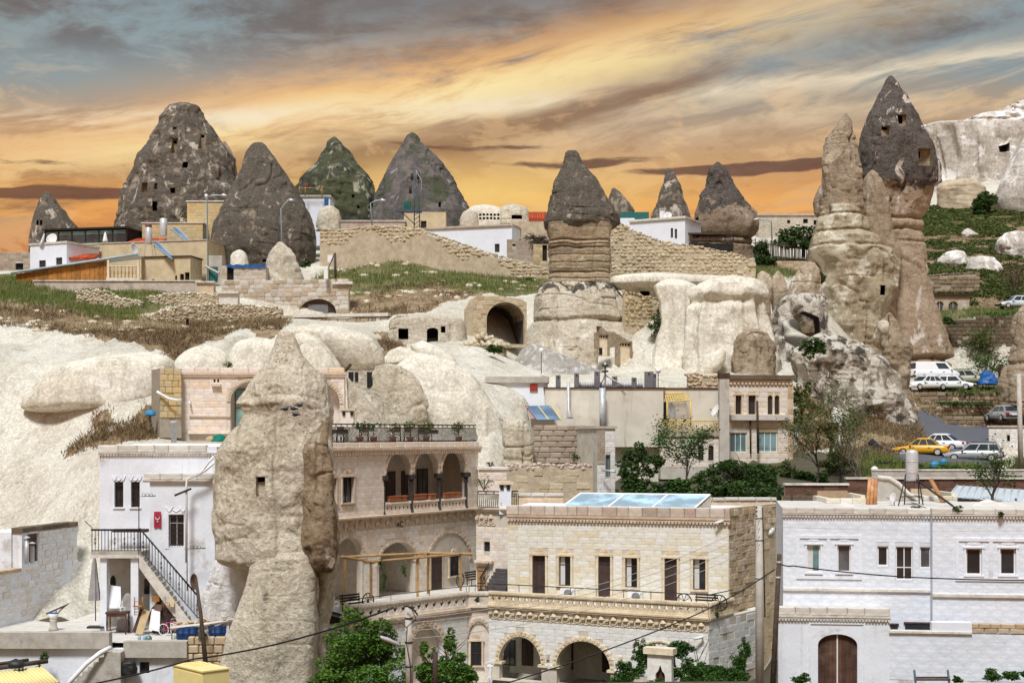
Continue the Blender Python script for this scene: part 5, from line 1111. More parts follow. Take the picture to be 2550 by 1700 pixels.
# ---------------------------------------------------------------- right wing
HR=Fac(P(1264,1300,86.5),P(1815,1300,82.8))
HB=Fac(P(1217,1500,85.5),P(1764,1500,79.4))
def right_wing():
 f=HR;T=thing('hotel_wing','cream cut-stone hotel wing with three dark doors and glass skylight','building',f.pt(6,-14,0));L=f.len
 z_top=f.Z(1540,1270);z_c=f.Z(1540,1294);z_fl=f.Z(1540,1498)
 D=[R_(f,*q)for q in((1326,1382,1358,1490),(1490,1384,1520,1496),(1655,1389,1686,1502))]
 D=[(a,b,z_fl,d)for a,b,c,d in D]
 W=[R_(f,*q)for q in((1392,1384,1421,1458),(1557,1388,1587,1462),(1726,1391,1757,1468))]
 holes=[rect(*q)for q in D+W]
 mb=MB();f.slab(mb,rect(0,L,z_fl-0.3,z_top),holes,-0.4,0);mb.build('wall',MAT['mortar_pale'],T)
 bh=[rect(a-.16,b+.16,c-.12,d+.2)for a,b,c,d in D+W]
 course_blocks(f,T,MAT['ashlar_cream'],0,L,z_fl-.1,z_c,0.345,0.78,bh,limit=300)
 shell_box(f,T,0,L,z_fl-.3,z_top-0.15,-6.5,-0.42,'plaster_cream','inner_wall')
 for q in D:door(f,T,q,'wood_door',3);surround(f,T,q,'trim_cream',sill=False)
 for q in W:window(f,T,q,'wood_dark','glass_dark',2,2,0.16,split=(0,.72,1),curtain='curtain');surround(f,T,q,'trim_cream')
 moulding(f,T,0,L+.1,z_c-.05,z_c+.22,0.22,'trim_stone',beads=0.2,name='cornice')
 coping_row(f,T,-0.05,L+.08,z_c+.23,z_top+0.2,-0.42,0.14,'coping',0.72,'parapet_block')
 mb=MB();mb.poly([f.pt(0,z_top,-.4),f.pt(L,z_top,-.4),f.pt(L+2,z_top+.05,-6.5),f.pt(-0.5,z_top+.05,-6.5)]);mb.build('roof',MAT['white_clean'],T)
 e=Fac(f.pt(L,0,0.0),P(1958,1300,90.0));zt2=z_top+.2
 mb=MB();e.slab(mb,rect(0,e.len,-14.5,zt2),[],-0.5,0);mb.build('end_wall',MAT['mud'],T)
 course_blocks(e,T,MAT['ashlar_tan'],0.02,e.len*0.42,-13.5,zt2-.1,0.36,0.55,[],limit=200,proud=0.05,uneven=0.03,gap=0.03,name='quoin_stone',drop=0.10)
 course_blocks(e,T,MAT['ashlar_tan'],e.len*0.42,e.len,zt2-1.5,zt2-.1,0.36,0.55,[],limit=60,proud=0.04,uneven=0.03,gap=0.03,name='quoin_stone',drop=0.25)
 course_blocks(e,T,MAT['ashlar_tan'],e.len*0.42,e.len,-13.5,zt2-1.5,0.4,0.6,[],limit=60,proud=0.015,uneven=0.03,gap=0.04,name='quoin_stone',drop=0.72)
 b=HB;LB=b.len;zt=b.Z(1490,1485);z0=b.Z(1490,1520)
 balustrade(b,T,0.05,LB,z0,zt,0,'trim_cream',0.43);moulding(b,T,0,LB+.1,z0-.2,z0,0.2,'trim_cream',name='ledge')
 r=Fac(b.pt(LB,0,0),P(1822,1490,82.0));balustrade(r,T,.05,r.len,z0,zt,0,'trim_cream',0.43);moulding(r,T,0,r.len,z0-.2,z0,.15,'trim_cream',name='ledge')
 mb=MB();pts=[b.pt(0,z_fl-.01,0),b.pt(LB,z_fl-.01,0),r.pt(r.len,z_fl-.01,0),f.pt(L,z_fl-.01,0),f.pt(0,z_fl-.01,0)];mb.poly(pts);mb.poly([p-Vector((0,0,.3))for p in pts],True);mb.build('balcony_floor',MAT['concrete_pale'],T)
 frieze(b,T,0.15,LB-0.02,z0-0.82,z0-0.2,18,mat='trim_cream')
 A1=(b.U(1243,1640),b.U(1348,1640));A2=(b.U(1386,1640),b.U(1520,1640));zs1,zc1=b.Z(1295,1650),b.Z(1295,1584);zs2,zc2=b.Z(1450,1662),b.Z(1450,1595)
 hl=[arch(A1[0],A1[1],-14.4,zs1,zc1-zs1),arch(A2[0],A2[1],-14.4,zs2,zc2-zs2)]
 mb=MB();b.slab(mb,rect(0,LB,-14.5,z0-.2),hl,-0.45,-0.02);mb.build('lower_wall',MAT['mortar_pale'],T)
 course_blocks(b,T,MAT['ashlar_white'],0,LB,-13.6,z0-.85,.36,.78,[arch(A1[0]-.2,A1[1]+.2,-15,zs1,zc1-zs1+.2),arch(A2[0]-.2,A2[1]+.2,-15,zs2,zc2-zs2+.2)],limit=200,proud=0.0)
 for(A,zs,zc)in((A1,zs1,zc1),(A2,zs2,zc2)):
  arch_ring(b,T,sum(A)/2,zs,(A[1]-A[0])/2,(A[1]-A[0])/2+.26,(zc-zs)/((A[1]-A[0])/2),'trim_cream',19)
  for u in(A[0]-.1,A[1]+.1):mb=MB();b.box(mb,u-.3,u+.3,zs-.14,zs,-.46,.08);mb.build('impost',MAT['trim_cream'],T)
 shell_box(b,T,0,LB,-14.5,z_fl-.32,-3.6,-2.8,'plaster_grey','arcade_wall')
 shell_box(b,T,(A1[1]+A2[0])/2-.2,(A1[1]+A2[0])/2+.2,-14.5,z_fl-.32,-2.8,-.46,'ashlar_pink','arcade_wall');shell_box(b,T,A2[1]+.3,LB,-14.5,z_fl-.32,-2.8,-.46,'ashlar_pink','arcade_wall')
 wn=R_(b,1256,1592,1284,1655,-2.8);window(b,T,wn,'wood_dark','glass_dark',2,1,2.72);dr=R_(b,1300,1590,1328,1720,-2.8);door(b,T,(dr[0],dr[1],-14,dr[3]),'wood_dark',2,2.72)
 dr=R_(b,1392,1600,1428,1720,-2.8);door(b,T,(dr[0],dr[1],-14,dr[3]),'wood_dark',3,2.72);dr=R_(b,1500,1600,1526,1720,-2.8);door(b,T,(dr[0],dr[1],-14,dr[3]),'wood_dark',2,2.72)
 a3=(b.U(1612,1640),b.U(1672,1640));arch_ring(b,T,sum(a3)/2,b.Z(1640,1612),(a3[1]-a3[0])/2,(a3[1]-a3[0])/2+.2,.45,'trim_cream',9)
 q=Fac(b.pt(LB,0,-.02),P(1890,1600,84.6));mb=MB();q.slab(mb,rect(0,q.len,-14.5,z0-.2),[],-.4,0);mb.build('side_wall',MAT['mortar_pale'],T)
 course_blocks(q,T,MAT['ashlar_white'],0,q.len,-13.6,z0-.3,.4,.7,[],limit=80,drop=0.1,uneven=.015)
 mb=MB();mb.tube([b.pt(0.3,zt+.42,-.1),b.pt(LB,zt+.42,-.1),r.pt(r.len,zt+.42,0)],.03,6);h=mb.build('hand_bar',MAT['iron'],T)
 for k in range(9):mb=MB();u=.3+(LB-.4)*k/8;mb.tube([b.pt(u,zt-.02,-.1),b.pt(u,zt+.42,-.1)],.02,5);mb.build('bar_post',MAT['iron'],T)
 for(x,y)in((1365,1634),(1546,1640)):u,z=b.uv(x,y);mb=MB();b.box(mb,u-.09,u+.09,z-.16,z+.16,0,.12);mb.build('wall_lantern',MAT['trim_stone'],T)
 return T,z_top,z_fl,zt
HWR,HRZ,HRF,HRB=right_wing()
def skylight():
 f=HR;T=thing('skylight','slanted blue glass skylight of three panels on the cream hotel roof','skylight',f.pt(6,HRZ,-2))
 us=[f.U(1388,1257),f.U(1502,1257),f.U(1613,1257),f.U(1720,1257)];z0=HRZ+0.05;z1=HRZ+0.75;o0,o1=-1.2,-3.6
 for i in range(3):
  a,b=us[i]+.06,us[i+1]-.06;mb=MB();s=0.55
  p=[f.pt(a,z0+.06,o0),f.pt(b,z0+.06,o0),f.pt(b+s,z1+.06,o1),f.pt(a+s,z1+.06,o1)];mb.poly(p);mb.poly([q-Vector((0,0,.04))for q in p],True);mb.build('pane',MAT['glass_blue'],T)
 for i in range(4):mb=MB();mb.tube([f.pt(us[i],z0+.07,o0),f.pt(us[i]+.55,z1+.07,o1)],.07,4);mb.build('rafter',MAT['pvc'],T)
 for(z,o,s)in((z0,o0,0),(z1,o1,.55)):mb=MB();mb.tube([f.pt(us[0]+s-.05,z+.06,o),f.pt(us[3]+s+.05,z+.06,o)],.06,4);mb.build('frame_rail',MAT['pvc'],T)
 mb=MB();f.box(mb,us[0],us[3],HRZ-.05,z0+.02,-1.35,-1.1);mb.build('kerb',MAT['concrete'],T)
 mb=MB();e=[f.pt(us[3]+.02,HRZ,o0-.05),f.pt(us[3]+.55,HRZ,o1),f.pt(us[3]+.55,z1,o1),f.pt(us[3]+.02,z0,o0-.05)];mb.poly(e);mb.poly([q+f.u*.1 for q in e],True);mb.build('side_cheek',MAT['coping'],T)
skylight()
def roof_walls():
 for(x0,x1,y0,y1,d,lab)in((1290,1402,1229,1262,93,'low rose stone parapet behind the skylight on the left'),(1742,1932,1240,1262,90.5,'low stone parapet behind the skylight on the right')):
  f=Fac(P(x0,y0,d),P(x1,y0,d));T=thing('parapet_wall',lab,'wall',f.pt(f.len/2,f.Z(x0,y1)-.4,0))
  z0,z1=f.Z(x0,y1)-.5,f.Z(x0,y0);shell_box(f,T,0,f.len,z0,z1-.14,-.4,0,'ashlar_rose');coping_row(f,T,-.05,f.len+.05,z1-.14,z1+.04,-.5,.08,'coping_white',.9)
 T=thing('chimney','white chimney with twin slots and stone cap between the hotel wings','chimney',P(1258,1270,92));mb=MB();mb.box(P(1258,1240,92),(.38,.38,1.0));mb.build('stack',MAT['white_clean'],T)
 mb=MB();mb.box(P(1258,1203,92),(.52,.52,.06));mb.box(P(1258,1199,92),(.36,.36,.05));mb.build('cap',MAT['trim_stone'],T)
 for dx in(-8,8):mb=MB();mb.box(P(1258+dx,1213,91.6),(.11,.05,.15));mb.build('vent_slot',MAT['interior'],T)
 T=thing('iron_railing','short black wrought iron railing left of the white chimney','railing',P(1225,1262,92));f=Fac(P(1190,1262,92.3),P(1250,1262,91.7));iron_rail(f,T,0,f.len,f.Z(1220,1262),f.Z(1220,1223),pitch=.13)
 T=thing('iron_railing','narrow black wrought iron railing right of the white chimney','railing',P(1283,1262,92));f=Fac(P(1275,1260,92),P(1291,1260,92));iron_rail(f,T,0,f.len,f.Z(1283,1260),f.Z(1283,1222),pitch=.13)
 f=Fac(P(1186,1300,97-4.2),P(1268,1300,91.5));T=thing('hotel_link','narrow stone link with dark stairs between the two hotel wings','building',f.pt(1,-14,0));L=f.len
 zt=f.Z(1225,1264);mb=MB();wn=R_(f,1205,1348,1220,1372);f.slab(mb,rect(0,L,-14,zt),[rect(*wn)],-.4,0);mb.build('wall',MAT['mortar_pale'],T)
 course_blocks(f,T,MAT['ashlar_pink'],0,L,f.Z(1225,1470),f.Z(1225,1312),.36,.7,[rect(*wn)],limit=60);window(f,T,wn,'wood_dark','glass_dark',1,1,.1)
 frieze(f,T,.1,L*.6,f.Z(1225,1308),f.Z(1225,1275),2);moulding(f,T,0,L,zt-.2,zt,.25,name='cornice');mb=MB();f.box(mb,0,L,zt-.2,zt-.02,-4,-.4);mb.build('roof_slab',MAT['concrete_pale'],T)
 mb=MB();f.box(mb,.05,L*.55,f.Z(1210,1400),f.Z(1210,1394),0,.35);mb.build('ledge',MAT['trim_stone'],T)
 door(f,T,(f.U(1190,1430),f.U(1212,1430),f.Z(1200,1466),f.Z(1200,1410)),'wood_tan',3,-.1)
 for k in range(7):
  mb=MB();z=f.Z(1250,1470)+k*.2;f.box(mb,L*.62,L+.6,z,z+.2,-.2+.003*k,1.6-k*.24);mb.build('step',MAT['slate_step'],T)
 iron_rail(f,T,L*.36,L*.62,f.Z(1215,1462),f.Z(1215,1434),.9,pitch=.1,belly=0,z0b=f.Z(1240,1430),z1b=f.Z(1240,1398),name='stair_rail')
roof_walls()
# ---------------------------------------------------------------- whitewashed house with the outside stairs, 
def drape(f,par,u0,u1,z,mat='white_clean'):
 mb=MB();n=3;w=(u1-u0)/n
 for k in range(n):
  mb.tube([f.pt(u0+k*w+w*t,z+.28*(1-math.sin(math.pi*t))*(1 if k!=1 else.4)+.02,.03)for t in[i/8 for i in range(9)]],.028,5)
 mb.build('plaster_swag',MAT[mat],par)
def bars(f,par,R,n,m,o=.02,r=.012):
 u0,u1,z0,z1=R;mb=MB()
 for i in range(n):u=u0+(u1-u0)*(i+.5)/n;mb.tube([f.pt(u,z0,o),f.pt(u,z1,o)],r,4)
 for j in range(m):z=z0+(z1-z0)*(j+.5)/m;mb.tube([f.pt(u0,z,o),f.pt(u1,z,o)],r,4)
 b=mb.build('window_grille',MAT['iron'],par);b['kind']='stuff';return b
def white_house():
 f=Fac(P(248,1200,82),P(540,1200,82));T=thing('white_house','whitewashed two-storey house with outside stairs and flag','house',f.pt(3,-10.9,0));L=f.len
 zt=f.Z(380,1112);zc=f.Z(380,1130);W=[R_(f,285,1199,307,1262),R_(f,326,1199,348,1262)]
 mb=MB();f.slab(mb,rect(0,L,-11.2,zt),[rect(*w)for w in W],-.4,0);mb.build('wall',MAT['whitewash'],T)
 shell_box(f,T,0,L,-11.2,zt-.12,-9.5,-.42,'whitewash','rear_wall')
 for w in W:window(f,T,w,'wood_dark','glass_dark',2,2,.26,split=(0,.7,1));bars(f,T,w,4,4,-.06);drape(f,T,w[0]-.12,w[1]+.12,w[3]+.05);mb=MB();f.box(mb,w[0]-.08,w[1]+.08,w[2]-.09,w[2],-.1,.07);mb.build('sill',MAT['white_clean'],T)
 moulding(f,T,-.06,L,zc-.02,zc+.1,.12,'coping_white',beads=.16,name='cornice');coping_row(f,T,-.08,f.U(515,1120),zc+.11,zt+.1,-.45,.1,'coping_white',1.0)
 mb=MB();mb.poly([f.pt(0,zt+.02,-.3),f.pt(L,zt+.02,-.3),f.pt(L,zt+.12,-9.5),f.pt(0,zt+.12,-9.5)]);mb.build('roof',MAT['white_clean'],T)
 g=Fac(P(373,1300,80),P(535,1300,80));LG=g.len;z1=g.Z(450,1193);w=R_(g,420,1280,458,1361)
 mb=MB();g.slab(mb,rect(0,LG,-11.2,z1),[rect(*w)],-.35,0);mb.build('wall',MAT['whitewash'],T)
 shell_box(g,T,0,LG,-11.2,z1-.05,-2.0,-.37,'whitewash','side_wall');mb=MB();g.box(mb,-.02,LG,z1-.06,z1,-2.0,-.3);mb.build('roof',MAT['concrete_pale'],T)
 window(g,T,w,'pvc','glass_dark',2,2,.2,split=(0,.74,1));bars(g,T,w,6,6,.02);drape(g,T,w[0]-.15,w[1]+.15,w[3]+.14)
 mb=MB();g.box(mb,w[0]-.2,w[0],w[2]-.1,w[3]+.1,-.02,.03);g.box(mb,w[1],w[1]+.2,w[2]-.1,w[3]+.1,-.02,.03);g.box(mb,w[0],w[1],w[3],w[3]+.1,-.02,.03);mb.build('plaster_frame',MAT['white_clean'],T)
 coping_row(g,T,-.3,LG+.1,z1,z1+.33,-.5,.12,'coping_white',1.1);moulding(g,T,-.35,LG+.05,z1-.16,z1-.01,.2,'coping_white',name='cornice')
 b=Fac(P(226,1380,79.2),P(350,1380,79.2));zb=b.Z(290,1373);zb0=b.Z(290,1386)
 mb=MB();b.box(mb,0,b.len,zb0,zb,-2.75,0);mb.build('balcony_floor',MAT['concrete'],T);mb=MB();b.box(mb,-.05,b.len+.05,zb0-.06,zb0+.1,-.2,.05);mb.build('slab_edge',MAT['coping_white'],T)
 for(x0,x1)in((248,264),(324,343)):
  u0,u1=b.U(x0,1450),b.U(x1,1450);mb=MB();b.box(mb,u0,u1,-10.86,zb0-.05,-.5,-.12);mb.build('porch_column',MAT['whitewash'],T)
 iron_rail(b,T,.05,b.len,zb+.06,b.Z(290,1318),-.05,'iron',.17,0,rails=(0,.96,1),name='balcony_rail')
 s=Fac(P(226,1350,79.3),P(236,1350,82));mb=MB();mb.tube([b.pt(.05,zb,-.05),b.pt(.05,b.Z(230,1313),-.05),b.pt(-.35,b.Z(230,1297),-.1)],.025,5);mb.build('corner_post',MAT['iron'],T)
 mb=MB();b.box(mb,b.U(258,1320),b.U(346,1320),b.Z(300,1330),b.Z(300,1322),-2.2,-1.7);mb.build('shelf_board',MAT['wood_dark'],T)
 st=Fac(P(347,1400,79.0),P(500,1400,79.0));n=16;zb1=zb;z_low=-10.85;u_end=st.U(488,1540);h=(zb1-z_low)/n
 for k in range(n):
  u=u_end*k/n;mb=MB();st.box(mb,u,u+u_end/n+.05,z_low if k>11 else zb1-(k+1)*h-.55,zb1-(k+1)*h,-.95,-.004*(k%4));mb.build('step',MAT['concrete'],T)
 mb=MB();pts=[(0,zb1-.1),(u_end+.1,z_low+h*.4),(u_end+.1,z_low-.1),(u_end-.5,z_low-.1),(0,zb1-.85)];st.slab(mb,pts,[],.0,.06);mb.build('stringer',MAT['coping_white'],T)
 for k in range(5):mb=MB();st.box(mb,u_end+k*.28,u_end+.3+k*.28,z_low-.05,z_low+.5-k*.11,-1.1,-.05-.006*k);mb.build('low_step',MAT['concrete'],T)
 iron_rail(st,T,.05,u_end+.55,zb1+.05,st.Z(347,1316),.0,'iron',.16,0,rails=(.04,.96,1),z0b=z_low+.25,z1b=st.Z(510,1506),name='stair_rail')
 for(x,y0,y1,x2)in((346,1236,1382,388),(466,1366,1470,512)):
  mb=MB();mb.tube([st.pt(st.U(x,1300),st.Z(x,y1),.02),st.pt(st.U(x,1300),st.Z(x,y0),.02),st.pt(st.U(x2,1300),st.Z(x,y0)+.05,.02)],.03,5);mb.build('lamp_bracket',MAT['iron'],T)
  mb=MB();c=st.U(x+12,1300)
  for q in range(3):mb.tube([st.pt(c+q*.2+.09*math.cos(t),st.Z(x,y0)+.1+.08*math.sin(t),.02)for t in[2*math.pi*i/9 for i in range(10)]],.012,4)
  mb.build('scroll',MAT['iron'],T)['kind']='stuff'
 R=R_(f,262,1392,500,1530);mb=MB();f.box(mb,R[0],R[1],-10.86,R[3],.01,.06);mb.build('shade_panel',MAT['plaster_grey'],T)  # dark panel added under the balcony; its grey stands in for deep shade
 mb=MB();c=g.uv(483,1446);pts=[(c[0]+.2*math.cos(t),c[1]+.42*math.sin(t))for t in[2*math.pi*i/14 for i in range(14)]];g.slab(mb,pts,[],.0,.06);mb.build('round_hatch',MAT['wood_gate'],T)
 mb=MB();c=f.uv(282,1450);pts=[(c[0]+.16*math.cos(t),c[1]+.42*math.sin(t))for t in[2*math.pi*i/14 for i in range(14)]];f.slab(mb,pts,[],.0,.09);mb.build('wall_niche',MAT['interior'],T)
 wq=R_(f,360,1440,380,1478);mb=MB();f.box(mb,wq[0],wq[1],wq[2],wq[3],0,.1);mb.build('store_window',MAT['glass_dark'],T)
 return f,g,b,st
WF,WG,WB,WS=white_house()
loft('limed_rock','whitewashed rock foot bulging between the stairs and the great rock',[(1392,535,600),(1402,528,650),(1425,520,660),(1470,505,668),(1520,492,668),(1560,484,662),(1620,480,655)],77.6,rock('limed',(0.80,0.80,0.80),(0.72,0.70,0.67),(0.36,0.30,0.23),0.36,white=(0.82,0.82,0.82),wamt=0.5,bump=0.7),amp=.3,seed=201,rings=70,segs=80,depth=.35)
def flag():
 f=WG;T=thing('flag','red flag with white crescent and star hanging on the white house','flag',f.pt(f.U(393,1293),f.Z(393,1314),.04));u0,u1,z0,z1=R_(f,384,1273,402,1314)
 n=8;mb=MB()
 for i in range(n):
  a,b=u0+(u1-u0)*i/n,u0+(u1-u0)*(i+1)/n;oa,ob=.06+.02*math.sin(i*1.1),.06+.02*math.sin((i+1)*1.1)
  mb.poly([f.pt(a,z0+.02*(i%2),oa),f.pt(b,z0+.02*((i+1)%2),ob),f.pt(b,z1,ob),f.pt(a,z1,oa)])
 fl=mb.build('cloth',MAT['red_flag'],T)
 c=(u0+u1)/2;z=z0+(z1-z0)*.63;r=.12
 outer=[(c+r*math.cos(t),z+r*math.sin(t))for t in[math.radians(-130+260*i/14+90)for i in range(15)]];inner=[(c+r*.78*math.cos(t),z-.035+r*.78*math.sin(t))for t in[math.radians(-120+240*i/14+90)for i in range(15)]][::-1]
 mb=MB();f.slab(mb,[(p[0],2*z-p[1])for p in outer+inner],[],.085,.092);mb.build('crescent',MAT['flag_white'],T)
 zz=z-.2;pts=[(c+(.07 if i%2==0 else.028)*math.sin(math.pi*i/5),zz+(.07 if i%2==0 else.028)*math.cos(math.pi*i/5))for i in range(10)];mb=MB();f.slab(mb,pts,[],.085,.092);mb.build('star',MAT['flag_white'],T)
flag()
ZT=-10.86
def terrace_left():
 o=MB();pts=[P(-60,1600,75.3),P(600,1600,75.3),P(640,1560,84),P(247,1500,93),P(-60,1560,79.5)]
 for p in pts:p.z=ZT
 o.poly(pts);o.poly([p-Vector((0,0,.3))for p in pts],True);tag(o.build('terrace_floor',MAT['concrete_pale']),'pale concrete terrace in front of the white house',None,None,'structure')
 f=Fac(P(-60,1500,79),P(262,1500,92.8));T=thing('rubble_wall','limewashed rubble wall with a timber-doored hut at the far left','wall',f.pt(4,ZT,0))
 top=lambda u:(f.Z(0,1424)if u<f.U(96,1450)else(f.Z(120,1312)if u<f.U(190,1400)else f.Z(220,1392)))
 ua,ub=f.U(52,1380),f.U(192,1400);zA,zB,zC=f.Z(40,1424),f.Z(120,1318),f.Z(220,1394)
 ue=f.U(96,1400)
 mb=MB();f.slab(mb,[(0,ZT-2),(f.len,ZT-2),(f.len,zC),(ub,zC),(ub,zB),(ua+.1,zB),(ua+.1,zA),(0,zA)],[rect(f.U(68,1360),f.U(95,1360),f.Z(80,1398),f.Z(80,1328))],-.6,0);mb.build('wall',MAT['whitewash'],T)
 course_blocks(f,T,MAT['limewash_block'],0,f.len,ZT+.3,zB,.42,.75,[rect(f.U(56,1360),f.U(95,1360),f.Z(80,1400),zB+1)],topfn=top,proud=.03,uneven=.035,gap=.05,limit=260,bev=.12,name='rubble_block',drop=.06)
 coping_row(f,T,ua,ub,zB,zB+.3,-.65,.1,'dark_stone',.7);coping_row(f,T,0,ua,zA,zA+.22,-.65,.08,'ashlar_tan',.6)
 door(f,T,(f.U(68,1360),f.U(95,1360),f.Z(80,1398),f.Z(80,1328)),'wood_gate',4,.1)
 shell_box(f,T,ua,ub,zA-.5,zB,-2.5,-.62,'whitewash','hut_side')
 for(x,y0,y1,lab)in((51,1344,1402,0),(65,1358,1402,1)):
  mb=MB();p=f.pt(f.U(x,1380),f.Z(x,y1),.4);p2=f.pt(f.U(x,1380),f.Z(x,y0),.4);mb.tube([p,p2],.12,10);c=mb.build('flue_pipe',MAT['galv'],T)
  lathe_obj('flue_cap',p2+Vector((0,0,.12)),[(.22,0),(.16,.06),(.02,.12)],'galv',c,10)
 t=Fac(P(116,1530,83),P(232,1510,90));T2=thing('low_railing','low rusty bar railing along the foot of the limewashed wall','railing',t.pt(1,ZT,0));z1=t.Z(170,1500)
 mb=MB();mb.tube([t.pt(0,ZT+.55,0),t.pt(t.len,ZT+.95,0)],.05,6);mb.build('top_bar',MAT['wood_pole'],T2)
 for k in range(8):mb=MB();u=.4+(t.len-.5)*k/7;mb.tube([t.pt(u,ZT,.02),t.pt(u,ZT+.55+.4*u/t.len,0)],.028,5);mb.build('upright',MAT['iron_rust'],T2)
 q=Fac(P(-60,1600,74.8),P(600,1600,74.8));T3=thing('terrace_wall','stained white retaining wall with rough concrete parapet below the terrace','wall',q.pt(5,-14.5,0))
 g0,g1=q.U(276,1600),q.U(311,1600);zp=q.Z(150,1572);zq=q.Z(400,1594);zlow=q.Z(150,1612);win=R_(q,347,1647,372,1676)
 ue=q.U(468,1600)
 mb=MB();q.slab(mb,[(0,-15),(ue,-15),(ue,zq-.3),(g1,zq-.3),(g1,-11.1),(g0,-11.1),(g0,zlow),(0,zlow)],[rect(*win)],-.4,0);mb.build('wall',MAT['whitewash'],T3);window(q,T3,win,'wood_dark','glass_dark',2,1,.15)
 mb=MB();mb.box(q.pt(g0/2,(zp+zlow)/2,.02),(g0/2,.3,(zp-zlow)/2),q.ax());mb.build('parapet',MAT['concrete'],T3)
 mb=MB();mb.box(q.pt((g1+ue)/2,zq-.42,.02),((ue-g1)/2,.28,.42),q.ax());mb.build('parapet',MAT['concrete'],T3)
 course_blocks(q,T3,MAT['ashlar_tan'],ue,q.U(575,1600),-14.8,q.Z(500,1584),.42,.62,[],proud=.06,thick=.4,uneven=.05,gap=.04,limit=80,bev=.1,name='rubble_block');shell_box(q,T3,ue,q.U(575,1600),-15,q.Z(500,1590),-.6,-.1,'mud','core')
 for k in range(8):
  mb=MB();u=g1-.05-k*.28;q.box(mb,u-.75,u+.1,-15,-11.15-k*.24,.02,1.0-.008*k);mb.build('step',MAT['concrete'],T3)
 return q
QF=terrace_left()
def left_small():
 q=QF
 tag(MB().tube([P(160,1712,73.2),P(180,1690,73.2),P(215,1652,73.4),P(250,1624,73.6),P(276,1611,74)],.12,10).build('drain_pipe',MAT['pvc']),'thick white drain pipe curving up beside the small steps','pipe')
 A,B=P(432,1672,64.5),P(505,1672,62.6);f=Fac(A,B);f.len;z1=f.Z(470,1665);T=thing('metal_cabinet','pale yellow metal cabinet at the bottom edge below the great rock','cabinet',f.pt(.6,-14,-.5))
 mb=MB();f.box(mb,0,f.len,-13.5,z1,-1.3,0);mb.build('cabinet_body',MAT['yellow_metal'],T);mb=MB();f.box(mb,-.04,f.len+.04,z1,z1+.06,-1.36,.05);mb.build('cabinet_top',MAT['yellow_metal'],T)
 mb=MB();f.box(mb,.12,f.len-.12,-13.4,z1-.12,0,.025);mb.build('cabinet_door',MAT['yellow_metal'],T)
 for k in range(3):mb=MB();f.box(mb,.15+k*.4,.4+k*.4,z1+.06,z1+.09,-1.1,-.3);mb.build('vent_plate',MAT['yellow_metal'],T)
 c=Fac(P(-40,1690,70),P(110,1672,72));T=thing('lean_to_roof','yellow corrugated lean-to roof at the bottom left corner','roof',c.pt(1,-13,0));n=16
 for k in range(n):
  u=c.len*(k+.5)/n;mb=MB();mb.tube([c.pt(u,c.Z(50,1669),-.2),c.pt(u+.35,c.Z(50,1702),1.1)],.1,6);mb.build('corrugation',MAT['yellow_metal'],T)
 mb=MB();mb.tube([c.pt(-.2,c.Z(50,1660),-.3),c.pt(c.len+.3,c.Z(50,1655),-.3)],.12,7);mb.build('beam',MAT['wood_pole'],T)
 mb=MB();mb.tube([c.pt(-.2,c.Z(50,1652),-.5),c.pt(c.len-.6,c.Z(50,1648),-.5)],.08,7);mb.build('beam',MAT['wood_pole'],T)
 bag=loft('bin_bag','crumpled black bin bag on the timber lean-to roof',[(1640,34,44),(1646,22,56),(1654,18,62),(1662,20,60)],71.3,'plastic_black',amp=.1,freq=3,crag=.12,seed=211,rings=20,segs=30,cat='bag')
 loft('bin_bag','pile of black rubbish bags beside the small steps',[(1642,318,332),(1650,302,338),(1665,300,342),(1680,304,340)],74.2,'plastic_black',amp=.15,freq=2.5,crag=.2,seed=212,rings=30,segs=40,cat='bag')
 def tbl(label,x0,x1,yt,yb,d,mat):
  T=thing('table',label,'table',P((x0+x1)/2,yb,d));a,b=P(x0,yt,d),P(x1,yt,d);zt=a.z;mb=MB();mb.box((a+b)/2+Vector((0,.4,0)),((b-a).x/2,.42,.05));mb.build('tabletop',MAT[mat],T)
  mb=MB();mb.box((a+b)/2+Vector((0,.05,-.12)),((b-a).x/2-.06,.03,.09));mb.build('apron',MAT[mat],T)
  for px,dy in((x0+3,.08),(x1-3,.08),(x0+3,.72),(x1-3,.72)):
   p=P(px,yt,d);lathe_obj('leg',Vector((p.x,d+dy,ZT)),[(.03,0),(.045,.1),(.03,.3),(.05,.5),(.035,zt-ZT)],mat,T,8)
 tbl('old wooden table with turned legs under the white balcony',262,315,1526,1574,78.3,'wood_gate')
 def board(label,pts,d0,d1,mat,name='board',th=.04):
  a=[P(x,y,d0+(d1-d0)*(i in(2,3)))for i,(x,y)in enumerate(pts)];mb=MB();n=(a[1]-a[0]).cross(a[3]-a[0]).normalized()*th;mb.poly(a);mb.poly([p+n for p in a],True)
  for i in range(4):mb.poly([a[i],a[i]+n,a[(i+1)%4]+n,a[(i+1)%4]])
  return tag(mb.build(name,MAT[mat]),label,name.replace('_',' '))
 board('tall white panel propped behind the wooden table',[(272,1514),(302,1514),(301,1460),(270,1456)],79.6,80.0,'white_clean','panel')
 board('tan board leaning against the porch junk',[(337,1577),(355,1580),(374,1522),(356,1516)],78.0,78.7,'cardboard','board')
 board('dark board leaning beside the tan one',[(330,1570),(337,1577),(356,1518),(350,1512)],78.1,78.8,'wood_dark','board')
 board('white folded table standing upright near the pink bicycle',[(378,1568),(398,1572),(399,1522),(380,1518)],78.0,78.3,'white_clean','folded_table')
 board('white door panel leaning left of the folded table',[(370,1566),(376,1572),(384,1516),(378,1516)],78.2,78.6,'cloth_white','panel')
 board('small brown suitcase lid high in the porch junk',[(384,1522),(402,1520),(404,1506),(386,1504)],78.6,78.9,'wood_gate','panel')
 board('tan cardboard flap under the stair',[(420,1508),(432,1512),(436,1496),(424,1490)],78.7,79,'cardboard','board')
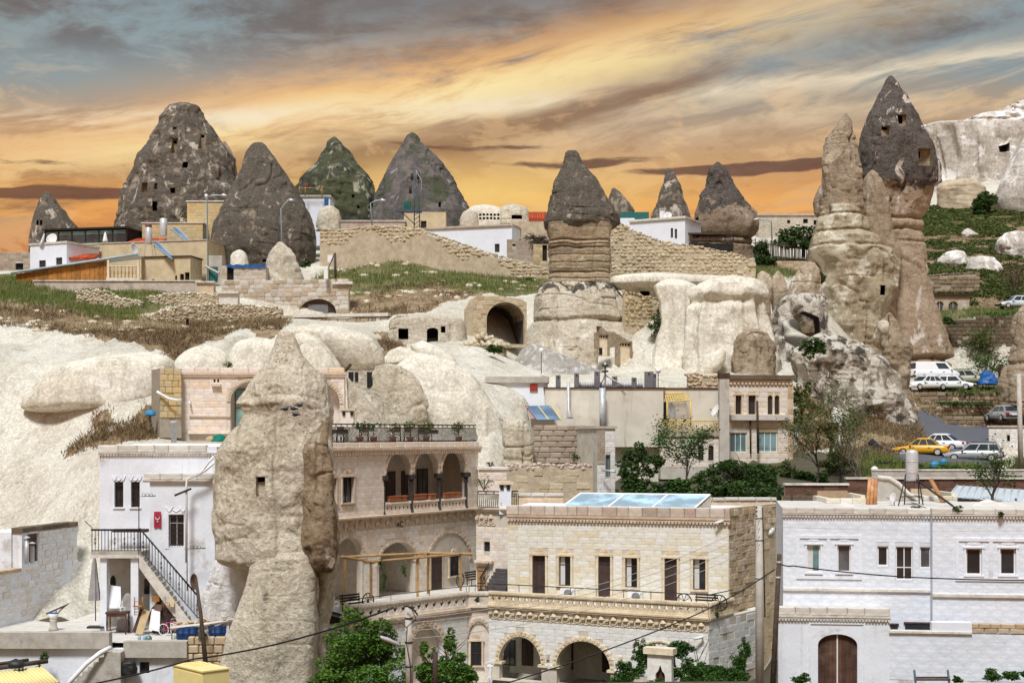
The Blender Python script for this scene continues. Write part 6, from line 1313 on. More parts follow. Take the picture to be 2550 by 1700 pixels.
 def chair(label,x,y,d,s,mat,flip=False,rz=.4):
  T=thing('chair',label,'chair',P(x,y,d));k=-1 if flip else 1;base=P(x,y,d);m=Matrix.Rotation(rz,3,'Z')
  def p(a,b,c):return base+m@Vector((a,b,c*k))*s
  mb=MB();mb.tube([p(0,0,.45),p(0,0,.49)],.3*s,4);mb.build('seat',MAT[mat],T)
  for a in(-.2,.2):
   for b in(-.2,.2):mb=MB();mb.tube([p(a,b,0),p(a,b,.45 if b<0 else.95)],.022*s,5);mb.build('leg',MAT[mat],T)
  for c in(.62,.78,.92):mb=MB();mb.tube([p(-.2,.2,c),p(.2,.2,c)],.022*s,5);mb.build('back_rail',MAT[mat],T)
  mb=MB();mb.tube([p(-.2,-.2,.2),p(.2,-.2,.2)],.018*s,5);mb.build('stretcher',MAT[mat],T)
 chair('orange wooden chair upended on the porch junk',345,1486,78.4,1.05,'wood_orange',True,.2)
 chair('white frame chair lying on the wooden table',302,1526,78.6,.7,'pvc',False,.8)
 chair('small tan stool tipped over near the stair',414,1512,78.6,.6,'wood_tan',False,1.2)
 mb=MB();mb.box(P(389,1490,79),(.2,.15,.14));tag(mb.build('wooden_crate',MAT['wood_orange']),'small orange wooden drawer on top of the porch junk','crate')
 for(secs,d_,lab,m_,sd_)in(([(1490,395,410),(1505,380,436),(1530,372,450),(1560,370,462),(1580,372,466)],79.2,'dark heap of sacks and scrap under the stairs','wood_dark',241),([(1478,312,324),(1500,300,332),(1540,292,338),(1570,290,340)],79.6,'grey covered lump between the porch columns','cloth_grey',242)):loft('scrap_heap',lab,secs,d_,m_,amp=.25,freq=1.6,crag=.35,seed=sd_,rings=40,segs=50,depth=.4,cat='scrap')
 T=thing('bicycle','pink bicycle leaning among the junk under the stairs','bicycle',P(420,1582,77.8));f=Fac(P(400,1570,77.9),P(446,1570,77.5));zw=ZT+.33
 for u in(.18,.95):
  w=MB();w.tube([f.pt(u+.31*math.cos(t),zw+.31*math.sin(t),0)for t in[2*math.pi*i/20 for i in range(21)]],.022,6);wl=w.build('wheel',MAT['flag_white'],T)
  s=MB()
  for i in range(8):t=math.pi*i/4;s.tube([f.pt(u,zw,0),f.pt(u+.3*math.cos(t),zw+.3*math.sin(t),0)],.006,3)
  s.build('spokes',MAT['steel'],wl)['kind']='stuff'
 fr=MB()
 for a,b in(((.18,0),(.45,0)),((.18,0),(.38,.42)),((.45,0),(.38,.48)),((.45,0),(.82,.36)),((.39,.36),(.80,.5)),((.95,0),(.80,.52))):fr.tube([f.pt(a[0],zw+a[1],0),f.pt(b[0],zw+b[1],0)],.024,6)
 fr.build('bicycle_frame',MAT['pink_paint'],T);mb=MB();mb.tube([f.pt(.30,zw+.5,0),f.pt(.48,zw+.5,0)],.05,6);mb.build('saddle',MAT['plastic_black'],T)
 mb=MB();mb.tube([f.pt(.80,zw+.6,-.22),f.pt(.78,zw+.62,0),f.pt(.80,zw+.6,.22)],.02,6);mb.build('handlebar',MAT['steel'],T)
 for(x,y,r,h,m,lab)in((370,1590,.18,.34,'glass_teal','fat teal glass demijohn on the terrace edge'),(359,1588,.09,.34,'glass_blue','clear blue water bottle beside the demijohn'),(347,1588,.09,.34,'glass_blue','second clear bottle, left of the demijohn')):
  p=P(x,y,76);lathe_obj('bottle',Vector((p.x,76,ZT)),[(r*.9,0),(r,.05),(r,h*.5),(r*.75,h*.72),(r*.28,h*.85),(r*.28,h),(r*.3,h+.03)],m,None,12);tag(bpy.context.scene.objects[-1]if False else COL.objects[-1],lab,'bottle','bottles on the terrace edge')
 for i,(x,d)in enumerate(((452,76.6),(466,76.6),(480,76.7),(532,76.9),(544,76.9),(556,77.1))):
  p=P(x,1580,d);o=lathe_obj('barrel',Vector((p.x,d,ZT)),[(.26,0),(.28,.05),(.28,.3),(.30,.32),(.28,.34),(.28,.62),(.26,.66),(.24,.64)],'blue_drum',None,14)
  tag(o,['blue barrel at the left end under the board shelf','blue barrel, second from the left under the board shelf','blue barrel, third from the left under the board shelf','blue barrel right of the leaning pole','blue barrel, second right of the leaning pole','blue barrel at the right end beside the great rock'][i],'barrel','blue barrels under the shelf')
 T=thing('plank_shelf','sagging shelf of boards and rubble along the terrace edge','shelf',P(500,1590,76.8))
 for k in range(5):mb=MB();a,b=P(424,1563-k*2.2,76.3+k*.22),P(602,1539-k*2,77.0+k*.22);mb.tube([a,a.lerp(b,.5)-Vector((0,0,.05)),b],.09,4);mb.build('plank',MAT['wood_tan' if k%2 else 'concrete_pale'],T)
 for x in(428,476,524,572):mb=MB();mb.tube([P(x,1592,76.5),P(x,1552,76.6)],.03,5);mb.build('prop',MAT['iron'],T)
 pc=Pieces('brick_scrap',T,MAT['ashlar_tan'],60,True)
 for k in range(34):
  t=rnd.random();pc.put(P(436+160*t,1556-22*t-rnd.uniform(0,6),76.6+rnd.uniform(0,.8)),(rnd.uniform(.15,.38),.2,rnd.uniform(.08,.16)),WF.ax(),rnd.uniform(-.3,.3))
 pc.flush()
 T=thing('parasol','closed grey parasol beside the left porch column','parasol',P(236,1505,80));p0,p1=P(238,1545,80),P(236,1386,80);mb=MB();mb.tube([p0,p1],.03,6);mb.build('pole',MAT['plastic_blue'],T)
 mb=MB();n=16;b=len(mb.v);prof=[(1386,.05),(1400,.10),(1440,.17),(1480,.26),(1494,.27)]
 for(y,r)in prof:
  c=P(235,y,80)
  for k in range(n):t=2*math.pi*k/n;rr=r*(1+.25*(k%2));mb.v.append((c.x+rr*math.cos(t),c.y+rr*math.sin(t),c.z))
 for i in range(len(prof)-1):
  for k in range(n):mb.f.append([i*n+k,(i+1)*n+k,(i+1)*n+(k+1)%n,i*n+(k+1)%n]);mb.sm.append(False)
 mb.build('canopy',MAT['cloth_grey'],T);mb=MB();mb.box(P(240,1560,79.4),(.45,.3,.05));mb.build('foot',MAT['iron'],T)
 p=P(133,1567,80);p.z=ZT;T=thing('stone_pedestal','stone pedestal with a white wrapped bowl on the terrace','pedestal',p);lathe_obj('column',p,[(.25,0),(.27,.08),(.2,.2),(.19,.5),(.22,.62)],'concrete',T,12);lathe_obj('bowl',p+Vector((0,0,.62)),[(.16,0),(.24,.12),(.27,.3),(.24,.32)],'cloth_white',T,14);lathe_obj('liner',p+Vector((0,0,.93)),[(.25,0),(.27,.04),(.2,.05)],'plastic_blue',T,14)
 tag(MB().tube([P(488,1440,74.2),P(500,1530,73.8),P(513,1660,73.2)],[.07,.1,.13],8).build('leaning_pole',MAT['wood_pole']),'weathered wooden pole leaning before the blue barrels','pole')
 for pts,lab in(([(533,1136),(520,1150),(500,1178),(466,1192),(464,1215),(464,1400)],'white drain pipe running down the front of the white house'),([(535,1150),(510,1172),(472,1186)],'second white pipe slanting from the great rock to the roof')):
  tag(MB().tube([P(x,y,79.3)for x,y in pts],.07,8).build('drain_pipe',MAT['pvc']),lab,'pipe')
 tag(MB().tube([P(435,1233,79.2),P(476,1216,79.2)],.06,7).build('roof_spout',MAT['iron_rust']),'dark roof spout sticking out over the flag window','spout')
 tag(lathe_obj('chimney_pipe',P(433,1102,86),[(.17,0),(.16,1.15),(.21,1.17),(.21,1.28),(.1,1.3)],'concrete',None,12),'short round concrete chimney on the white house roof','chimney')
 loft('net_heap','crumpled green net on the flat roof beside the great rock',[(1080,545,552),(1086,532,560),(1094,528,566),(1099,526,568)],92,'green_net',amp=.2,freq=2.5,crag=.2,seed=221,rings=20,segs=40,cat='net')
 loft('rag_heap','tan rag next to the green net on the roof',[(1086,520,528),(1090,514,534),(1096,512,536)],92,'cardboard',amp=.1,freq=2,seed=222,rings=14,segs=26,cat='rag')
 loft('plastic_bag','crumpled bright blue bag caught in the scrub',[(1020,372,380),(1025,362,386),(1032,362,388),(1036,370,384)],97.5,'plastic_cyan',amp=.15,freq=2,crag=.2,seed=223,rings=20,segs=30,cat='bag')
left_small()
# ---- pale arched church-like facade behind the great rock
def arched_facade():
 f=Fac(P(452,1000,98.5),P(858,1000,98.5));T=thing('arched_facade','rose stone facade with two tall arches half hidden by the great rock','building',f.pt(5,f.Z(500,1080),0));L=f.len
 zt=f.Z(600,916);zc=f.Z(600,932);z0=f.Z(600,1076);H=[]
 for(x0,x1,yc,ys)in((574,682,950,1000),(740,846,952,1005)):H.append((f.U(x0),f.U(x1),f.Z(600,ys),f.Z(600,yc)))
 A=[arch(a,b,z0+.02,s,c-s)for a,b,s,c in H];mb=MB();f.slab(mb,rect(0,L,z0-1,zt),A,-.5,0);mb.build('wall',MAT['mortar_pale'],T)
 course_blocks(f,T,MAT['ashlar_rose'],0,L,z0,zc-.1,.42,.85,[arch(a-.25,b+.25,z0,s,c-s+.25)for a,b,s,c in H],limit=220)
 coping_row(f,T,-.02,L,zc+.12,zt+.02,-.5,.1,'ashlar_rose',.9);moulding(f,T,-.05,L+.1,zc-.14,zc+.11,.2,'trim_stone',name='cornice')
 for a,b,s,c in H:arch_ring(f,T,(a+b)/2,s,(b-a)/2,(b-a)/2+.26,(c-s)/((b-a)/2),n=23)
 for a,b,s,c in H:shell_box(f,T,a-.2,b+.2,z0,c+.1,-1.2,-.9,'ashlar_rose','recess_wall')
 a,b,s,c=H[0];window(f,T,(a+.15,b-.15,z0+.1,s+.9),'wood_dark','glass_green',4,2,.75,split=(0,.55,1))
 mb=MB();f.box(mb,f.U(472),f.U(574),f.Z(500,1038),f.Z(500,1034),0,.12);mb.build('string_course',MAT['trim_stone'],T);mb=MB();f.box(mb,f.U(470),f.U(575),z0-.1,z0+.12,0,.3);mb.build('plinth',MAT['ashlar_rose'],T)
 mb=MB();f.box(mb,f.U(528),f.U(551),f.Z(540,962),f.Z(540,956),0,.3);mb.build('stone_box',MAT['trim_stone'],T)
 for x in(532,541):mb=MB();f.box(mb,f.U(x),f.U(x+5),f.Z(540,951),f.Z(540,944),0,.03);mb.build('vent_hole',MAT['interior'],T)
 mb=MB();mb.tube([f.pt(f.U(474),f.Z(474,1004),.02),f.pt(f.U(474),f.Z(474,1000),.3),f.pt(f.U(476),f.Z(474,1008),.35)],.06,7);mb.build('security_camera',MAT['pvc'],T)
 g=Fac(P(398,1000,97.2),P(452,1000,97.8));mb=MB();g.slab(mb,rect(0,g.len,g.Z(420,1090),g.Z(420,917)),[],-3,0);mb.build('buttress',MAT['mortar'],T)
 course_blocks(g,T,MAT['ashlar_yellow'],0,g.len,g.Z(420,1040),g.Z(420,917),.42,.5,[],proud=.05,uneven=.04,gap=.03,limit=80,bev=.09,name='rough_block')
 tag(MB().tube([P(390,974,96.9),P(402,982,97),P(420,992,97),P(438,996,97),P(452,996,97.2)],.09,8).build('drain_pipe',MAT['pvc']),'white plastic drain pipe across the yellowish stone buttress','pipe')
arched_facade()
# ---------------------------------------------------------------- long white house on the right
def right_white():
 T=thing('white_house','long white painted stone house with paired windows and arched timber gate','house',P(2200,1690,71));zb=-12.3
 f=Fac(P(1950,1400,72.4),P(2324,1400,71.4));g=Fac(P(2322,1400,70.7),P(2640,1400,69.9))
 def part(ff,zt,W,name):
  mb=MB();ff.slab(mb,rect(0,ff.len,zb,zt),[rect(*w)for w in W],-.4,0);mb.build('wall',MAT['mortar_white'],T);shell_box(ff,T,0,ff.len,zb,zt-.1,-8,-.42,'whitewash','rear_wall')
  course_blocks(ff,T,MAT['painted_block'],0,ff.len,zb+.9,zt-.32,.34,.8,[rect(a-.02,b+.02,c-.02,d+.02)for a,b,c,d in W],limit=260,proud=.012,uneven=.003,gap=.004,bev=.015,thick=.06)
  moulding(ff,T,-.03,ff.len,zt-.38,zt-.26,.14,'coping_white',beads=.15,name='cornice');coping_row(ff,T,-.05,ff.len,zt-.25,zt+.02,-.45,.1,'coping_white',.85)
  mb=MB();mb.poly([ff.pt(0,zt-.06,-.4),ff.pt(ff.len,zt-.06,-.4),ff.pt(ff.len,zt,-8),ff.pt(0,zt,-8)]);mb.build('roof',MAT['concrete_pale'],T)
 W1=[R_(f,*q)for q in((2009,1355,2043,1424),(2085,1355,2119,1424),(2185,1359,2212,1409),(2231,1360,2273,1443),(2291,1361,2318,1414))]
 W2=[R_(g,*q)for q in((2405,1364,2445,1431),(2490,1364,2530,1431))]
 zt1=f.Z(2130,1265);zt2=g.Z(2430,1267);part(f,zt1,W1,'a');part(g,zt2,W2,'b')
 window(f,T,W1[0],'pvc','glass_teal',1,1,.1,.07,curtain='curtain');window(f,T,W1[1],'pvc','glass_curtain',1,1,.1,.07);window(f,T,W1[2],'pvc','glass_dark',1,1,.1,.07)
 window(f,T,W1[3],'pvc','glass_dark',2,2,.1,.06,split=(0,.36,1));window(f,T,W1[4],'pvc','glass_curtain',1,1,.1,.06)
 for w in W2:window(g,T,w,'pvc','glass_dark',1,1,.1,.08)
 def panel(ff,R,mids):
  u0,u1,z0,z1=R;w=.16;mb=MB()
  for(a,b,c,d)in((u0,u1,z1-w,z1),(u0,u1,z0,z0+w),(u0,u0+w,z0+w,z1-w),(u1-w,u1,z0+w,z1-w)):ff.box(mb,a,b,c,d,-.01,.07)
  for m in mids:ff.box(mb,m-.09,m+.09,z0+w,z1-w,-.01,.06)
  mb.build('window_panel',MAT['whitewash'],T)
 panel(f,R_(f,1983,1332,2146,1441),[f.U(2063,1390)]);panel(g,R_(g,2379,1339,2562,1446),[g.U(2467,1390)])
 for ff,ws in((f,W1[:2]),(g,W2)):
  for w in ws:surround(ff,T,w,'trim_stone' if False else 'white_clean',.07,.05,True,True)
 for ff,x,y0,y1 in((f,2130,1465,1471),(g,2430,1479,1486)):mb=MB();ff.box(mb,0,ff.len,ff.Z(x,y1),ff.Z(x,y0),-.02,.12);mb.build('string_course',MAT['coping_white'],T)
 k=Fac(P(1938,1600,70.2),P(2215,1600,69.6));zg=k.Z(2080,1512);gt=(k.U(2037,1640),k.U(2135,1640));zs,zc=k.Z(2086,1605),k.Z(2086,1578);A=arch(gt[0],gt[1],zb,zs,zc-zs)
 mb=MB();k.slab(mb,rect(0,k.len,zb,zg-.3),[A],-.5,0);mb.build('gate_wall',MAT['whitewash'],T);moulding(k,T,-.03,k.len+.04,k.Z(2080,1541),k.Z(2080,1532),.14,'coping_white',beads=.15,name='cornice')
 coping_row(k,T,-.02,k.len+.03,k.Z(2080,1531),zg,-.5,.06,'coping_white',.9);mb=MB();k.box(mb,0,k.len,zg-.35,zg-.3,-2.4,-.5);mb.build('porch_roof',MAT['concrete_pale'],T)
 u0,u1=k.U(2013,1600),k.U(2155,1600);mb=MB();zp=k.Z(2086,1548)
 for(a,b,c,d)in((u0,u1,zp-.1,zp),(u0,u0+.1,zb,zp-.1),(u1-.1,u1,zb,zp-.1)):k.box(mb,a,b,c,d,-.01,.05)
 mb.build('gate_frame',MAT['whitewash'],T)
 n=8;gm=(gt[0]+gt[1])/2
 for s in(0,1):
  a0,a1=(gt[0],gm-.03)if s==0 else(gm+.03,gt[1]);mb=MB();k.box(mb,a0,a1,zb,zs-.05,-.3,-.26);gl=mb.build('gate_leaf',MAT['wood_gate'],T)
  for i in range(5):
   x0,x1=a0+(a1-a0)*i/5,a0+(a1-a0)*(i+1)/5;xm=(x0+x1)/2;q=(xm-gm)/((gt[1]-gt[0])/2);top=zs+(zc-zs)*math.sqrt(max(0,1-q*q))+.03
   mb=MB();k.box(mb,x0+.004,x1-.004,zb,top,-.26,-.2);mb.build('plank',MAT['wood_gate'],gl)
 mb=MB();k.box(mb,gm-.03,gm+.03,zb,zc-.01,-.28,-.16);mb.build('gate_bar',MAT['pvc'],T)
 y=Fac(P(2215,1600,69.6),P(2640,1600,68.6));zl=y.Z(2380,1577);mb=MB();y.slab(mb,rect(0,y.len,zb,zl),[],-.4,0);mb.build('yard_wall',MAT['whitewash'],T)
 course_blocks(y,T,MAT['painted_block'],0,y.len,zb+.5,zl,.36,.85,[],limit=120,proud=.012,uneven=.003,gap=.004,bev=.015,thick=.06)
 mb=MB();y.box(mb,-.02,y.U(2420,1575),zl+.001,zl+.1,-.45,.12);mb.build('yard_coping',MAT['coping_white'],T)
 for(x0,x1,y0,y1)in((2218,2236,1555,1569),(2254,2323,1552,1569)):
  R=R_(f,x0,y0,x1,y1,.1);mb=MB();f.box(mb,R[0],R[1],R[2],R[3],0,.05);mb.build('basement_window',MAT['glass_dark'],T);mb=MB();f.box(mb,R[0]-.06,R[1]+.06,R[3],R[3]+.07,0,.1);f.box(mb,R[0]-.06,R[1]+.06,R[2]-.07,R[2],0,.1);mb.build('lintel',MAT['wood_gate'],T)
 R=R_(y,2320,1549,2420,1573);mb=MB();y.box(mb,R[0],R[1],R[2],R[3],-.5,.06);mb.build('white_ledge_box',MAT['white_clean'],T)
 course_blocks(y,T,MAT['ashlar_tan'],y.U(2420,1560),y.len,zl+.05,y.Z(2480,1552),.3,.6,[],proud=.05,thick=.4,limit=40,bev=.1,uneven=.03,name='ledge_block')
 return f,g,zt1
RW,RG,RZ=right_white()
def bench():
 T=thing('bench','blue-ended bench frame with brown rail leaning at the white wall foot','bench',P(2320,1700,67));f=Fac(P(2274,1690,67),P(2366,1690,67));z0=f.Z(2320,1705);z1=f.Z(2320,1668)
 for u in(0.08,f.len-.08):mb=MB();mb.tube([f.pt(u-.05,z0,.35),f.pt(u,z1,-.1)],.05,6);mb.build('leg',MAT['blue_steel'],T)
 for k,o in((.55,.1),(.42,.2),(.5,-.05)):mb=MB();mb.tube([f.pt(.05,z0+(z1-z0)*k,o),f.pt(f.len-.05,z0+(z1-z0)*k,o)],.045,5);mb.build('rail',MAT['wood_gate'],T)
bench()
def roof_things():
 d=75.5;T=thing('solar_tank','upright steel water tank on a black stand on the white roof','water tank',P(2271,1264,d));p=P(2271,1198,d)
 lathe_obj('tank',p,[(.30,0),(.315,.05),(.315,1.5),(.29,1.57),(.2,1.63),(.03,1.66)],'steel',T,20)
 for z in(.45,1.0):lathe_obj('hoop',p+Vector((0,0,z)),[(.32,0),(.325,.03),(.32,.06)],'galv',T,20)
 feet=[(2236,d-.5),(2300,d-.5),(2252,d+.7),(2290,d+.7)];tops=[(2256,d-.3),(2286,d-.3),(2256,d+.3),(2286,d+.3)]
 for(a,b)in zip(feet,tops):mb=MB();mb.tube([P(a[0],1264,a[1]),P(b[0],1180,b[1])],.035,5);mb.build('leg',MAT['iron'],T)
 for y in(1198,1236):mb=MB();mb.tube([P(2244 if y>1200 else 2254,y,d-.4),P(2296 if y>1200 else 2288,y,d-.4)],.03,5);mb.build('brace',MAT['iron'],T)
 for k in(0,4):mb=MB();mb.tube([P(2280+k,1192+k,d-.2),P(2372+k,1258+k,d-2.0)],.045,6);mb.build('slide_bar',MAT['iron'],T)
 for k in range(3):
  a,b=P(2160+9*k,1262,76.2),P(2166+8*k,1192+k,77.2);tag(MB().tube([a,b],.1,9).build('log',MAT['log']),['peeled log, left one of the three propped on the roof','peeled log, middle one of the three propped on the roof','peeled log, right one of the three propped on the roof'][k],'log','logs propped on the roof')
 tag(MB().tube([P(2318,1194,78.5),P(2350,1252,77)],.12,9).build('log',MAT['log']),'single thick orange-brown log leaning right of the steel tank','log')
 T=thing('ruined_stair','broken concrete stair vault curving down behind the steel tank','ruin',P(2230,1262,79));f=Fac(P(2184,1230,79.5),P(2330,1230,79.5))
 pts=[(f.U(2184),f.Z(2184,1268)),(f.U(2330),f.Z(2330,1268)),(f.U(2326),f.Z(2326,1262)),(f.U(2290),f.Z(2290,1252)),(f.U(2262),f.Z(2262,1232)),(f.U(2236),f.Z(2236,1206)),(f.U(2215),f.Z(2215,1193)),(f.U(2184),f.Z(2184,1190))]
 mb=MB();f.slab(mb,pts,[],-1.2,0);mb.build('vault',MAT['concrete'],T);up=pts[2:];mb=MB();mb.tube([f.pt(u,z+.06,.02)for u,z in up],.13,6);mb.build('vault_edge',MAT['coping_white'],T)
 for(x0,x1,y0,y1,d_,lab)in((2058,2158,1240,1264,77.5,'low pale block enclosure left of the logs'),(2300,2385,1234,1264,79,'low pale block enclosure right of the steel tank')):
  f=Fac(P(x0,y0,d_),P(x1,y0,d_));T=thing('roof_curb',lab,'wall',f.pt(.5,f.Z(x0,y1),0));z0,z1=f.Z(x0,y1)-.3,f.Z(x0,y0)
  course_blocks(f,T,MAT['ashlar_cream'],0,f.len,z0,z1,.25,.7,[],thick=.3,proud=0,limit=30,name='curb_block');shell_box(f,T,0,.25,z0,z1,-3.5,-.3,'ashlar_cream','side');shell_box(f,T,f.len-.25,f.len,z0,z1+.15,-3.5,-.3,'ashlar_cream','side');shell_box(f,T,.25,f.len-.25,z0,z1+.25,-3.6,-3.3,'ashlar_tan','rear')
 satellite_dish('small white satellite dish seen edge-on beside the roof logs',P(2222,1240,75.5),.3,(-.95,-.3,.3),stand=.5)
 for(secs,lab,sd_)in(([(1248,2440,2480),(1254,2420,2510),(1266,2400,2560)],'heap of grey sand on the right end of the white roof',231),([(1252,2095,2110),(1258,2080,2130),(1266,2066,2150)],'small sand heap on the white roof left of the logs',232)):loft('sand_heap',lab,secs,74.5,'concrete_pale',amp=.06,seed=sd_,rings=16,segs=50,depth=.5,cat='sand heap')
 for(x0,x1,y0,y1,d,lab)in((1955,2112,1203,1245,92,'brown block wall with pale coping left of the logs'),(2108,2640,1188,1250,95,'long brown block wall with pale coping behind the steel tank')):
  f=Fac(P(x0,y0,d),P(x1,y0+(0 if x0<2000 else 8),d));T=thing('block_wall',lab,'wall',f.pt(1,f.Z(x0,y1),0));z1=f.Z(x0,y0);z0=f.Z(x0,y1)-1
  shell_box(f,T,0,f.len,z0,z1-.12,-.4,-.05,'mortar','core');course_blocks(f,T,MAT['brick_brown'],0,f.len,z1-1.5,z1-.12,.27,.8,[],limit=150,proud=0,thick=.2,name='brick');mb=MB();f.box(mb,-.05,f.len+.05,z1-.119,z1,-.5,.1);mb.build('coping',MAT['coping_white'],T)
  if x0>2000:mb=MB();f.box(mb,2,f.len,z1+.4,z1+.5,-1.6,-1.3);mb.build('rear_coping',MAT['coping_white'],T);shell_box(f,T,2,f.len,z0,z1+.4,-1.55,-1.35,'concrete','rear_core')
 f=Fac(P(1990,1235,89),P(2062,1235,89));T=thing('block_wall','dark rough stone wall beside the iron post','wall',f.pt(1,f.Z(2000,1262),0));shell_box(f,T,-1,f.len,f.Z(2000,1275),f.Z(2000,1236),-.4,-.05,'mortar','core');course_blocks(f,T,MAT['dark_stone'],-1,f.len,f.Z(2000,1270),f.Z(2000,1234),.3,.5,[],limit=40,proud=0,thick=.2,name='stone_block')
 tag(MB().tube([P(1972,1268,80),P(1972,1218,80)],.06,5).build('iron_post',MAT['iron_rust']),'rusty iron post on the roof edge beside the white house','post')
 T=thing('sheet_roof','pale blue corrugated metal roof at the right edge','roof',P(2470,1262,86));n=15
 a0,a1,b0,b1=P(2362,1236,84),P(2640,1262,84),P(2384,1208,88.5),P(2640,1224,88.5)
 for k in range(n):
  t0,t1=k/n,(k+.96)/n;mb=MB();q=[a0.lerp(a1,t0),a0.lerp(a1,t1),b0.lerp(b1,t1),b0.lerp(b1,t0)];mb.poly(q);mb.poly([p-Vector((0,0,.05))for p in q],True);mb.tube([q[0],q[3]],.06,5);mb.build('roof_sheet',MAT['sheet_metal'],T)
 for x in(2380,2450,2530):mb=MB();mb.tube([P(x,1275,84.4),P(x,1240,84.4)],.06,5);mb.build('roof_prop',MAT['iron'],T)
 mb=MB();mb.box(P(2500,1262,88),(3.5,.1,.6));mb.build('rear_wall',MAT['dark_metal'],T)
roof_things()
def poles():
 T=thing('utility_pole','tall concrete utility pole before the right corner of the hotel','pole',P(1892,1720,66));mb=MB();mb.tube([P(1892,1760,66),P(1891,1259,66)],.2,14,.165);mb.build('shaft',MAT['pole_concrete'],T)
 for y in(1290,1345,1440):lathe_obj('band',P(1891,y,66),[(.185,0),(.2,.02),(.2,.06),(.185,.08)],'galv',T,14)
 mb=MB();mb.tube([P(1898,1345,66),P(1908,1342,65.7),P(1914,1334,65.5)],.025,6);mb.build('lamp_arm',MAT['galv'],T)
 a=P(1916,1338,65.4);b=P(1926,1314,65.2);mb=MB();mb.tube([a,a.lerp(b,.2),a.lerp(b,.7),b],[.06,.12,.13,.07],8);l=mb.build('lamp_head',MAT['galv'],T);mb=MB();mb.tube([a.lerp(b,.2)+Vector((-.06,-.06,-.02)),a.lerp(b,.8)+Vector((-.06,-.06,-.02))],.09,6);mb.build('lens',MAT['lamp_clear'],l)
 for k,y in enumerate((1262,1272,1283)):
  mb=MB();mb.tube([P(1882,y,65.9),P(1900,y+1,65.9)],.03,5);mb.build('crossbar',MAT['iron'],T)
 mb=MB();mb.tube([P(1899,1262,65.8),P(1902,1400,65.8),P(1905,1536,65.8)],.03,6);mb.build('conduit',MAT['iron_rust'],T)
 T=thing('wooden_pole','dark wooden pole leaning beside the white gate wall','pole',P(1923,1720,64));mb=MB();mb.tube([P(1922,1760,64),P(1941,1379,64)],.13,9,.105);mb.build('shaft',MAT['wood_pole'],T)
 for y,x in((1402,1940),(1440,1938)):lathe_obj('band',P(x,y,64),[(.12,0),(.13,.02),(.13,.08),(.12,.1)],'galv',T,10)
 T=thing('street_lamp','weathered grey street lamp pole with white lamp head in front of the tree','street lamp',P(1020,1730,52));mb=MB();mb.tube([P(1020,1760,52),P(1017,1512,52)],.14,12,.125);mb.build('shaft',MAT['pole_concrete'],T)
 for y in(1540,1600,1660):lathe_obj('band',P(1018,y,52),[(.135,0),(.15,.01),(.15,.05),(.135,.06)],'iron',T,12)
 mb=MB();mb.tube([P(1012,1562,51.8),P(998,1545,51.6),P(975,1538,51.2),P(962,1542,51)],.02,6);mb.build('lamp_arm',MAT['galv'],T)
 a,b=P(946,1586,50.4),P(995,1606,50.9);n=(b-a).normalized();up=Vector((0,0,1));sdv=n.cross(up).normalized()
 mb=MB();m=7;bb=len(mb.v);prof=[(0,.05,.05),(.1,.11,.09),(.35,.14,.11),(.7,.13,.10),(.92,.09,.08),(1,.05,.05)]
 for t,w,h in prof:
  c=a.lerp(b,t)
  for k in range(10):th=2*math.pi*k/10;mb.v.append(tuple(c+sdv*(w*math.cos(th))+up*(h*max(-.45,math.sin(th)))))
 for i in range(len(prof)-1):
  for k in range(10):mb.f.append([bb+i*10+k,bb+i*10+(k+1)%10,bb+(i+1)*10+(k+1)%10,bb+(i+1)*10+k]);mb.sm.append(True)
 mb.build('lamp_head',MAT['steel'],T)
 for k in range(3):mb=MB();mb.tube([P(1018+9*k-9,1508+3*k,51.7),P(1032+4*k,1512+9*k,51.6)],.03,6);mb.build('insulator',MAT['iron'],T)
 mb=MB();mb.tube([P(1024,1512,51.6),P(1036,1540,51.5),P(1014,1560,51.6),P(1012,1600,51.7),P(1022,1660,51.7),P(1024,1740,51.7)],.018,5);mb.build('loose_cable',MAT['cable_black'],T)
 tag(MB().tube([P(1084,1740,56),P(1084,1622,56)],.1,8).build('rusty_post',MAT['iron_rust']),'rusty iron post standing in the tree crown','post')
 cable('power_cable','thick black cable slung across the bottom left up to the lamp pole',[P(-30,1735,60),P(480,1640,58),P(980,1512,52)],.035,'cable_black',.25)
 cable('power_cable','black cable rising from the arcade to the concrete utility pole',[P(1260,1700,60),P(1720,1535,63),P(1930,1416,64)],.03,'cable_black',.12)
 cable('power_cable','black cable sagging across the white house windows',[P(1941,1403,64),P(1975,1408,65),P(2260,1436,66),P(2640,1444,68)],.03,'cable_black',.05)
 for k,(x0,y0,x1,y1)in enumerate(((1018,1540,1900,1290),(1018,1550,1900,1310),(1018,1570,1900,1330),(1018,1590,1900,1350))):
  cable('phone_wire',['pale wire sloping before the hotel, topmost of four','pale wire sloping before the hotel, second of four','pale wire sloping before the hotel, third of four','pale wire sloping before the hotel, lowest of four'][k],[P(x0,y0,52),P(x1,y1,66)],.012,'cable_grey',.8)
 for k,(y0,y1,d1)in enumerate(((1262,1302,72),(1290,1320,72))):cable('phone_wire',['thin grey wire along the top of the white house','thin grey wire above the white house windows'][k],[P(1900,y0+20,66),P(2640,y1,66)],.010,'cable_grey',.1)
poles()
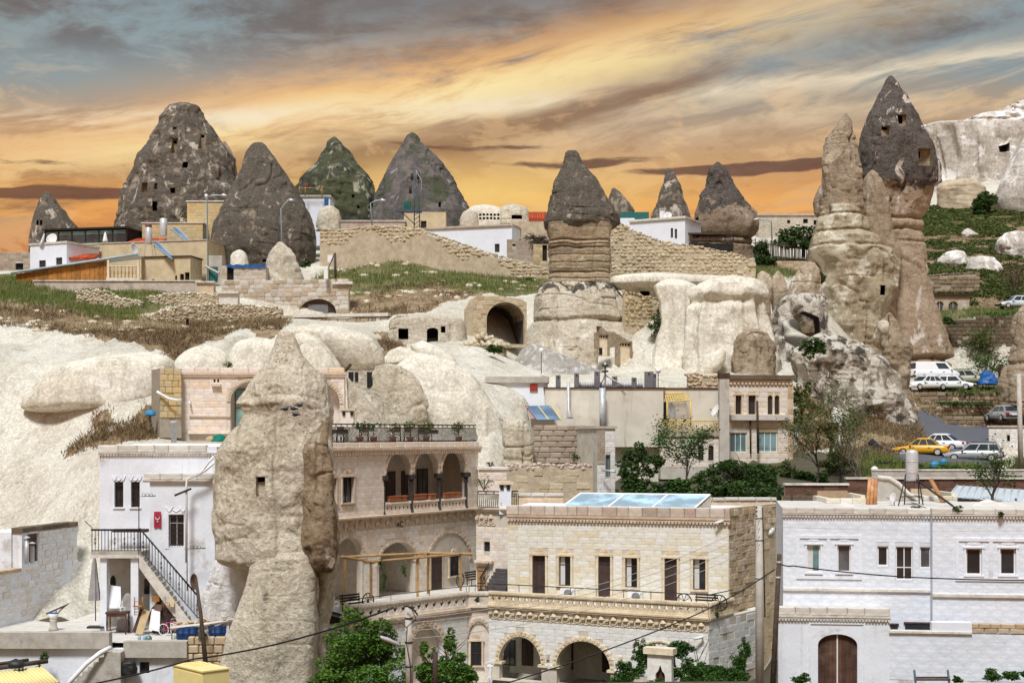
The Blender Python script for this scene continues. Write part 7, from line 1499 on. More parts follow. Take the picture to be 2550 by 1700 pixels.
# ---------------------------------------------------------------- houses in the middle of the slope
def house(name,label,x0,x1,yt,yb,d0,d1=None,mat='plaster_cream',depth=5.0,wins=(),coping=None,cat='house',roof='concrete_pale',blocks=None,fm='wood_dark',gm='glass_dark',ch=.35,bl=.6):
 d1=d0 if d1 is None else d1;ym=(yt+yb)/2;f=Fac(P(x0,ym,d0),P(x1,ym,d1));xm=(x0+x1)/2;zt,zb=f.Z(xm,yt),f.Z(xm,yb)-1.0
 T=thing(name,label,cat,f.pt(f.len/2,zb,0));W=[]
 for w in wins:
  R=R_(f,*w[:4]);W.append((R,w[4]if len(w)>4 else 'w'))
 holes=[rect(*R)if k!='a' else arch(R[0],R[1],R[2],R[3]-(R[1]-R[0])/2)for R,k in W]
 mb=MB();f.slab(mb,rect(0,f.len,zb,zt),holes,-.35,0);mb.build('wall',MAT[mat],T);shell_box(f,T,0,f.len,zb,zt-.08,-depth,-.37,mat,'rear_wall')
 mb=MB();f.box(mb,.02,f.len-.02,zt-.07,zt-.01,-depth,-.3);mb.build('roof',MAT[roof],T)
 for R,k in W:
  if k=='d':door(f,T,R,'wood_dark',2,.15)
  elif k=='p':window(f,T,R,'pvc','glass_teal',3,1,.08,.07)
  elif k=='o':shell_box(f,T,R[0],R[1],R[2],R[3],-.36,-.3,'interior','opening')
  else:window(f,T,R,fm,gm,2,1,.14,.04)
 if blocks:course_blocks(f,T,MAT[blocks],0,f.len,zb+.9,zt-(.2 if coping else 0),ch,bl,holes,limit=200,proud=.02,uneven=.012,gap=.02)
 if coping:mb=MB();f.box(mb,-.12,f.len+.12,zt-.02,zt+coping[0],-depth-.1,coping[1]);mb.build('roof_slab',MAT[coping[2]],T)
 return T,f,zt,zb
def stone_wall(name,label,top,bot,d0,d1,mat,core,ch=.34,bl=.5,limit=300,thick=.5,x=None,capstone=True,drop=.06,band=None):
 """top and bot: lists of (px, py)"""
 x0,x1=top[0][0],top[-1][0];f=Fac(P(x0,top[0][1],d0),P(x1,top[-1][1],d1));T=thing(name,label,'wall',f.pt(f.len/2,f.Z(*bot[0])-.3,0))
 tu=[f.uv(*p)for p in top];bu=[f.uv(*p)for p in bot];tf=lambda u:float(np.interp(u,[p[0]for p in tu],[p[1]for p in tu]));bf=lambda u:float(np.interp(u,[p[0]for p in bu],[p[1]for p in bu]))
 n=30;us=[f.len*i/n for i in range(n+1)];mb=MB();f.slab(mb,[(u,bf(u)-1.2)for u in us]+[(u,tf(u)-.12-.1*(i%2))for i,u in list(enumerate(us))[::-1]],[],-thick,-.06);mb.build('core',MAT[core],T)
 zs=[bf(u)for u in us]+[tf(u)for u in us]
 course_blocks(f,T,MAT[mat],0,f.len,min(zs)-.1,max(zs),ch,bl,[],topfn=tf,botfn=lambda u:(bf(u)-.25 if band is None else max(bf(u)-.25,tf(u)-band*(.7+.5*math.sin(u*.9)))),stones=mat not in('cinder','dressed_grey','terrace_stone','dark_stone'),proud=.05,thick=.36,gap=.03,limit=limit,name='stone',jit=.55,drop=drop,uneven=.03,bev=.12)
 if capstone:
  pc=Pieces('cap_stone',T,MAT[mat],120,True);u=0
  while u<f.len:s=rnd.uniform(.25,.5);pc.put(f.pt(u,tf(u)+.02+rnd.uniform(-.05,.09),-thick/2+rnd.uniform(-.15,.15)),(s,.5,s*.7),f.ax(),rnd.uniform(-.4,.4));u+=s*.85
  pc.flush()
 return T,f
def mid_houses():
 T,f,zt,zb=house('white_house','white flat-roofed house with red box and thick concrete roof slab',1212,1364,952,1046,113.5,None,'white_clean',4,coping=(.45,.25,'concrete'))
 u,z=f.uv(1329,965);mb=MB();f.box(mb,u-.3,u+.3,z-.27,z+.27,0,.12);mb.build('meter_box',MAT['red_box'],T)
 T,f,zt,zb=house('plain_house','long blank cream plastered house with rain stains and grey roof stacks',1358,1500,966,1046,112,None,'plaster_cream',5,coping=(.06,.1,'wood_dark'))
 T2,f2,zt2,_=house('plain_house','tall blank cream house front right of the grey drain post',1500,1652,966,1080,111.6,None,'plaster_cream',5,coping=(.06,.12,'wood_dark'))
 house('plain_house','plain set-back base wall behind the mid trees',1527,1662,1078,1185,112.4,None,'plaster_cream',3)
 T3,f3,zt3,_=house('plain_house','cream terrace house with yellow pergola and dish',1652,1792,967,1068,112,None,'plaster_cream',4,coping=(.06,.1,'wood_dark'))
 shell_box(f3,T3,f3.U(1652),f3.U(1662),f3.Z(1657,1060),f3.Z(1657,1000),-.1,.03,'interior','dark_doorway')
 T4,f4,zt4,_=house('stone_house','pinkish lower storey with two arched windows behind the bare shrub',1645,1792,1086,1160,110.6,None,'plaster_grey',2,wins=[(1739,1108,1752,1146,'a'),(1764,1108,1777,1146,'a')],coping=(.55,.15,'cinder'),blocks='ashlar_pink')
 iron_rail(f4,T4,.1,f4.len,zt4+.56,zt4+1.2,.1,'yellow_pipe',.16,.05,name='terrace_rail')
 house('ledge_block','pale plastered ledge with iron balustrade holes above the block ruin',1322,1488,1042,1066,107.5,None,'plaster_cream',4,cat='wall')
 G_='grey metal roof stacks'
 labs=['slim grey roof stack nearest the white house','second slim grey roof stack from the left','grey roof stack left of the double-disc lamp','short grey roof stack right of the double-disc lamp','short grey roof stack fourth from the right end','broad grey roof stack near the globe lamp','narrow grey roof stack touching the broad one']
 for(x0,x1,y0),lab in zip(((1384,1396,934),(1430,1442,929),(1480,1494,925),(1524,1537,937),(1573,1585,940),(1605,1627,925),(1628,1634,930)),labs):
  T=thing('roof_stack',lab,'chimney',P((x0+x1)/2,966,113),G_);a,b=P(x0,968,113),P(x1,y0,113);mb=MB();mb.box((a+b)/2,((b-a).x/2,.18,(b-a).z/2));mb.build('stack',MAT['dark_metal'],T);mb=MB();mb.box(P((x0+x1)/2,y0+5,112.8),(.05,.03,.06));mb.build('vent_hole',MAT['interior'],T)
 mb=MB()
 for k in range(40):mb.tube([P(1440+k*4.1,967,113.6),P(1440+k*4.1,951,113.6)],.07,5)
 tag(mb.build('roof_parapet',MAT['galv']),'grey corrugated parapet strip on the plain cream house roof','parapet')['kind']='stuff'
 T=thing('roof_lamp','black double-disc lamp on a slanted tripod on the cream roof','lamp',P(1507,966,111.8));mb=MB();mb.tube([P(1507,980,111.6),P(1507,902,111.6)],.08,6);mb.build('mast',MAT['galv'],T)
 for y in(912,926):lathe_obj('disc',P(1507,y,111.4),[(.02,0),(.26,0),(.26,.12),(.02,.12)],'plastic_black',T,14).rotation_euler=(0,0,0)
 for(x,dd)in((1494,112.5),(1552,112.8),(1556,111.2)):mb=MB();mb.tube([P(1507,934,111.6),P(x,962,dd)],.05,5);mb.build('stay',MAT['galv'],T)
 for(x,y,y1,d,lab)in((1348,872,930,122,'white globe lamp standing on the gravel scree'),(1639,923,964,113,'white globe lamp on the cream roof edge')):
  T=thing('globe_lamp',lab,'lamp',P(x,y1,d),'white globe lamps');mb=MB();mb.tube([P(x,y1,d),P(x,y+4,d)],.035,6);mb.build('post',MAT['iron_rust'],T);c=P(x,y+6,d);lathe_obj('globe',c,[(.02,0),(.13,.03),(.2,.12),(.21,.21),(.18,.32),(.1,.39),(.01,.41)],'pvc',T,16)
 tag(MB().tube([P(1500,966,110.9),P(1502,1082,110.7)],.26,7).build('drain_post',MAT['galv']),'thick grey drain post on the cream house front','pipe')
 tag(MB().tube([P(1415,952,111.6),P(1416,1020,111.6),P(1419,1042,111.2)],[.12,.12,.28],8).build('vent_pipe',MAT['galv']),'grey-green vent pipe on the cream front left of the drain post','pipe')
 T=thing('grey_pier','tall white-grey plastered pier with black-stained top','pier',P(1802,1140,110.5));mb=MB();mb.box(P(1802,1040,110.5),(.37,.4,3.3));mb.build('shaft',MAT['plaster_grey'],T);mb=MB();mb.box(P(1802,935,110.5),(.42,.45,.2));mb.build('cap',MAT['wood_dark'],T)
 T=thing('pipe_pergola','yellow pipe pergola on the cream terrace','pergola',P(1690,1066,111));c=[P(1660,1000,110.6),P(1722,996,110.6),P(1656,980,112),P(1700,978,112)]
 for k in range(10):mb=MB();t=k/9;mb.tube([c[0].lerp(c[1],t),c[2].lerp(c[3],t)],.035,4);mb.build('slat',MAT['yellow_pipe'],T)
 for k in range(4):mb=MB();t=k/3;mb.tube([c[0].lerp(c[2],t),c[1].lerp(c[3],t)],.035,4);mb.build('cross_bar',MAT['yellow_pipe'],T)
 for x in(1661,1720):mb=MB();mb.tube([P(x,998,110.6),P(x,1065,110.6)],.05,6);mb.build('post',MAT['yellow_pipe'],T)
 satellite_dish('big grey satellite dish under the yellow pergola',P(1673,1020,111),.6,(.9,-.55,.2),mat='galv',stand=1.0)
 satellite_dish('white satellite dish seen edge-on at the grey pier',P(1781,1022,110.8),.5,(-.9,-.3,.5),stand=.4)
 T=thing('solar_collector','tilted blue solar panel pair on the cream ledge','solar collector',P(1350,1046,106.5));q=[P(1336,1045,105.8),P(1397,1044,105.8),P(1372,1009,107.2),P(1308,1010,107.2)]
 for a,b in((0,.5),(.5,1)):
  pts=[q[0].lerp(q[1],a+.02),q[0].lerp(q[1],b-.02),q[3].lerp(q[2],b-.02),q[3].lerp(q[2],a+.02)];mb=MB();mb.poly(pts);mb.poly([p+Vector((0,.05,-.03))for p in pts],True);mb.build('panel',MAT['glass_solar'],T)
 for a in(0,.5,1):mb=MB();mb.tube([q[0].lerp(q[1],a),q[3].lerp(q[2],a)],.05,4);mb.build('frame_bar',MAT['yellow_pipe' if a else 'red_box'],T)
 for x,y,d in((1312,1012,107),(1370,1012,107)):mb=MB();mb.tube([P(x,y,d),P(x+4,1046,d)],.035,5);mb.build('leg',MAT['galv'],T)
 stone_wall('ruined_wall','ruined grey block wall with rubble foot behind the tan rock buttress',[(1328,1060),(1486,1058)],[(1328,1148),(1486,1150)],104.5,104.5,'cinder','mud',.38,.8,120,capstone=False)
 T,f=stone_wall('mud_wall','long tan mud-plastered wall with a ragged stone top',[(1262,1160),(1330,1158),(1450,1160),(1488,1162)],[(1262,1166),(1330,1166),(1488,1168)],100,100,'coping','mud',.3,.6,60);shell_box(f,T,.1,f.len,f.Z(1380,1262),f.Z(1380,1164),-3,-.02,'mud','mud_face')
 course_blocks(f,T,MAT['rubble_tan'],.1,f.len,f.Z(1380,1250),f.Z(1380,1168),.42,.8,[],proud=.02,uneven=.02,gap=.03,limit=60,drop=.62,name='patch_block')
 T,f,zt,zb=house('narrow_house','narrow white house end with a tall teal window beside the mud wall',1487,1532,1066,1240,99.2,99.6,'plaster_grey',4,wins=[(1508,1132,1520,1186)],coping=(.15,.1,'concrete'),gm='glass_teal',blocks='limewash_block');course_blocks(f,T,MAT['cinder'],0,f.U(1506),f.Z(1495,1155),zt,.25,.5,[],proud=.05,limit=40,name='grey_block');mb=MB();mb.tube([P(1500,1170,98.8),P(1532,1174,98)],.07,7);mb.build('spout',MAT['galv'],T)
 T,f,zt,zb=house('parapet_block','rose stone parapet block above the iron railing',1192,1262,1168,1192,96,None,'ashlar_rose',2,coping=(.12,.12,'coping_white'),cat='wall',blocks='ashlar_rose')
 T,f,zt,zb=house('stone_house','two-storey tan stone house with double arched window and white-framed windows below',1814,1972,944,1150,112.5,113.5,'plaster_ochre',5,wins=[(1831,984,1846,1031),(1863,984,1881,1031),(1912,984,1924,1031,'a'),(1929,984,1941,1031,'a'),(1817,1077,1860,1126,'p'),(1888,1075,1936,1125,'p')],coping=(.32,.3,'dark_stone'),blocks='ashlar_pink',ch=.4,bl=.8)
 for w in((1831,984,1846,1031),(1863,984,1881,1031)):surround(f,T,R_(f,*w),'trim_stone',.12,.08,False)
 mb=MB();f.box(mb,f.U(1816),f.U(1960),f.Z(1890,1046),f.Z(1890,1033),-.05,.5);mb.build('balcony_ledge',MAT['concrete_pale'],T);moulding(f,T,0,f.len,f.Z(1890,952),f.Z(1890,946),.2,'trim_stone',beads=.3)
 course_blocks(f,T,MAT['ashlar_tan'],f.len-.35,f.len+.1,zb+1,zt-.3,.42,.4,[],proud=.07,limit=20,name='quoin');mb=MB();mb.tube([f.pt(f.U(1879),f.Z(1879,998),.6),f.pt(f.U(1881),f.Z(1881,1128),.6)],.09,7);mb.build('stove_pipe',MAT['iron_rust'],T);mb=MB();mb.tube([f.pt(f.U(1866),f.Z(1866,1040),.2),f.pt(f.U(1867),f.Z(1866,1128),.2)],.07,6);mb.build('drain_pipe',MAT['wood_dark'],T)
 stone_wall('rubble_parapet','dark rubble parapet on the roof left of the grey pier',[(1712,932),(1790,938)],[(1712,968),(1790,968)],114,114,'ashlar_tan','mud',.35,.5,60)
mid_houses()
# ---- carved fronts in the pillar foot, cave arch, netted path wall
def cave_fronts():
 d=133;T=thing('carved_doorway','carved rock doorway with a pale door and barred vent below the capped pillar','doorway',P(1552,912,d))
 f=Fac(P(1484,860,132.2),P(1600,860,135.2))
 for(x0,y0,x1,y1,n)in((1542,852,1570,912,1),(1490,832,1514,886,0)):
  R=R_(f,x0,y0,x1,y1);mb=MB();f.box(mb,R[0]-.14,R[0],R[2],R[3]+.14,-.5,.12);f.box(mb,R[1],R[1]+.14,R[2],R[3]+.14,-.5,.12);f.box(mb,R[0],R[1],R[3],R[3]+.14,-.5,.12);mb.build('frame',MAT['tuff_tan'],T)
  mb=MB();f.box(mb,R[0],R[1],R[2],R[3],-.5,-.1);mb.build('door_leaf' if n else 'niche',MAT['trim_cream'],T)
  for k in range(4):mb=MB();w=(R[1]-R[0])/4;f.box(mb,R[0]+w*(k+.2),R[0]+w*(k+.8),R[3]-.32,R[3]-.1,-.1,-.07);mb.build('vent_bar',MAT['interior'],T)
  if not n:mb=MB();f.box(mb,R[0]+.1,R[0]+.5,R[2]+.1,R[2]+.75,-.1,-.06);mb.build('dark_hatch',MAT['interior'],T)
 f=Fac(P(1155,790,131.5),P(1312,790,133));T=thing('cave_arch','large dark vaulted cave arch with cut stone front on the slope','cave',f.pt(2,f.Z(1230,850),0))
 a=(f.U(1212,800),f.U(1307,800));zs,zc=f.Z(1260,796),f.Z(1260,752);z0=f.Z(1200,850);A=arch(a[0],a[1],z0-.2,zs,zc-zs)
 top=[(f.U(1312),f.Z(1312,790)),(f.U(1311),f.Z(1312,752)),(f.U(1296),f.Z(1296,744)),(f.U(1250),f.Z(1250,738)),(f.U(1190),f.Z(1190,736)),(f.U(1172),f.Z(1172,746)),(f.U(1160),f.Z(1160,770)),(f.U(1156),z0-.5)]
 mb=MB();f.slab(mb,[(f.U(1312),z0-.5)]+top,[A],-.6,0);mb.build('front_wall',MAT['mud'],T)
 tf=lambda u:float(np.interp(u,[p[0]for p in top[::-1]],[p[1]for p in top[::-1]]))
 course_blocks(f,T,MAT['rubble_tan'],f.U(1178),f.U(1312),z0,f.Z(1240,737),.4,.6,[arch(a[0]-.05,a[1]+.05,z0-.3,zs,zc-zs+.05)],topfn=tf,limit=120,proud=.03,uneven=.03,gap=.03,drop=.12)
 mb=MB();n=10;b=len(mb.v)
 sec=A[1:]+[A[0]]
 for oo in(-.55,-6):
  for(u,z)in sec:mb.v.append(tuple(f.pt(u,z,oo)))
 m=len(sec)
 for i in range(m):j=(i+1)%m;mb.f.append([b+i,b+j,b+m+j,b+m+i]);mb.sm.append(False)
 mb.f.append([b+m+i for i in range(m)]);mb.sm.append(False);mb.build('vault',MAT['cave_wall'],T)
 for k in range(4):arch_ring(f,T,sum(a)/2,zs,(a[1]-a[0])/2-.12,(a[1]-a[0])/2+.02,(zc-zs)/((a[1]-a[0])/2),'terrace_stone',9,-1.2-k*.9,-.7-k*.9,'vault_rib',teeth=False)
 T=thing('stone_heap','heap of loose pale stones before the cave arch','stone heap',P(1200,855,127));pc=Pieces('stone',T,MAT['fieldstone_pale'],120,True)
 for k in range(95):
  t=rnd.random();x=1150+115*t;h=max(0,1-abs(t-.5)*2.2);y=860-rnd.random()*34*h;s=rnd.uniform(.25,.5);pc.put(P(x,y,126.6+rnd.uniform(-.5,.5)+(860-y)*.02),(s*1.3,s,s),f.ax(),rnd.uniform(-.6,.6))
 pc.flush()
 stone_wall('terrace_wall','curved dark stone retaining wall with pale coping below the stone heap',[(1124,872),(1180,866),(1262,852)],[(1134,898),(1190,897),(1254,890)],124,126.5,'terrace_stone','mud',.32,.42,130,thick=1.5)
 stone_wall('rubble_wall','tumbled rubble wall between the capped pillar and the cave windows',[(1556,726),(1590,735),(1640,744),(1672,750)],[(1575,808),(1610,840),(1650,800),(1672,770)],136,138,'fieldstone','mud',.36,.55,160)
 T=thing('rock_shelter','dark timber openings of a rock shelter under the largest dome','shelter',P(905,965,106));f=Fac(P(862,950,105.5),P(935,950,105.5))
 shell_box(f,T,0,f.len,f.Z(900,1050),f.Z(900,922),-2,0,'tuff_cream','rock_face')
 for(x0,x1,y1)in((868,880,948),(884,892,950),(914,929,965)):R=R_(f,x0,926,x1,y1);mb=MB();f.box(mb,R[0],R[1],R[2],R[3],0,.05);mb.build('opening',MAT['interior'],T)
 tag(MB().tube([P(860,924,97.5),P(874,906,97.5)],.1,7).build('stove_pipe',MAT['iron_rust']),'rusty stove pipe slanting up from the arched facade corner','pipe')
cave_fronts()
# ---------------------------------------------------------------- walls and houses along the ridge
def upper_left():
 H=house
 H('white_house','small white house with two windows below the dark glass pavilion',75,166,608,690,152,150,'white_clean',5,wins=[(97,648,114,670),(139,641,155,662)],coping=(.2,.1,'coping_white'))
 H('ochre_house','long ochre plastered house wall with a buttress pier',160,516,604,708,156,152,'plaster_ochre',5,coping=(.1,.08,'concrete'))
 H('ochre_house','ochre front block with small windows and lean-to awning',352,474,640,704,149,148,'plaster_ochre',3,wins=[(378,695,385,703),(436,686,441,698),(448,682,458,703,'o'),(460,678,472,702,'o')],coping=(.1,.15,'wood_dark'))
 H('stone_house','square stone house block at the foot of the tallest cone',466,562,502,600,163,None,'plaster_ochre',4,coping=(.1,.12,'coping_white'),blocks='ashlar_yellow');H('stone_house','lower stone annexe left of the square stone block',354,505,556,620,161,None,'plaster_ochre',4,wins=[(448,542,456,552)],coping=(.1,.1,'coping_white'),blocks='ashlar_yellow')
 H('plain_house','narrow grey plastered wall beside the blue lamp post',514,552,636,705,150,None,'plaster_grey',2)
 H('far_house','grey cinder block ruin at the far left edge',-60,78,628,712,160,None,'plaster_grey',4,blocks='cinder',wins=[(38,655,58,672,'o')])
 f=Fac(P(112,590,160),P(314,590,158));T=thing('glass_pavilion','dark glass pavilion with flat black roof above the white house','pavilion',f.pt(4,f.Z(200,612),0));zt=f.Z(200,572);zb=f.Z(200,612);L=f.len
 mb=MB();f.box(mb,-.15,L+.15,zt,zt+.18,-4.5,.3);mb.build('roof',MAT['plastic_black'],T);shell_box(f,T,0,L,zb-.5,zt,-4,-.2,'interior','rear_wall');n=6
 for k in range(n):
  a,b=L*(k+.04)/n,L*(k+.96)/n;mb=MB();f.box(mb,a,b,zb,zt-.6,-.15,-.05);mb.build('pane',MAT['glass_car'],T);mb=MB();f.box(mb,a,b,zt-.55,zt-.15,-.15,-.05);mb.build('pane',MAT['glass_teal'],T)
 for k in range(n+1):mb=MB();f.box(mb,L*k/n-.06,L*k/n+.06,zb,zt,-.16,.02);mb.build('post',MAT['plastic_black'],T)
 T=thing('parasol','closed white parasol in front of the glass pavilion','parasol',P(262,605,155));lathe_obj('canopy',P(262,603,155),[(.3,0),(.26,.2),(.14,.8),(.03,1.1)],'cloth_white',T,10);mb=MB();mb.tube([P(262,612,155),P(262,577,155)],.04,5);mb.build('pole',MAT['galv'],T)
 f=Fac(P(40,690,148),P(270,690,147));T=thing('timber_lean_to','orange timber lean-to with blue-grey sloping roof edge','shed',f.pt(3,f.Z(150,710),0));n=20
 za=lambda u:f.Z(60,682)+(f.Z(260,648)-f.Z(60,682))*u/f.len
 for k in range(n):a,b=f.len*k/n,f.len*(k+.94)/n;mb=MB();f.slab(mb,[(a,f.Z(150,708)),(b,f.Z(150,708)),(b,za(b)),(a,za(a))],[],-.08,0);mb.build('plank',MAT['wood_orange'],T)
 mb=MB();mb.tube([f.pt(-.4,za(-.4)+.12,.35),f.pt(f.len+3.2,za(f.len+3.2)+.12,.35)],.12,6);mb.build('gutter',MAT['blue_pole'],T)
 mb=MB();q=[f.pt(-.4,za(-.4)+.08,.35),f.pt(f.len+3,za(f.len+3)+.08,.35),f.pt(f.len+3,za(f.len)+.5,-3),f.pt(-.4,za(0)+.5,-3)];mb.poly(q);mb.build('roof',MAT['sheet_metal'],T)
 f=Fac(P(270,690,146.5),P(344,690,146.5));T=thing('porch','pale porch with patterned balusters beside the timber lean-to','porch',f.pt(1,f.Z(300,708),0));z0,z1=f.Z(300,692),f.Z(300,664)
 for k in range(8):lathe_obj('baluster',f.pt(.2+(f.len-.4)*k/7,z0,0),[(.07,0),(.04,.2),(.1,.5),(.04,.8),(.07,z1-z0)],'wood_tan',T,7)
 mb=MB();f.box(mb,0,f.len,z1,z1+.1,-.1,.1);mb.build('rail',MAT['trim_cream'],T);mb=MB();f.box(mb,-.2,f.len+.2,f.Z(300,706),z0,-.3,.15);mb.build('plinth',MAT['coping'],T)
 for u in(0,f.len):mb=MB();f.box(mb,u-.12,u+.12,z0,f.Z(300,648),-.12,.12);mb.build('porch_post',MAT['trim_cream'],T)
 for(x0,x1,y0,y1,d,lab)in((318,402,588,606,158,'red tile roof below the tallest cone, the larger one'),(480,530,592,622,155,'small red tile roof beside the broad grey cone'),(163,234,627,645,150.5,'little brown tile lean-to on the ochre wall'),(1310,1362,522,548,165,'red tile roof next to the capped pillar')):
  f=Fac(P(x0,y1,d),P(x1,y1,d));T=thing('tile_roof',lab,'roof',f.pt(f.len/2,f.Z(x0,y1)-.5,0),'tile roofs on the ridge');z0,z1=f.Z(x0,y1),f.Z(x0,y0);n=max(6,int(f.len/.28))
  for k in range(n):u=f.len*(k+.5)/n;mb=MB();mb.tube([f.pt(u,z0,.2),f.pt(u,z1,-2.5)],f.len/n*.55,6);mb.build('tile_row',MAT['roof_tile'],T)
  shell_box(f,T,.1,f.len-.1,z0-1.2,z0-.05,-2.6,0,'plaster_grey','wall')
 for(x,y0,y1,px0,py0,px1,py1,d,lab)in((370,566,608,380,606,428,646,149,'white drum solar heater with long blue collector on the ochre roof'),(407,544,588,425,568,475,610,156,'taller silver drum solar heater behind on the ochre roof')):
  T=thing('solar_heater',lab,'solar heater',P(x,y1+30,d));p=P(x,y1,d);h=(P(x,y0,d)-p).z;r=.36 if d<150 else.4
  lathe_obj('tank',p,[(r*.9,0),(r,.06),(r,h-.08),(r*.8,h),(.02,h+.03)],'steel',T,16)
  if d<150:lathe_obj('tank_cap',p+Vector((0,0,h)),[(r*.9,0),(r*.95,.05),(r*.9,.35),(.02,.38)],'terracotta_dark',T,14)
  a,b,c,e=P(px0,py0,d-.2),P(px0+14,py0-3,d+.8),P(px1+6,py1-4,d-.6),P(px1,py1,d-1.6);mb=MB();mb.poly([a,e,c,b]);mb.poly([q-Vector((0,0,.12))for q in(a,e,c,b)],True);mb.build('collector',MAT['glass_solar'],T)
  for q0,q1 in((a,e),(b,c)):mb=MB();mb.tube([q0,q1],.05,5);mb.build('collector_rail',MAT['blue_pole'],T)
  for dx in(-8,8,14):mb=MB();mb.tube([P(x+dx,y1+2,d),P(x+dx*1.4,y1+34,d)],.035,4);mb.build('stand_leg',MAT['galv'],T)
 for(x,y,r,fc,lab,d)in((105,598,.75,(-.85,-.4,.3),'white satellite dish edge-on, leftmost on the ridge',151.5),(128,597,.7,(-.35,-.9,.3),'white satellite dish facing forward by the glass pavilion',151.5),(336,622,.75,(.92,-.25,.3),'white satellite dish on the ochre wall near the drum',149),(1663,537,.45,(-.3,-.9,.3),'white satellite dish on the small white house with chimney',158)):satellite_dish(lab,P(x,y,d),r,fc)
 for(x,y0,y1,hx,hy,d,lab)in((515,490,702,552,486,148,'pale blue street lamp with two heads beside the ochre house'),(700,520,655,719,498,152,'pale blue street lamp with one arm before the broad grey cone'),(923,506,550,947,498,160,'small pale blue lamp left of the transformer mast'),(1921,552,660,1890,546,160,'pale blue street lamp near the wooden fence')):
  T=thing('street_lamp',lab,'street lamp',P(x,y1,d),'pale blue street lamps');mb=MB();mb.tube([P(x+4,y1+15,d),P(x,y0,d),P((x+hx)/2,(y0+hy)/2-2,d-.3),P(hx,hy,d-.6)],.085,7,.06);mb.build('post',MAT['blue_pole'],T)
  v=1 if hx>x else-1;mb=MB();mb.tube([P(hx-4*v,hy+1,d-.5),P(hx+4*v,hy,d-.6),P(hx+13*v,hy+1,d-.7)],[.06,.17,.08],7);mb.build('lamp_head',MAT['steel'],T)
  if x==515:mb=MB();mb.tube([P(x-1,y0+8,d),P(x-1,y0-6,d)],[.1,.22],7);mb.build('lamp_head',MAT['steel'],T)
 for(x,y0,y1,d,m,lab)in((695,565,652,151,'iron','thin black post before the broad grey cone'),(836,630,692,141,'wood_pole','dark leaning post above the arched retaining wall')):tag(MB().tube([P(x,y1,d),P(x-2,y0,d)],.09 if y0<600 else.13,6).build('post',MAT[m]),lab,'post')
 tag(MB().tube([P(806,694,140.5),P(832,634,141)],.05,5).build('post_strut',MAT['iron']),'thin strut leaning on the dark post above the arched wall','post');mb=MB();mb.box(P(822,644,141),(.24,.05,.35));tag(mb.build('small_sign',MAT['pvc']),'small white sign plate on the dark leaning post','sign');mb=MB();mb.box(P(812,683,140.6),(.2,.2,.45));tag(mb.build('white_block',MAT['pvc']),'upright white block at the foot of the dark leaning post','block')
 T,f,zt,zb=house('stone_shed','low stone shed with dark doorway and blue tarp strip',552,662,662,700,147,None,'plaster_grey',3,wins=[(565,664,582,697,'o')],blocks='dressed_grey',cat='shed')
 mb=MB();pts=[f.pt(f.len*(.12+.88*k/12),zt+.12+.07*math.sin(k*2.3),.15)for k in range(13)]
 for k in range(12):mb.poly([pts[k]-Vector((0,0,.32)),pts[k+1]-Vector((0,0,.32+.05*(k%2))),pts[k+1],pts[k]]);mb.poly([pts[k],pts[k+1],pts[k+1]+Vector((0,1.2,.05)),pts[k]+Vector((0,1.2,.05))])
 mb.build('tarp_strip',MAT['plastic_blue'],T)
 mb=MB();mb.box(P(529,683,148.5),(.5,.3,.75));tag(mb.build('green_hut',MAT['teal_paint']),'dark green little hut with plank roof beside the grey wall','hut');tag(MB().tube([P(510,662,148),P(545,680,147.5)],.12,4).build('hut_roof_plank',MAT['concrete']),'slanting plank over the dark green hut','plank')
 f=Fac(P(552,735,143),P(868,735,141));T=thing('retaining_wall','pale dressed stone retaining wall with a dark arched window','wall',f.pt(5,f.Z(700,790),0));zt=f.Z(700,697);zb=f.Z(700,790);a=(f.U(743,760),f.U(837,760));zs=f.Z(790,777);zc=f.Z(790,744)
 mb=MB();f.slab(mb,rect(0,f.len,zb-1,zt),[arch(a[0],a[1],zs-.3,zs,zc-zs)],-.5,0);mb.build('core',MAT['mortar_pale'],T);course_blocks(f,T,MAT['dressed_grey'],0,f.len,zb-.5,zt,.42,.75,[arch(a[0],a[1],zs-.3,zs,zc-zs)],limit=240,proud=.05,uneven=.03,gap=.035,bev=.1)
 arch_ring(f,T,sum(a)/2,zs,(a[1]-a[0])/2,(a[1]-a[0])/2+.3,(zc-zs)/((a[1]-a[0])/2),'dressed_grey',17,teeth=False);shell_box(f,T,a[0],a[1],zs-.3,zc,-.48,-.35,'glass_dark','fanlight');mb=MB();f.box(mb,f.U(765),f.U(815),zs-.2,f.Z(790,757),-.34,-.28);mb.build('door_frame',MAT['dark_metal'],T);mb=MB();f.box(mb,f.U(828),f.U(880),f.Z(850,708),f.Z(850,702),-.6,.35);mb.build('roof_spout',MAT['coping_white'],T)
 T,f=stone_wall('parapet_wall','low stone wall with white ledge running from the arched wall to the cave house',[(700,785),(968,792)],[(700,828),(968,812)],134.5,132.5,'dressed_grey','mortar',.36,.6,140,capstone=False);mb=MB();f.box(mb,f.U(732),f.len,f.Z(850,789),f.Z(850,781),-.8,.25);mb.build('ledge',MAT['coping_white'],T)
 stone_wall('dry_stone_wall','long dry stone wall of flat pale slabs above the brown scrub',[(352,800),(400,778),(450,762),(560,758),(706,768)],[(330,822),(420,808),(520,806),(620,806),(706,800)],131,136,'fieldstone_pale','mud',.17,.42,300)
 stone_wall('dry_stone_wall','upper dry stone wall below the ochre houses',[(368,742),(420,732),(500,731),(592,733)],[(368,765),(450,762),(592,757)],139,141,'fieldstone_pale','mud',.18,.4,200)
 stone_wall('dry_stone_wall','short tumbled dry stone wall in the grass on the left',[(190,728),(225,722),(270,728),(300,745),(355,752)],[(190,740),(240,746),(300,765),(355,770)],137,138,'fieldstone_pale','mud',.2,.45,90)
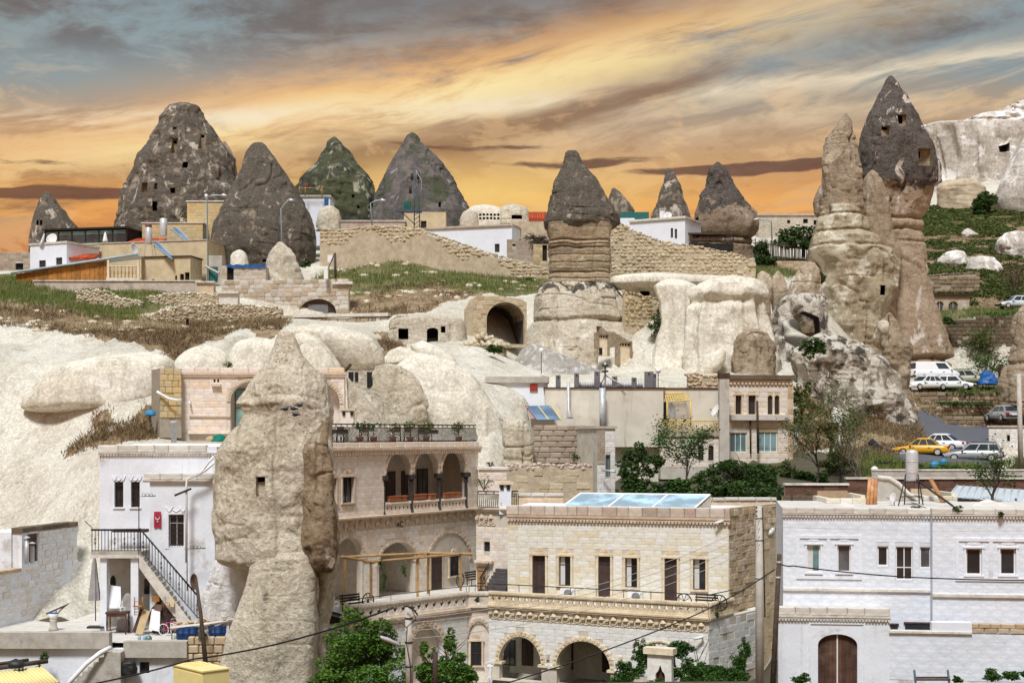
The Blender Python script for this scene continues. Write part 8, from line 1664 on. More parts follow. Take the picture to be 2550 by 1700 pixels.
 H('plinth_wall','low pinkish garden plinth wall in front of the ochre houses',85,500,700,712,145.5,None,'coping',1,coping=(.1,.1,'coping_white'),cat='wall');H('gate_pier','white-capped red stone gate pier at the end of the garden plinth',490,532,704,728,144,None,'ashlar_tan',1,coping=(.16,.2,'coping_white'),cat='pier');H('gate_pier','short stone pier with white ledge right of the upper dry wall',545,592,730,748,140,None,'dressed_grey',1,coping=(.16,.25,'coping_white'),cat='pier')
 lathe_p=tag(lathe_obj('chimney_pipe',P(467,822,127),[(.13,0),(.13,.9),(.18,.92),(.18,1.0),(.05,1.02)],'iron_rust',None,10),'rusty little chimney pipe in the brown scrub','chimney')
upper_left()
def upper_mid():
 stone_wall('field_wall','great tan rubble wall climbing the slope left of the capped pillar',[(796,572),(850,574),(930,563),(990,566),(1040,572),(1100,592),(1160,612),(1220,632),(1290,652),(1368,672)],[(796,662),(860,664),(940,648),(1050,640),(1150,655),(1240,680),(1310,700),(1368,715)],157,150,'rubble_tan','mud',.36,.50,300,.7,drop=.03,band=1.5)
 stone_wall('field_wall','tan rubble wall sloping down right of the capped pillar',[(1520,556),(1540,552),(1580,576),(1640,600),(1700,610),(1760,618),(1830,632),(1882,652)],[(1520,690),(1600,690),(1700,692),(1800,692),(1882,698)],150,149,'rubble_tan','mud',.36,.50,300,.7,drop=.06)
 H=house
 H('white_house','low blue-white house wall behind the great rubble wall',1060,1275,566,640,163,160,'white_clean',4,wins=[(1232,607,1244,628)],coping=(.16,.2,'coping'))
 H('stone_hut','grey block hut with a little window next to the brush pile',1262,1328,596,650,156,None,'plaster_grey',3,blocks='cinder',wins=[(1276,607,1284,613,'o')],cat='hut');H('mud_house','tan mud wall behind the grey block hut',1270,1362,552,605,163,None,'mud',3,cat='wall');H('stone_hut','small stacked stone side wall with dark gap by the pillar',1328,1366,608,656,155,None,'mortar',2,blocks='fieldstone',wins=[(1351,610,1362,650,'o')],cat='wall')
 H('ochre_house','small ochre house with broken panel below the violet cone',1006,1110,528,580,166,None,'plaster_ochre',3,wins=[(1048,550,1062,568)]);H('parapet_wall','long grey and white banded parapet behind the great rubble wall',836,1008,552,574,165,None,'coping',1,coping=(.18,.1,'concrete'),cat='wall');H('white_house','white terrace house with timber pergola below the green cone',748,822,490,590,166,None,'whitewash',4,coping=(.18,.15,'concrete'))
 T=thing('roof_pergola','rough timber frame on the white terrace house','pergola',P(775,490,165))
 for(a,b)in(((742,470),(804,467)),((746,488),(746,464)),((802,490),(802,464)),((760,488),(760,466)),((796,470),(804,480))):mb=MB();mb.tube([P(a[0],a[1],165),P(b[0],b[1],165)],.06,5);mb.build('beam',MAT['wood_tan'],T)
 tag(lathe_obj('rusty_drum',P(762,471,166),[(.28,0),(.3,.05),(.3,.6),(.28,.65)],'terracotta_dark',None,12),'rusty drum beside the terrace pergola','drum');mb=MB();mb.box(P(813,502,164.8),(.24,.06,.45));tag(mb.build('street_sign',MAT['plastic_blue']),'small blue street sign on the white terrace house','sign')
 d=161;T=thing('transformer_mast','blue steel lattice mast with green transformer platform','mast',P(1038,575,d))
 for x,dy in((1031,0),(1046,0),(1031,.6),(1046,.6)):mb=MB();mb.tube([P(x,578,d+dy),P(1036+(x-1036)*.5,425,d+dy)],.06,5);mb.build('leg',MAT['blue_steel'],T)
 for k in range(12):y=440+k*11;mb=MB();mb.tube([P(1031,y+9,d-.02),P(1044,y,d-.02)],.035,4);mb.build('lattice_bar',MAT['blue_steel'],T)
 mb=MB();mb.box(P(1018,526,d),(1.45,.7,.1));mb.build('platform',MAT['blue_steel'],T);mb=MB();mb.box(P(1014,513,d),(.36,.4,.42));mb.build('transformer',MAT['teal_paint'],T)
 for k in range(5):mb=MB();mb.box(P(1007+k*3.4,513,d-.44),(.03,.05,.4));mb.build('cooling_fin',MAT['teal_paint'],T)
 mb=MB();mb.tube([P(990,522,d-.7),P(990,506,d-.7),P(1008,506,d-.7)],.03,4);mb.build('platform_rail',MAT['blue_steel'],T);mb=MB();mb.tube([P(1000,528,d),P(1034,560,d)],.05,5);mb.build('strut',MAT['blue_steel'],T)
 for(x,y,h)in((1026,432,16),(1042,428,18),(1022,462,20)):mb=MB();mb.tube([P(x,y+h,d-.3),P(x,y,d-.3)],.16,7);mb.build('insulator',MAT['iron_rust'],T)
 mb=MB();mb.tube([P(1036,425,d-.4),P(1050,450,d-.5),P(1050,470,d-.5),P(1042,488,d-.3)],.035,5);mb.build('drop_cable',MAT['cable_grey'],T)
 G2='pale rocks with pigeon holes on the ridge'
 loft('dovecote_rock','pale rock with two rows of pigeon holes on the ridge',[(514,1180,1230),(520,1166,1248),(532,1158,1256),(548,1152,1260),(575,1150,1265)],166,'tuff_white',p=3,amp=.2,seed=301,rings=40,segs=90,group=G2,cuts2=[(wa(1193+9*k,532+9*r,1199+9*k,538+9*r),.6)for k in range(6)for r in(0,1)])
 loft('boulder','rounded pale boulder left of the pigeon hole rock',[(522,1164,1176),(530,1152,1188),(545,1146,1192),(570,1144,1194)],164,'tuff_cream',amp=.2,seed=303,rings=30,segs=40);loft('boulder','split tan boulder right of the pigeon hole rock',[(511,1262,1290),(516,1250,1310),(530,1244,1316),(560,1240,1318)],165,'tuff_face',p=3,amp=.25,seed=305,rings=40,segs=50,crack=[(1262,512,560,2,.4)],cuts2=[(wr(1274,536,1300,546),.8)]);loft('boulder','tan boulder beside the white terrace house',[(515,808,830),(525,796,842),(545,790,848),(575,788,850)],163,'tuff_face',amp=.3,seed=307,rings=36,segs=44);loft('boulder','pale boulder heap at the foot of the great rubble wall',[(604,690,705),(622,676,722),(645,666,737),(680,658,748),(730,652,756)],150,'tuff_cream',amp=.5,crag=.4,seed=309,rings=40,segs=50);loft('boulder','white painted boulder against the broad grey cone',[(624,588,604),(632,576,612),(645,571,617),(690,568,620)],151,'tuff_white',amp=.25,crag=.2,seed=310,rings=30,segs=40)
 mb=MB();rs=random.Random(5)
 for k in range(160):c=P(1318+40*rs.random(),582+24*rs.random()+8,156+rs.random());v=Vector((rs.uniform(-1,1),rs.uniform(-.5,.5),rs.uniform(-.4,.4)))*1.3;mb.tube([c-v,c+v],.03,3)
 tag(mb.build('brush_pile',MAT['twig']),'heap of dead brushwood on the stone hut','brushwood')['kind']='stuff'
 H('white_house','small white house with chimney and two slit windows right of the capped pillar',1568,1706,548,618,160,157,'white_clean',5,wins=[(1670,568,1676,592),(1680,570,1686,594)],coping=(.2,.2,'coping_white'));H('white_house','low white annexe touching the rubble wall top',1545,1580,543,566,162,None,'whitewash',2);H('dark_shed','dark green tin shed roof behind the small white house',1546,1616,528,548,165,None,'teal_paint',3,cat='shed')
 T=thing('chimney','white chimney with flat cap on the small white house','chimney',P(1649,548,160));mb=MB();mb.box(P(1649,534,160),(.28,.28,.65));mb.build('stack',MAT['whitewash'],T);mb=MB();mb.box(P(1649,521,160),(.36,.36,.07));mb.build('cap',MAT['concrete'],T)
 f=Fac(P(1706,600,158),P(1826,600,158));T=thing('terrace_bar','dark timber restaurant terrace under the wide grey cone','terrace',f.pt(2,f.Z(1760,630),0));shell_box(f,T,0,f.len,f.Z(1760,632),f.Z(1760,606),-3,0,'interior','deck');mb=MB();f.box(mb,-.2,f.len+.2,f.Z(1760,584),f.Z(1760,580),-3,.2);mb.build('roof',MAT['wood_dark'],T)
 for k in range(7):mb=MB();f.box(mb,f.len*k/6-.06,f.len*k/6+.06,f.Z(1760,606),f.Z(1760,582),-.1,.0);mb.build('post',MAT['wood_dark'],T)
 for k,x in enumerate((1745,1758,1775,1790)):mb=MB();mb.box(P(x,596,159.5),(.3,.3,.2));mb.build('tablecloth',MAT['cloth_white'],T)
 mb=MB();f.box(mb,0,f.len,f.Z(1760,598),f.Z(1760,596),.02,.08);mb.build('hand_rail',MAT['wood_gate'],T)
 f=Fac(P(1882,640,158),P(2012,625,164));T=thing('picket_fence','rough upright stake fence below the far cave houses','fence',f.pt(2,f.Z(1940,665),0))
 for k in range(34):u=f.len*k/33;mb=MB();mb.tube([f.pt(u,f.Z(1940,664),0),f.pt(u+rnd.uniform(-.1,.1),f.Z(1940,604+rnd.uniform(-4,6)),0)],.06,4);mb.build('stake',MAT['wood_pole'],T)
 for y in(612,640):mb=MB();mb.tube([f.pt(0,f.Z(1940,y),.05),f.pt(f.len,f.Z(1940,y),.05)],.06,4);mb.build('fence_rail',MAT['wood_pole'],T)
 H('far_house','far pale cave house row on the skyline left of the spires',1888,2048,536,600,200,None,'tuff_cream',6,wins=[(1960,548,1968,556,'o'),(2000,545,2012,556,'o'),(2026,548,2034,560,'o')],coping=(.2,.2,'coping'));H('far_house','lower far stone wall below the skyline cave houses',1915,2010,650,684,158,None,'ashlar_tan',1,blocks='ashlar_tan',cat='wall')
upper_mid()
# ---------------------------------------------------------------- right side: road, parked cars, terraces
def car(label,px,py,d,yaw,L,W,H,paint,kind='sedan',group='cars parked by the road',taxi=False):
 """stands at photo point (px, py); yaw turns the nose from +x towards +y"""
 base=P(px,py,d);T=thing('parked_car',label,'car',base,group);c,s=math.cos(yaw),math.sin(yaw)
 def w(x,y,z):return base+Vector((x*c-y*s,x*s+y*c,z))
 hb=.58*H;wb=W/2;g0=.2;a=L/2
 if kind=='van':st=[(-a,.5,.55),(-a+.06,g0,.98*hb+.1),(-a+.4,g0,hb),(a*.35,g0,hb),(a*.75,g0,hb*.92),(a-.1,g0+.05,hb*.78),(a,.38,.5)]
 else:st=[(-a,.42,.55),(-a+.1,g0+.06,hb*.93),(-a+.45,g0,hb*.98),(0,g0,hb),(a*.42,g0,hb*.97),(a-.35,g0,hb*.82),(a-.06,g0+.06,hb*.68),(a,.36,.5)]
 mb=MB();n=10;b=0
 for(x,z0,z1)in st:
  k=1-.10*max(0,(abs(x)-a*.72)/(a*.28))**2;zm=(z0+z1)/2
  for(yy,zz)in((-.86,z0),(-1,z0+.12),(-1.0,zm),(-.97,z1-.06),(-.88,z1),(.88,z1),(.97,z1-.06),(1.0,zm),(1,z0+.12),(.86,z0)):mb.v.append(tuple(w(x,yy*wb*k,zz)))
 for i in range(len(st)-1):
  for k in range(n):mb.f.append([i*n+k,(i+1)*n+k,(i+1)*n+(k+1)%n,i*n+(k+1)%n]);mb.sm.append(k not in(9,))
 mb.f.append(list(range(n)));mb.f.append([(len(st)-1)*n+k for k in range(n)][::-1]);mb.sm+=[False,False]
 body=mb.build('body',MAT[paint],T)
 xr,xrt,xft,xf={'sedan':(-a*.72,-a*.36,a*.12,a*.48),'wagon':(-a*.97,-a*.80,a*.12,a*.46),'hatch':(-a*.92,-a*.62,a*.14,a*.50),'van':(-a*.97,-a*.93,a*.42,a*.72)}[kind]
 z0,z1=hb-.04,H;wt=wb*.74;wl=wb*.93;mb=MB()
 for(x,ww,zz)in((xr,wl,z0),(xf,wl,z0),(xft,wt,z1-.05),(xrt,wt,z1-.05)):
  for sgn in(-1,1):mb.v.append(tuple(w(x,sgn*ww,zz)))
 mb.v+=[tuple(w(xft-.12,sg*wt*.86,z1))for sg in(-1,1)]+[tuple(w(xrt+.12,sg*wt*.86,z1))for sg in(-1,1)]
 mb.f+=[[0,2,4,6],[3,1,7,5],[2,3,5,4],[1,0,6,7],[4,5,9,8],[6,4,8,10],[5,7,11,9],[7,6,10,11],[8,9,11,10]];mb.sm+=[False]*4+[True]*5
 mb.build('cabin',MAT[paint],T)
 def lerp(p,q,t):return tuple(p[i]+(q[i]-p[i])*t for i in range(3))
 for sg in(-1,1):
  A,B,C,D=(xr,sg*wl,z0),(xf,sg*wl,z0),(xft,sg*wt,z1-.05),(xrt,sg*wt,z1-.05);cuts={'sedan':(.06,.36,.40,.66,.70,.94),'wagon':(.05,.30,.34,.60,.64,.94),'hatch':(.08,.42,.47,.92),'van':(.62,.92)}[kind]
  for i in range(0,len(cuts),2):
   q=[lerp(lerp(A,B,cuts[i]),lerp(D,C,cuts[i]),.16),lerp(lerp(A,B,cuts[i+1]),lerp(D,C,cuts[i+1]),.16),lerp(lerp(A,B,cuts[i+1]),lerp(D,C,cuts[i+1]),.88),lerp(lerp(A,B,cuts[i]),lerp(D,C,cuts[i]),.88)]
   mb=MB();mb.poly([w(p[0],p[1]+sg*.012,p[2])for p in q],sg>0);mb.poly([w(p[0],p[1]-sg*.01,p[2])for p in q],sg<0);mb.build('side_window',MAT['glass_car'],T)
  for x in(-a*.60,a*.62):
   r=.30;ctr=w(x,sg*(wb-.08),r);ax=(Vector((c,s,0)),Vector((0,0,1)),Vector((-s,c,0))*sg)
   mb=MB();mb.lathe(ctr,[(r*.6,0),(r*.96,.0),(r,.03),(r,.1),(r*.92,.13),(r*.66,.13)],18,ax);wh=mb.build('wheel',MAT['rubber'],T);mb=MB();mb.lathe(ctr,[(.02,.09),(r*.3,.11),(r*.62,.12),(r*.66,.135)],14,ax);mb.build('rim',MAT['steel'],wh)
  mb=MB();mb.box(w(xf-.25,sg*(wb+.08),hb+.06),(.07,.09,.06));mb.build('mirror',MAT[paint],T)
  mb=MB();mb.box(w(a-.10,sg*wb*.66,hb*.62),(.1,.16,.08),(Vector((c,s,0)),Vector((-s,c,0)),Vector((0,0,1))));mb.build('headlight',MAT['lamp_clear'],T)
  mb=MB();mb.box(w(-a+.07,sg*wb*.74,hb*.78),(.08,.15,.1),(Vector((c,s,0)),Vector((-s,c,0)),Vector((0,0,1))));mb.build('tail_light',MAT['lamp_red'],T)
  mb=MB()
  for t in(.02,.3):mb.box(w(a*(.3-2*t),sg*wb*1.003,hb*.8),(.1,.012,.02),(Vector((c,s,0)),Vector((-s,c,0)),Vector((0,0,1))))
  mb.build('door_handle',MAT['plastic_black'],body)
 for(xa,xb,nm)in((xf,xft,'windscreen'),(xr,xrt,'rear_window')):
  e=.015 if xa>0 else-.015;q=[(xa,-wl),(xa,wl),(xb,wt),(xb,-wt)];zz=(z0,z0,z1-.05,z1-.05);mid=[(lerp((q[0][0],q[0][1],zz[0]),(q[3][0],q[3][1],zz[3]),.14)),(lerp((q[1][0],q[1][1],zz[1]),(q[2][0],q[2][1],zz[2]),.14)),(lerp((q[1][0],q[1][1],zz[1]),(q[2][0],q[2][1],zz[2]),.88)),(lerp((q[0][0],q[0][1],zz[0]),(q[3][0],q[3][1],zz[3]),.88))]
  mb=MB();mb.poly([w(p[0]+e,p[1]*.92,p[2]+.012)for p in mid],xa<0);mb.build(nm,MAT['glass_car'],T)
 ax=(Vector((c,s,0)),Vector((-s,c,0)),Vector((0,0,1)))
 for x in(a-.02,-a+.02):mb=MB();mb.box(w(x,0,.42),(.07,wb*.92,.1),ax);mb.build('bumper',MAT['plastic_black' if kind!='sedan' else paint],T)
 mb=MB();mb.box(w(-a-.03,0,.56),(.02,.26,.06),ax);mb.build('number_plate',MAT['number_white'],T)
 if kind=='wagon':
  for sg in(-1,1):mb=MB();mb.tube([w(xrt+.1,sg*wt*.85,z1+.05),w(xft-.1,sg*wt*.85,z1+.05)],.025,5);mb.build('roof_rail',MAT['plastic_black'],T)
def tilt_z(px,d):return HY-ground_z((px-CX)*d/F,d)*F/d
def east():
 car('white panel van parked behind the white sedan',2326,948,141.5,math.radians(8),4.6,1.8,1.85,'car_white','van');car('white rounded sedan, front left in the upper row of parked cars',2306,971,138.2,math.radians(200),4.3,1.75,1.42,'car_white');car('white compact hatchback facing right in the upper row',2377,971,138.4,math.radians(-28),3.9,1.66,1.42,'car_white','hatch');car('olive green estate car behind the white hatchback',2412,957,142,math.radians(-20),4.2,1.7,1.45,'car_olive','wagon')
 car('yellow taxi sedan on the lower road',2294,1134,114.6,math.radians(160),4.3,1.68,1.42,'car_yellow');car('white sedan half hidden behind the yellow taxi',2336,1122,118.5,math.radians(150),4.4,1.75,1.42,'car_white');car('silver estate car with roof rails on the lower road',2424,1148,112.8,math.radians(160),4.5,1.72,1.45,'car_silver','wagon');car('pale blue car half out of the frame at the upper right',2530,768,165,math.radians(185),4.2,1.7,1.45,'car_bluish','wagon');car('small silver car seen from behind beside the stone terraces',2498,1048,127,math.radians(100),3.9,1.65,1.4,'car_silver','hatch')
 SW=stone_wall
 SW('terrace_wall','big dark weathered terrace wall on the right slope',[(2330,792),(2400,790),(2560,780),(2640,776)],[(2340,930),(2640,930)],157.5,157.5,'dark_stone','mortar',.42,.62,300,.8,capstone=False)
 for(a,b,y0,y1,d,lab)in((2279,2530,976,1012,136,'top terrace wall of brown stone below the parked cars'),(2279,2530,1008,1038,132.5,'middle terrace wall of brown stone below the parked cars'),(2352,2486,1036,1062,129,'lowest terrace wall of brown stone beside the road')):SW('terrace_wall',lab,[(a,y0),(b,y0+2)],[(a,y1),(b,y1+2)],d,d,'terrace_stone','mud',.36,.62,120,1.5,capstone=False)
 SW('terrace_wall','ruined stone terrace above the little arched house',[(2318,686),(2440,678)],[(2318,735),(2440,735)],174,174,'terrace_stone','mortar',.5,.8,100,.8)
 house('stone_house','small arched stone house on the upper right terrace',2318,2414,736,786,166,None,'dressed_grey',4,wins=[(2331,750,2350,778,'a'),(2362,750,2386,782,'a')],coping=(.25,.3,'wood_dark'),gm='cloth_white' if False else 'glass_curtain',fm='pvc',blocks='dressed_grey')
 house('stone_house','pale rough stone house with one tiny window at the right edge',2462,2640,1062,1165,121,118,'plaster_grey',5,wins=[(2507,1083,2515,1098,'o')],blocks='limewash_block',coping=(.1,.1,'coping'))
 T=thing('utility_pole','concrete utility pole at the right picture edge','pole',P(2541,1180,108));mb=MB();mb.tube([P(2543,1190,108),P(2537,930,108)],.2,10,.16);mb.build('shaft',MAT['pole_concrete'],T);mb=MB();mb.tube([P(2522,936,108),P(2556,934,108)],.06,5);mb.build('crossarm',MAT['galv'],T)
 tag(MB().tube([P(2168,1098,115.5),P(2190,1118,115),P(2215,1130,114.6),P(2240,1136,114.3)],.28,10).build('rubber_tube',MAT['rubber']),'thick black rubber tube lying left of the yellow taxi','tube')
 loft('tarp_heap','crumpled blue tarpaulin heap beside the parked cars',[(924,2448,2462),(932,2440,2478),(945,2434,2486),(957,2430,2490)],141,'plastic_blue',amp=.35,freq=1.0,crag=.35,seed=321,rings=30,segs=50,cat='tarp');mb=MB();mb.box(P(2502,935,142),(.5,.4,.9));tag(mb.build('wooden_box',MAT['wood_gate']),'brown wooden cabin box right of the blue tarpaulin','box')
 for k,(x,y,d,r)in enumerate(((2328,1160,108,12),(2350,1152,109,10),(2178,1170,104,9))):loft('plastic_bag',['bright blue rubbish bag on the bank, lower left of two','bright blue rubbish bag on the bank, upper right of two','pale rubbish bag near the bare tree'][k],[(y-r,x-r*.4,x+r*.4),(y-r*.4,x-r,x+r),(y+r*.3,x-r,x+r),(y+r*.6,x-r*.7,x+r*.7)],d,'plastic_cyan' if k<2 else 'cloth_white',amp=.1,freq=2,crag=.15,seed=330+k,rings=16,segs=24,cat='bag')
 for(secs,d,sd_,lab)in(([(626,2360,2400),(640,2342,2410),(655,2336,2420),(672,2340,2425)],188,341,'white rock outcrop in the grass, left of the pair'),([(640,2420,2470),(660,2408,2490),(690,2400,2500),(705,2400,2490)],184,342,'broad white rock outcrop above the stone terrace'),([(572,2400,2420),(585,2390,2440),(600,2392,2436)],205,343,'small white rock outcrop high on the green slope'),([(580,2500,2560),(610,2480,2600),(660,2490,2640),(700,2500,2640)],190,344,'white chalk bank at the right edge of the green slope'),([(450,2350,2430),(470,2336,2450),(500,2334,2452),(530,2334,2452)],232,345,'brown earth bank under the chalk cliff')):loft('outcrop',lab,secs,d,'chalk' if sd_!=345 else 'mud',amp=.6,crag=.5,freq=.3,seed=sd_,rings=40,segs=60,depth=.5)
east()
# ---------------------------------------------------------------- plants
def crown_points(blobs,n,rs,hollow=.45):
 bb=[]
 for q in blobs:
  bb.append(q[:3]+tuple(v*.72 for v in q[3:]))
  for _ in range(7):
   v=rs.normal(size=3);v/=np.linalg.norm(v);s=rs.uniform(.22,.5);bb.append(tuple(q[i]+v[i]*q[3+i]*.82 for i in range(3))+tuple(x*s for x in q[3:]))
 blobs=bb
 out=[];wsum=sum(b[3]*b[4]*b[5]for b in blobs)
 for(x,y,z,a,b,c)in blobs:
  k=int(n*a*b*c/wsum);v=rs.normal(size=(k,3));v/=np.linalg.norm(v,axis=1)[:,None];r=(hollow+(1-hollow)*rs.uniform(0,1,k))**.6
  v=v*r[:,None]*np.array([a,b,c])+np.array([x,y,z]);out.append(v)
 p=np.concatenate(out);keep=fbm(p[:,0]*2.3,p[:,1]*2.3,p[:,2]*2.3,2,5)>-.26
 return p[keep]
def tree(name,label,base,top,r0,blobs,n,leaf,mat,seed,depth=2,kids=4,bark='bark',cat='tree',group=None,wood_tips=0,kinds=None):
 rs=random.Random(seed);nr=np.random.RandomState(seed);T=thing(name,label,cat,base,group);mb=MB();tips=[];branches(mb,base,top,r0,depth,rs,.7,kids,tips);mb.build('trunk' if cat=='tree' else 'stem',MAT[bark],T)
 if n:
  pts=crown_points(blobs,n,nr)if blobs else None
  if tips and wood_tips:
   t=np.array([list(q)for q in tips]);k=wood_tips;e=t[nr.randint(0,len(t),k)]+nr.normal(size=(k,3))*.22;pts=np.concatenate([pts,e])if len(blobs)else e
  leaf_mesh('crown' if cat=='tree' else 'foliage',pts,leaf,MAT[mat].name,T,seed)
 return T
def B(px,py,d,rx,ry,rz=None):p=P(px,py,d);return(p.x,p.y,p.z,M(rx,d),M(rz or rx,d)*.8,M(ry,d))
def plants():
 tree('leafy_tree','dense bright green tree in front of the arcaded hotel terrace',P(905,1760,62),P(900,1600,62),.16,[B(900,1560,62,62,42),B(860,1620,61.5,68,55),B(930,1620,62.5,70,60),B(840,1680,61,60,45),B(905,1690,61,85,50),B(985,1680,61.5,55,55),B(880,1525,62,28,22),B(820,1700,61.5,50,40)],30000,.15,'leaf_tree',3)
 tree('leafy_tree','slimmer green tree right of the street lamp pole',P(1110,1760,60),P(1115,1640,60),.1,[B(1120,1600,60,24,34),B(1060,1620,60,22,40),B(1130,1660,60,46,34),B(1075,1680,60,55,36),B(1150,1690,60,40,30)],13000,.14,'leaf_tree',5)
 T=thing('ivy','ivy draped over the small ogee gate by the hotel arches','ivy',P(1700,1720,77));pts=crown_points([B(1690,1612,76.6,40,26,16),B(1672,1640,76.3,44,34,16),B(1700,1672,76.2,60,34,18),B(1760,1676,76.4,60,32,18),B(1815,1680,76.6,46,28,16),B(1840,1650,78.5,24,40,12),B(1858,1618,79.5,16,34,10),B(1600,1640,76.5,26,50,14),B(1566,1668,76.5,34,34,14),B(1545,1695,76.5,40,26,14),B(1625,1612,76.6,30,14,10),B(1740,1700,76,110,26,18)],42000,np.random.RandomState(8),.2);leaf_mesh('foliage',pts,.13,'leaf_ivy',T,8);rs=random.Random(2);mb=MB();branches(mb,P(1745,1740,77),P(1735,1620,77),.05,1,rs,.6,4);mb.build('stem',MAT['bark'],T)
 f=Fac(P(1590,1650,76.4),P(1672,1650,75.6));T=thing('ogee_gate','small pale stone gateway with a pointed timber door under the ivy','gate',f.pt(1,-13.5,0));u0,u1=f.U(1632,1680),f.U(1656,1680);zs=f.Z(1644,1682);A=arch(u0,u1,-13.4,zs,(u1-u0)*.5,point=1.2);mb=MB();f.slab(mb,rect(f.U(1612,1680),f.U(1672,1680),-13.5,f.Z(1644,1626)),[A],-.4,0);mb.build('wall',MAT['ashlar_cream'],T);mb=MB();f.box(mb,u0,u1,-13.4,f.Z(1644,1662),-.3,-.24);mb.build('door',MAT['wood_gate'],T);mb=MB();f.box(mb,f.U(1604,1620),f.U(1678,1620),f.Z(1640,1628),f.Z(1640,1612),-.5,.15);mb.build('cornice',MAT['trim_cream'],T)
 TG2='trees between the hotel roof and the mid-slope houses'
 tree('leafy_tree','dark upright leafy tree before the plain set-back wall',P(1590,1265,98),P(1585,1150,98),.12,[B(1590,1130,98,36,28),B(1570,1170,98,38,34),B(1620,1160,98,34,30),B(1580,1215,98,46,34),B(1640,1225,97,40,20)],6500,.26,'leaf_dark',11,group=TG2)
 tree('leafy_tree','widest dark green leafy tree below the tan stone house',P(1850,1270,96),P(1850,1180,96),.16,[B(1770,1190,96,48,36),B(1830,1170,96.5,62,34),B(1900,1180,96,56,36),B(1860,1220,95,95,34),B(1930,1225,95,40,28),B(1760,1225,95,50,28)],12500,.25,'leaf_dark',13,group=TG2)
 tree('sparse_tree','tall sparse budding shrub tree before the arched windows',P(1720,1240,103),P(1700,1110,103),.1,[],10,.2,'leaf_ivy',15,3,5,group=TG2,wood_tips=2600)
 for k,(x,y,yt,d,lab)in enumerate(((2030,1230,1110,102,'budding bare tree left of the mottled rock foot'),(2090,1230,1090,104,'tallest budding bare tree before the mottled rock'),(2145,1232,1130,99,'pale crooked bare tree beside the roof logs'),(2470,1262,1170,82,'bare dark tree before the blue metal roof'))):
  tree('bare_tree',lab,P(x,y+20,d),P(x+(8 if k!=2 else-30),yt,d),.11,[],10,.16,'leaf_olive' if k!=3 else 'leaf_ivy',20+k,3,5,'bark_pale' if k==2 else 'bark',group='bare spring trees on the right',wood_tips=2600 if k<2 else(400 if k==2 else 900))
 tree('brown_tree','tree trunk with brown leafy top against the mottled rock',P(2075,1180,109),P(2070,1085,109),.2,[B(2070,1065,109,32,20)],1500,.25,'leaf_autumn',31)
 tree('bare_tree','leafless bush tree at the far right above the terraces',P(2520,770,168),P(2520,690,168),.12,[],10,.2,'grass_brown',33,3,6,wood_tips=900);tree('leafy_tree','round dark tree under the chalk cliff',P(2450,545,222),P(2450,510,222),.25,[B(2450,500,222,26,34),B(2440,530,222,24,22)],2600,.55,'leaf_dark',35);tree('leafy_tree','dark tree behind the stake fence near the tan spire',P(2000,640,163),P(2000,590,163),.15,[B(2000,580,163,36,26),B(1960,592,163,32,22),B(1985,606,163,52,18)],3800,.38,'leaf_dark',37);tree('leafy_tree','dark bush tree left of the blue lamp by the fence',P(1890,660,158),P(1892,600,158),.12,[B(1892,630,158,22,34),B(1906,650,157.5,26,14)],2600,.36,'leaf_dark',39)
 f=HL
 zt=HZ_TOP+.34
 for k,(x,y,h,mt,lab)in enumerate(((925,1050,.9,'leaf_ivy','rounded green potted bush at the left of the roof terrace'),(1007,1050,.8,'leaf_autumn','reddish potted bush on the roof terrace'),(1050,1048,1.0,'leaf_yellow','pale leafy potted shrub on the roof terrace'),(1090,1050,.9,'leaf_yellow','second pale leafy potted shrub, nearer the terrace corner'),(1170,1050,.9,'leaf_yellow','pale leafy potted plant at the right end of the roof terrace'),(960,1078,.8,'leaf_ivy','green potted plant behind the roof railing middle'))):
  p=f.pt(f.U(x,1080),zt,-.9);T=thing('potted_plant',lab,'plant',p,'potted plants on the roof terrace');lathe_obj('pot',p,[(.18,0),(.24,.3),(.27,.32),(.2,.33)],'terracotta',T,12);z=p.z+.35+h*.6;leaf_mesh('foliage',crown_points([(p.x,p.y,z,.42,.4,h*.5),(p.x+.25,p.y,z+.2,.3,.3,h*.3),(p.x-.25,p.y,z+.1,.3,.3,h*.3)],420,np.random.RandomState(40+k),.2),.14,mt,T,40+k);mb=MB();mb.tube([p+Vector((0,0,.3)),p+Vector((0,0,.4+h*.6))],.03,5);mb.build('stem',MAT['bark'],T)
 for k,x in enumerate((870,900,960,1040,1065,1100)):
  p=f.pt(f.U(x,1080),zt,-1.6);T=thing('terrace_chair',['brown chair nearest the great rock on the roof terrace','brown chair right of the left roof terrace table','brown chair behind the rounded green potted bush','brown chair in the middle of the roof terrace railing','brown chair left of the right roof terrace table','brown chair at the right roof terrace table'][k],'chair',p,'chairs on the roof terrace')
  for a,b in((-.2,-.2),(.2,-.2),(-.2,.2),(.2,.2)):mb=MB();mb.tube([p+Vector((a,b,0)),p+Vector((a,b,.95 if b>0 else.45))],.025,5);mb.build('leg',MAT['wood_dark'],T)
  mb=MB();mb.box(p+Vector((0,0,.46)),(.23,.23,.03));mb.build('seat',MAT['wood_gate'],T);mb=MB();mb.box(p+Vector((0,.2,.75)),(.21,.02,.18));mb.build('backrest',MAT['wood_gate'],T)
